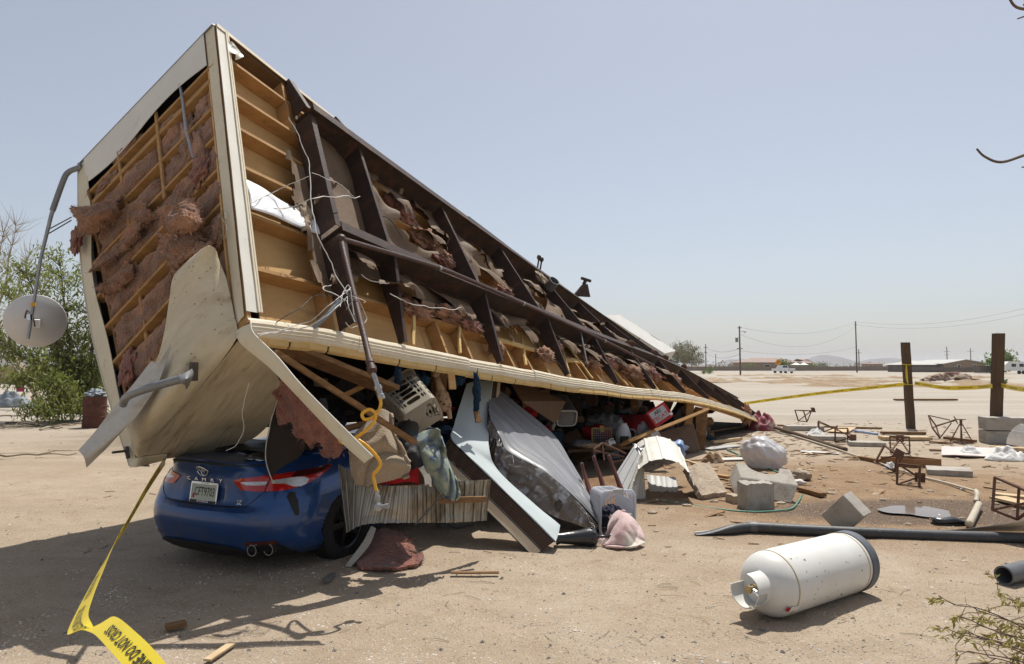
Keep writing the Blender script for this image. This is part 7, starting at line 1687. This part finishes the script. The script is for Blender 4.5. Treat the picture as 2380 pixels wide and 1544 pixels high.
gb(2064, 1028, 2130, 1030, .10, .03, 'lumber_old', 'narrow brown batten in front of the upright pier stand') if False else None
gb(2160, 1027, 2215, 1030, .12, .03, 'lumber_old', 'narrow brown batten left of the upright pier stand')
gb(2195, 1018, 2268, 1026, .08, .06, 'lumber_old', 'dark batten behind the upright pier stand')
gb(2300, 1040, 2400, 1046, .20, .06, 'pale_wood', 'pale plank under the curved metal sheet at the right edge')
gb(2160, 1046, 2330, 1052, .05, .03, 'lumber_old', 'long thin dark stick lying along the pinkish board')
gb(2000, 1064, 2045, 1072, .10, .06, 'lumber_old', 'short dark timber beside the long pipe')
gb(1048, 1331, 1160, 1331, .04, .012, 'lumber_old', 'thin brown slat on the sunny sand at the shadow edge')
gb(482, 1535, 540, 1495, .05, .012, 'pale_wood', 'flat pale splinter crossing the strap shadow')
gb(385, 1458, 432, 1448, .06, .03, 'lumber_old', 'brown wood chunk in the shade near the yellow tape')
gb(755, 1350, 775, 1335, .05, .03, 'stone_dark', 'dark lump of wood in the shade below the car') 
def sheetg(name, pts, mat, label, th=.012, cat='board', z=.03):
    return single(MB().poly([PZ(x, y, z) for x, y in pts], (0, 0, th)), name, mat, label, cat)
sheetg('tan_board', [(1921, 1004), (1950, 992), (1990, 995), (1972, 1006)], 'pale_wood', 'square tan board lying flat near the far stands', .015)
t = single(MB().sheet([[PZ(2188, 1059, .03), PZ(2240, 1060, .05), PZ(2290, 1062, .03), PZ(2338, 1062, .03)], [PZ(2188, 1038, .14), PZ(2240, 1040, .10), PZ(2290, 1042, .12), PZ(2338, 1040, .14)]], 6, 24, .012, .02, 2, 3), 'pinkish_board', 'pink_board', 'long pinkish white board lying flat before the upright stand', 'board', 40)
def heap(name, x, y, rad, mat, label, seed, cat='cloth'):
    return single(cloth_heap(G(x, y) + V((0, rad[1], 0)), rad[0], rad[1], rad[2] * 1.9, seed, 6), name, mat, label, cat, 180)
heap('white_cloth', 2268, 1064, (.24, .16, .10), 'white_cloth', 'white rag draped over the pinkish board', 3)
heap('white_cloth', 2362, 1074, (.36, .22, .13), 'white_cloth', 'larger white cloth heap at the right edge of the debris', 8)
heap('white_rag', 1905, 1015, (.26, .18, .09), 'white_cloth', 'small white rag on the pad by the far stands', 14)
heap('paper_scrap', 2240, 1160 - 20, (.03, .02, .015), 'white_cloth', 'tiny white paper scrap beside the bent pipe', 17, 'paper')
heap('blanket_heap', 2075, 1092, (.10, .07, .06), 'white_cloth', 'small pale rag left of the wooden drawer', 19)
heap('brown_rag', 1660, 1078, (.20, .12, .10), 'litter', 'brown leafy rag tangle left of the white sack', 23)
heap('brown_rag', 1995, 1072, (.16, .08, .04), 'litter', 'brown scrap heap along the long pipe', 27)
# long thin pipes trailing from the wreck tip
def gpipe(label, pts, r, mat, name='metal_pipe'):
    return single(MB().tube(spline([PZ(x, y, z) for x, y, z in pts], 40), r, 7), name, mat, label, 'pipe', 180)
gpipe('thick rusty pipe trailing from the wreck tip to the leaning stand', [(1800, 994, .12), (1860, 1012, .07), (1920, 1032, .05), (1966, 1045, .05)], .045, 'post_wood')
gpipe('long thin pipe running from the wreck tip to the white fitting', [(1803, 1000, .04), (1900, 1030, .03), (1995, 1061, .03), (2124, 1103, .03), (2200, 1123, .03), (2268, 1142, .04)], .018, 'pipe_white')
gpipe('short bent pipe end at the white fitting', [(2268, 1141, .05), (2271, 1148, .10), (2270, 1160, .06), (2268, 1166, .04)], .03, 'pipe_white')
gpipe('cracked pale pipe segment beside the black shoe', [(2275, 1172, .05), (2264, 1195, .05), (2252, 1218, .05)], .04, 'pipe_white')
gpipe('light blue thin pipe lying beyond the concrete pads', [(1985, 1001, .03), (2010, 1005, .03), (2040, 1009, .03)], .03, 'blue_plastic')
gpipe('thin brown rod lying far behind the debris', [(1805, 989, .04), (1900, 992, .03), (2050, 996, .03)], .03, 'lumber_old')
# curved white gutter behind the black pipe, curved roofing sheet at the right edge
single(MB().sheet([[PZ(2105, 1236, .02), PZ(2200, 1236, .02), PZ(2300, 1235, .03), PZ(2400, 1236, .04)], [PZ(2108, 1233, .05), PZ(2200, 1232, .06), PZ(2300, 1222, .16), PZ(2400, 1206, .28)]], 4, 40, .004), 'metal_gutter', 'skirting', 'long pale metal gutter strip curling up behind the black pipe', 'gutter', 60)
def awn(u, v):
    a = lerp(-.2, 1.3, v); o = lerp(PZ(2352, 1030, .25), PZ(2420, 1042, .2), u); rib = .012 * math.sin(v * 60)
    return o + V((-.30 * math.cos(a) + .2, -.1 * math.sin(a), .34 * math.sin(a) + .05 + rib))
single(MB().grid(awn, 10, 60, th=.004), 'roofing_sheet', 'skirting', 'curved ribbed metal sheet leaning on the stacked blocks at right', 'metal sheet', 40)
# shoe
t = thing('black_shoe', 'black clog shoe by the puddle at the right', 'shoe', G(2212, 1224)); c = G(2212, 1222)
so = MB(); vs = []
for (x, w, h) in ((-.17, .03, .05), (-.15, .05, .075), (-.06, .055, .065), (.04, .062, .085), (.12, .06, .06), (.17, .035, .04)):
    for k in range(10): a = k / 10 * 6.283; vs.append(c + V((x, .05 + w * math.cos(a), .005 + h * (.5 + .5 * math.sin(a)))))
so.add(vs, [(i * 10 + k, i * 10 + (k + 1) % 10, (i + 1) * 10 + (k + 1) % 10, (i + 1) * 10 + k) for i in range(5) for k in range(10)] + [tuple(range(9, -1, -1)), tuple(range(50, 60))]); so.build('upper', 'black_gloss', t, smooth=60)
MB().poly([c + V((x, .05 + y, 0)) for x, y in ((-.18, -.035), (-.05, -.06), (.08, -.07), (.18, -.04), (.19, .03), (.08, .065), (-.05, .055), (-.18, .035))], (0, 0, .02)).build('sole', 'black', t)
# red bundle at the wreck tip
single(cloth_heap(P(1772, 1000, 18.6), .42, .4, .5, 6, 6), 'red_bundle', 'maroon', 'maroon and pink cloth bundle caught at the tip of the wreck', 'cloth', 180)
single(MB().blob(P(1735, 965, 18.0), (.12, .1, .26), 4, .6, 2.4, 9), 'pink_tuft', 'pink', 'pink insulation tuft hanging over the far rim', 'insulation', 180)
# maroon rug heap on the dirt bank
c = G(2215, 893); mb = MB()
mb.sheet([[c + V((-2.8, 0, .1)), c + V((-1, 0, .35)), c + V((.6, 0, .55)), c + V((2.6, 0, .2))], [c + V((-2.4, .6, .5)), c + V((-.8, .6, 1.0)), c + V((.8, .6, 1.05)), c + V((2.4, .6, .5))], [c + V((-2.4, 1.6, .2)), c + V((-.6, 1.6, .5)), c + V((.8, 1.6, .5)), c + V((2.4, 1.6, .2))]], 20, 40, .04, .35, 1.4, 3)
single(mb, 'rug_heap', 'rug', 'crumpled maroon and beige rug heap on the dirt bank between the posts', 'rug', 180)

# ------------------------------------------------------------------ wooden posts and caution tape
def post(x, ytop, ybase, w, label, leanpx):
    b = G(x, ybase); d = b.y; hgt = CAMH + (HOR - ytop) / F * d; top = P(x + leanpx, ytop, d)
    mb = MB(); ax = (top - b).normalized(); mb.rbox((b + top) / 2 - ax * .1, (ax, X_, Y_), (hgt / 2 + .1, w / 2, w / 2), (24, 3, 3), .006, 3, x * .1)
    t = thing('wooden_post', label, 'post', b); mb.build('post_shaft', 'post_wood', t); return t, top, b
t1, top1, b1 = post(2117, 796, 996, .175, 'slimmer brown wooden post with yellow tape, left of the two', -13)
t2, top2, b2 = post(2314, 775, 1028, .18, 'thicker taller brown wooden post, right of the two', 7)
def ribbon(name, pts, ups, w, label, text=None, n=80, tsz=.05, flip=False, toff=0.003, parts=True):
    "tape: a thin band along a path; ups gives the direction of its width at each path point"
    t = thing(name, label, 'caution tape', pts[len(pts) // 2]); L_ = [0]
    ps = spline(pts, n + 1); us_ = spline([u.normalized() for u in ups], n + 1)
    for i in range(n): L_.append(L_[-1] + (ps[i + 1] - ps[i]).length)
    def at_(s, y):
        i = 0
        lo, hi = 0, n
        while hi - lo > 1:
            m_ = (lo + hi) // 2
            if L_[m_] <= s: lo = m_
            else: hi = m_
        k = (s - L_[lo]) / max(1e-6, L_[lo + 1] - L_[lo]); p = lerp(ps[lo], ps[lo + 1], k); u = lerp(us_[lo], us_[lo + 1], k).normalized(); d = (ps[lo + 1] - ps[lo]).normalized()
        return p + u * y, u.cross(d).normalized()
    MB().grid(lambda a, b: at_(a * L_[-1] * .9999, (b - .5) * w)[0], n, 3, th=.0012).build('band', 'yellow_tape', t, smooth=60)
    if text:
        v, f = text_geo(text, tsz, 0, 1.0, 'LEFT', .0008); wt = max(p.x for p in v); s0 = .05
        while s0 + wt < L_[-1]:
            for sgn in (1, -1):
                q = []
                for p in v:
                    a, nn = at_(L_[-1] - (s0 + p.x) if flip else s0 + p.x, -p.y if flip else p.y); q.append(a + nn * (toff * sgn))
                MB().add(q, f).build('print', 'print', t)
            s0 += wt + .25
    return t
W3 = .078
# near tape, from the wreck corner past the car to the lower left
tp = [P(384, 1070, 6.3), P(345, 1130, 5.6), P(300, 1208, 4.9), P(262, 1270, 4.25), P(226, 1342, 3.6), P(198, 1402, 3.0), P(181, 1452, 2.55), P(205, 1462, 2.42), P(240, 1452, 2.3), P(285, 1490, 2.1), P(340, 1550, 1.92), P(400, 1640, 1.75)]
up_ = [V((0, 0, 1)), V((.1, 0, 1)), V((.2, .1, 1)), V((.35, .2, .9)), V((.55, .3, .75)), V((.6, .4, .65)), V((.55, .6, .5)), V((.1, 1, -.3)), V((.35, .75, .35)), V((.55, .65, .45)), V((.6, .6, .45)), V((.6, .6, .45))]
ribbon('caution_tape', tp, up_, W3, 'yellow police tape stretched from the car toward the lower left corner', 'POLICE LINE DO NOT CROSS', 140, .046, True)
ha = b1 + Z_ * (CAMH - 42 / F * b1.y); hb = b2 + Z_ * (CAMH - 45 / F * b2.y)
ribbon('caution_tape', [P(1660, 950, 27), P(1745, 936, 25), P(1900, 915, 22.5), P(2020, 902, 20.5), ha - V((.1, .1, 0))], [Z_] * 5, .10, 'yellow tape running from behind the wreck to the slimmer post', 'POLICE LINE DO NOT CROSS', 60, .034)
ribbon('caution_tape', [ha + V((.08, -.1, .02)), P(2150, 895, 18.2), P(2200, 902, 17.3), P(2260, 901, 16.5), hb + V((-.1, -.1, -.02))], [Z_] * 5, .10, 'yellow tape sagging between the two wooden posts', 'POLICE LINE DO NOT CROSS', 50, .034)
ribbon('caution_tape', [hb + V((.1, -.1, 0)), P(2360, 903, 14.6), P(2460, 915, 13)], [Z_] * 3, .10, 'yellow tape from the thicker post to the right edge', 'POLICE LINE DO NOT CROSS', 24, .034)
for dz in (0, .55):
    MB().tube([b1 + (top1 - b1) * ((ha.z + dz) / (top1.z)) + V((math.cos(a) * .13, math.sin(a) * .13, .02 * math.sin(a))) for a in [i * .524 for i in range(13)]], .010, 5).build('tape_wrap', 'yellow_tape', t1)
MB().sheet([[b1 + Z_ * (ha.z + .55) + V((-.14, -.08, 0)), b1 + Z_ * (ha.z + .55) + V((-.12, -.10, 0))], [b1 + Z_ * (ha.z + .2) + V((-.16, -.1, 0)), b1 + Z_ * (ha.z + .2) + V((-.11, -.12, 0))], [b1 + Z_ * (ha.z) + V((-.12, -.1, 0)), b1 + Z_ * (ha.z) + V((-.10, -.11, 0))]], 10, 2, .003).build('tape_tail', 'yellow_tape', t1)

# ------------------------------------------------------------------ left yard
c = G(204, 996); t = thing('rusty_barrel', 'rusty steel burn barrel under the green tree', 'barrel', c)
MB().lathe([(0, .30), (.015, .315), (.30, .30), (.31, .315), (.32, .30), (.60, .30), (.61, .315), (.62, .30), (.86, .30), (.875, .315), (.875, .295), (.10, .29)], c + V((0, .3, 0)), Z_, 28, cap=False).build('drum', 'barrel', t, smooth=40)
single(MB().blob(c + V((0, .3, .9)), (.24, .22, .16), 4, .6, 2, 3), 'burnt_trash', 'tarp_grey', 'dark trash poking out of the rusty barrel', 'trash', 60)
c = G(38, 921); t = thing('marker_flag', 'small magenta marker flag on the sand at left', 'flag', c)
MB().tube([c, c + Z_ * .55], .012, 5).build('stake', 'wire_dark', t); MB().sheet([[c + V((0, 0, .55)), c + V((.22, -.03, .55)), c + V((.44, 0, .53))], [c + V((0, 0, .25)), c + V((.22, .05, .25)), c + V((.44, 0, .25))]], 4, 8, .006).build('flag_cloth', 'magenta', t)
heap('grey_tarp', 5, 948, (.9, .5, .34), 'tarp_grey', 'grey-blue tarp bundle at the left edge', 5, 'tarp')
heap('yellow_bag', 48, 940, (.32, .2, .10), 'yellow_tape', 'small yellow bag lying left of the tree', 7, 'bag')
heap('red_rag', 190, 955, (.4, .3, .16), 'pink_dark', 'reddish trash pile beside the barrel', 9, 'trash')
rnd = random.Random(31)
for i, (x0, y0, x1, y1, r, lab) in enumerate(((-20, 972, 225, 958, .035, 'long pale dead branch in front of the tree'), (95, 1002, 200, 985, .03, 'pale crooked branch beside the barrel'), (-30, 1067, 185, 1062, .022, 'thin grey branch lying on the sand at the left edge'), (20, 985, 150, 1000, .03, 'brown dead branch in the tree shade'), (-20, 1000, 90, 992, .03, 'dead branch at the left edge below the tree'))):
    pts = [G(lerp(x0, x1, k / 8), lerp(y0, y1, k / 8)) + V((0, rnd.uniform(-.12, .12), .03 + rnd.uniform(0, .05))) for k in range(9)]
    mb = MB(); sp_ = spline(pts, 24); mb.tube(sp_, [r * (1 - .6 * k / 23) for k in range(24)], 6)
    for q in (6, 11, 16): mb.tube([sp_[q], sp_[q] + V((rnd.uniform(-.2, .5), rnd.uniform(-.3, .3), .08)), sp_[q] + V((rnd.uniform(.2, .8), rnd.uniform(-.5, .5), .04))], [r * .5, r * .35, .004], 5)
    single(mb, 'dead_branch', 'twig_pale' if i != 3 else 'bark', lab, 'branch', 60)
# shed roof line beyond the garden wall
t = thing('white_shed', 'white flat shed glimpsed behind the tree above the tan wall', 'shed', P(20, 850, 75)); t.location.z = 0; WPOS[t.name] = t.location.copy()
q = P(20, 850, 75); MB().box(q.x - 8, q.x + 4, 75, 80, 0, 2.5).build('wall', 'white_paint', t); MB().box(q.x - 8.3, q.x + 4.3, 74.7, 80.3, 2.55, 2.75).build('roof', 'metal_roof', t)

# ------------------------------------------------------------------ near shrub and branch at the right edge
def shrub():
    t = thing('creosote_shrub', 'sparse twiggy shrub with yellow-green leaves at the lower right corner', 'shrub', V((3.1, 3.1, 0))); rnd = random.Random(5); st = MB(); lf = MB(); root = V((3.3, 3.1, 0))
    tips = [(2212, 1398, 3.3), (2235, 1440, 3.2), (2262, 1478, 3.1), (2250, 1512, 3.0), (2280, 1420, 3.35), (2300, 1535, 2.9), (2320, 1385, 3.5), (2290, 1460, 3.2), (2345, 1445, 3.1), (2335, 1500, 3.0), (2360, 1400, 3.3), (2265, 1540, 2.85), (2225, 1470, 3.2)]
    for i, (x, y, d) in enumerate(tips):
        e = P(x, y, d); m1 = lerp(root, e, .4) + V((0, rnd.uniform(-.1, .1), -.12 - .08 * rnd.random())); m2 = lerp(root, e, .75) + V((rnd.uniform(-.04, .04), rnd.uniform(-.06, .06), .03))
        m1.z = max(m1.z, .1); ps = spline([root, m1, m2, e], 22); ps = [p + V((nz(p, 7, i), nz(p, 7, i + 4), nz(p, 7, i + 8))) * .018 for p in ps]; st.tube(ps, [.006 * (1 - .82 * k / 21) + .001 for k in range(22)], 5)
        for q in (9, 11, 12, 14, 15, 17, 18, 20, 21):
            d0 = ((ps[q] - ps[q - 1]).normalized() + V((rnd.gauss(0, .5), rnd.gauss(0, .6), rnd.gauss(-.1, .55)))).normalized(); l = rnd.uniform(.05, .17); e2 = ps[q] + d0 * l + V((0, 0, -.02)); mid = lerp(ps[q], e2, .5) + V((rnd.gauss(0, .012), rnd.gauss(0, .012), .015))
            st.tube([ps[q], mid, e2], [.0024, .0016, .0008], 4, cap=False)
            if rnd.random() < .75:
                for k in range(13):
                    c = lerp(mid, e2, k / 12) + V((rnd.gauss(0, .006), rnd.gauss(0, .006), rnd.gauss(0, .004))); dl = (d0 * .6 + V((rnd.gauss(0, .7), rnd.gauss(0, .7), -.6 + rnd.gauss(0, .5)))).normalized(); u, w = perp(dl); an = rnd.uniform(0, 3.1); u = u * math.cos(an) + w * math.sin(an); sz = rnd.uniform(.7, 1.3)
                    lf.add([c, c + dl * .014 * sz + u * .0045 * sz, c + dl * .032 * sz, c + dl * .014 * sz - u * .0045 * sz], [(0, 1, 2, 3)])
    st.build('stems', 'bark', t, smooth=60); lf.build('foliage', 'leaf_near', t)
shrub()
t = thing('bare_branch_tree', 'bare twig branches reaching in from the right edge of the sky', 'tree', V((4.6, 3.6, 0)))
root = V((4.6, 3.6, 0)); MB().tube(spline([root, root + V((.05, .05, 1.2)), root + V((-.1, 0, 2.4)), root + V((-.3, 0, 3.6))], 16), [.07 - .003 * k for k in range(16)], 8).build('trunk', 'bark', t, smooth=60)
for pts, r in (([root + V((-.05, 0, 2.3)), P(2480, 340, 3.6), P(2400, 355, 3.6), P(2330, 377, 3.6), P(2290, 365, 3.6), P(2270, 346, 3.6)], .007), ([root + V((-.05, 0, 2.3)), P(2470, 385, 3.6), P(2420, 386, 3.6), P(2375, 389, 3.6)], .005),
               ([root + V((-.2, 0, 3.2)), P(2480, 60, 3.6), P(2420, 28, 3.6), P(2365, 18, 3.6), P(2345, -5, 3.6), P(2330, -30, 3.6)], .007), ([root + V((-.2, 0, 3.2)), P(2440, 20, 3.6), P(2400, 32, 3.6), P(2365, 44, 3.6)], .005)):
    MB().tube(spline(pts, 24), [r * (1.6 - .9 * k / 23) for k in range(24)], 6).build('branch', 'bark', t, smooth=60)

# ------------------------------------------------------------------ gravel, twigs and litter on the sand (stuff)
def scatter(name, mat, n, fn, label, seed):
    rnd = random.Random(seed); mb = MB()
    for _ in range(n): fn(mb, rnd)
    return tag(mb.build(name, mat), label, 'gravel' if 'grav' in name or 'stone' in name else 'litter', kind='stuff')
def rpos(rnd, y0=1120, y1=1544, x0=-50, x1=2430, p=1.0):
    y = lerp(y0, y1, rnd.random() ** p); q = G(rnd.uniform(x0, x1), y); return V((q.x, q.y, gh(q.x, q.y)))
OCT = [V((1, 0, 0)), V((-1, 0, 0)), V((0, 1, 0)), V((0, -1, 0)), V((0, 0, 1)), V((0, 0, -.4))]; OF = [(0, 2, 4), (2, 1, 4), (1, 3, 4), (3, 0, 4), (2, 0, 5), (1, 2, 5), (3, 1, 5), (0, 3, 5)]
def peb(lo, hi):
    def f(mb, rnd):
        p = rpos(rnd); s = lo + (hi - lo) * rnd.random() ** 3; a = rnd.uniform(0, 6.28); ca, sa = math.cos(a), math.sin(a); sx, sy, sz = s * rnd.uniform(.7, 1.4), s * rnd.uniform(.6, 1.1), s * rnd.uniform(.4, .8)
        mb.add([p + V((ca * q.x * sx - sa * q.y * sy, sa * q.x * sx + ca * q.y * sy, q.z * sz + sz * .1)) for q in OCT], OF)
    return f
scatter('gravel', 'gravel', 24000, peb(.0025, .012), 'fine pale gravel strewn over the sand', 1)
scatter('dark_stones', 'stone_dark', 500, peb(.004, .02), 'scattered dark pebbles on the sand', 2)
def chip(mb, rnd):
    p = rpos(rnd, 985, 1300, -50, 2430, 1.6); s = .012 + .06 * rnd.random() ** 3; a = rnd.uniform(0, 3.14); d = V((math.cos(a), math.sin(a), rnd.uniform(-.08, .12))).normalized(); mb.bar(p - d * s + Z_ * .008, p + d * s + Z_ * .01, s * rnd.uniform(.05, .35), .006)
scatter('litter', 'litter', 260, chip, 'splinters and scraps of debris strewn over the sand', 3)
def chip2(mb, rnd):
    x = 1450 + abs(rnd.gauss(0, 1)) * 420 ; y = 985 + abs(rnd.gauss(0, 1)) * 80; q = G(x, y); p = V((q.x, q.y, gh(q.x, q.y))); s = .03 + .16 * rnd.random() ** 2.2; a = rnd.uniform(0, 3.14); d = V((math.cos(a), math.sin(a), rnd.uniform(-.1, .2))).normalized(); mb.bar(p - d * s + Z_ * .012, p + d * s + Z_ * .012, s * rnd.uniform(.05, .6), .01)
scatter('litter', 'litter', 520, chip2, 'broken wood and paper scraps between the debris and the wreck', 4)
def clod(mb, rnd):
    x = 1400 + rnd.random() * 1000; y = 975 + abs(rnd.gauss(0, 1)) * 110; q = G(x, y); s = .012 + .045 * rnd.random() ** 3; mb.blob(V((q.x, q.y, gh(q.x, q.y))), (s * 1.3, s, s * .7), 1, .4, 1.5, rnd.random() * 50)
scatter('soil_clods', 'concrete_raw', 500, clod, 'small soil clods over the churned ground', 5)
def twig(mb, rnd):
    p = rpos(rnd, 1130, 1530); l = rnd.uniform(.05, .22); a = rnd.uniform(0, 6.28); d = V((math.cos(a), math.sin(a), 0)); w = V((-d.y, d.x, 0)); mb.tube([p + Z_ * .006, p + d * l * .5 + w * rnd.uniform(-.03, .03) + Z_ * .012, p + d * l + Z_ * .005], [.0022, .002, .001], 4, cap=False)
scatter('dry_twigs', 'twig_pale', 150, twig, 'thin dry twigs scattered on the sand', 6)

# ------------------------------------------------------------------ dusty air
hm = bpy.data.materials.new('haze'); hm.use_nodes = True; nt = hm.node_tree; nt.nodes.clear()
pv = nt.nodes.new('ShaderNodeVolumePrincipled'); pv.inputs['Color'].default_value = (.93, .93, .95, 1); pv.inputs['Density'].default_value = .00022; pv.inputs['Anisotropy'].default_value = .2
ou = nt.nodes.new('ShaderNodeOutputMaterial'); nt.links.new(pv.outputs[0], ou.inputs['Volume']); MAT['haze'] = hm
tag(MB().box(-7300, 7300, -7300, 7300, -1.2, 82).build('haze', 'haze'), kind='stuff')
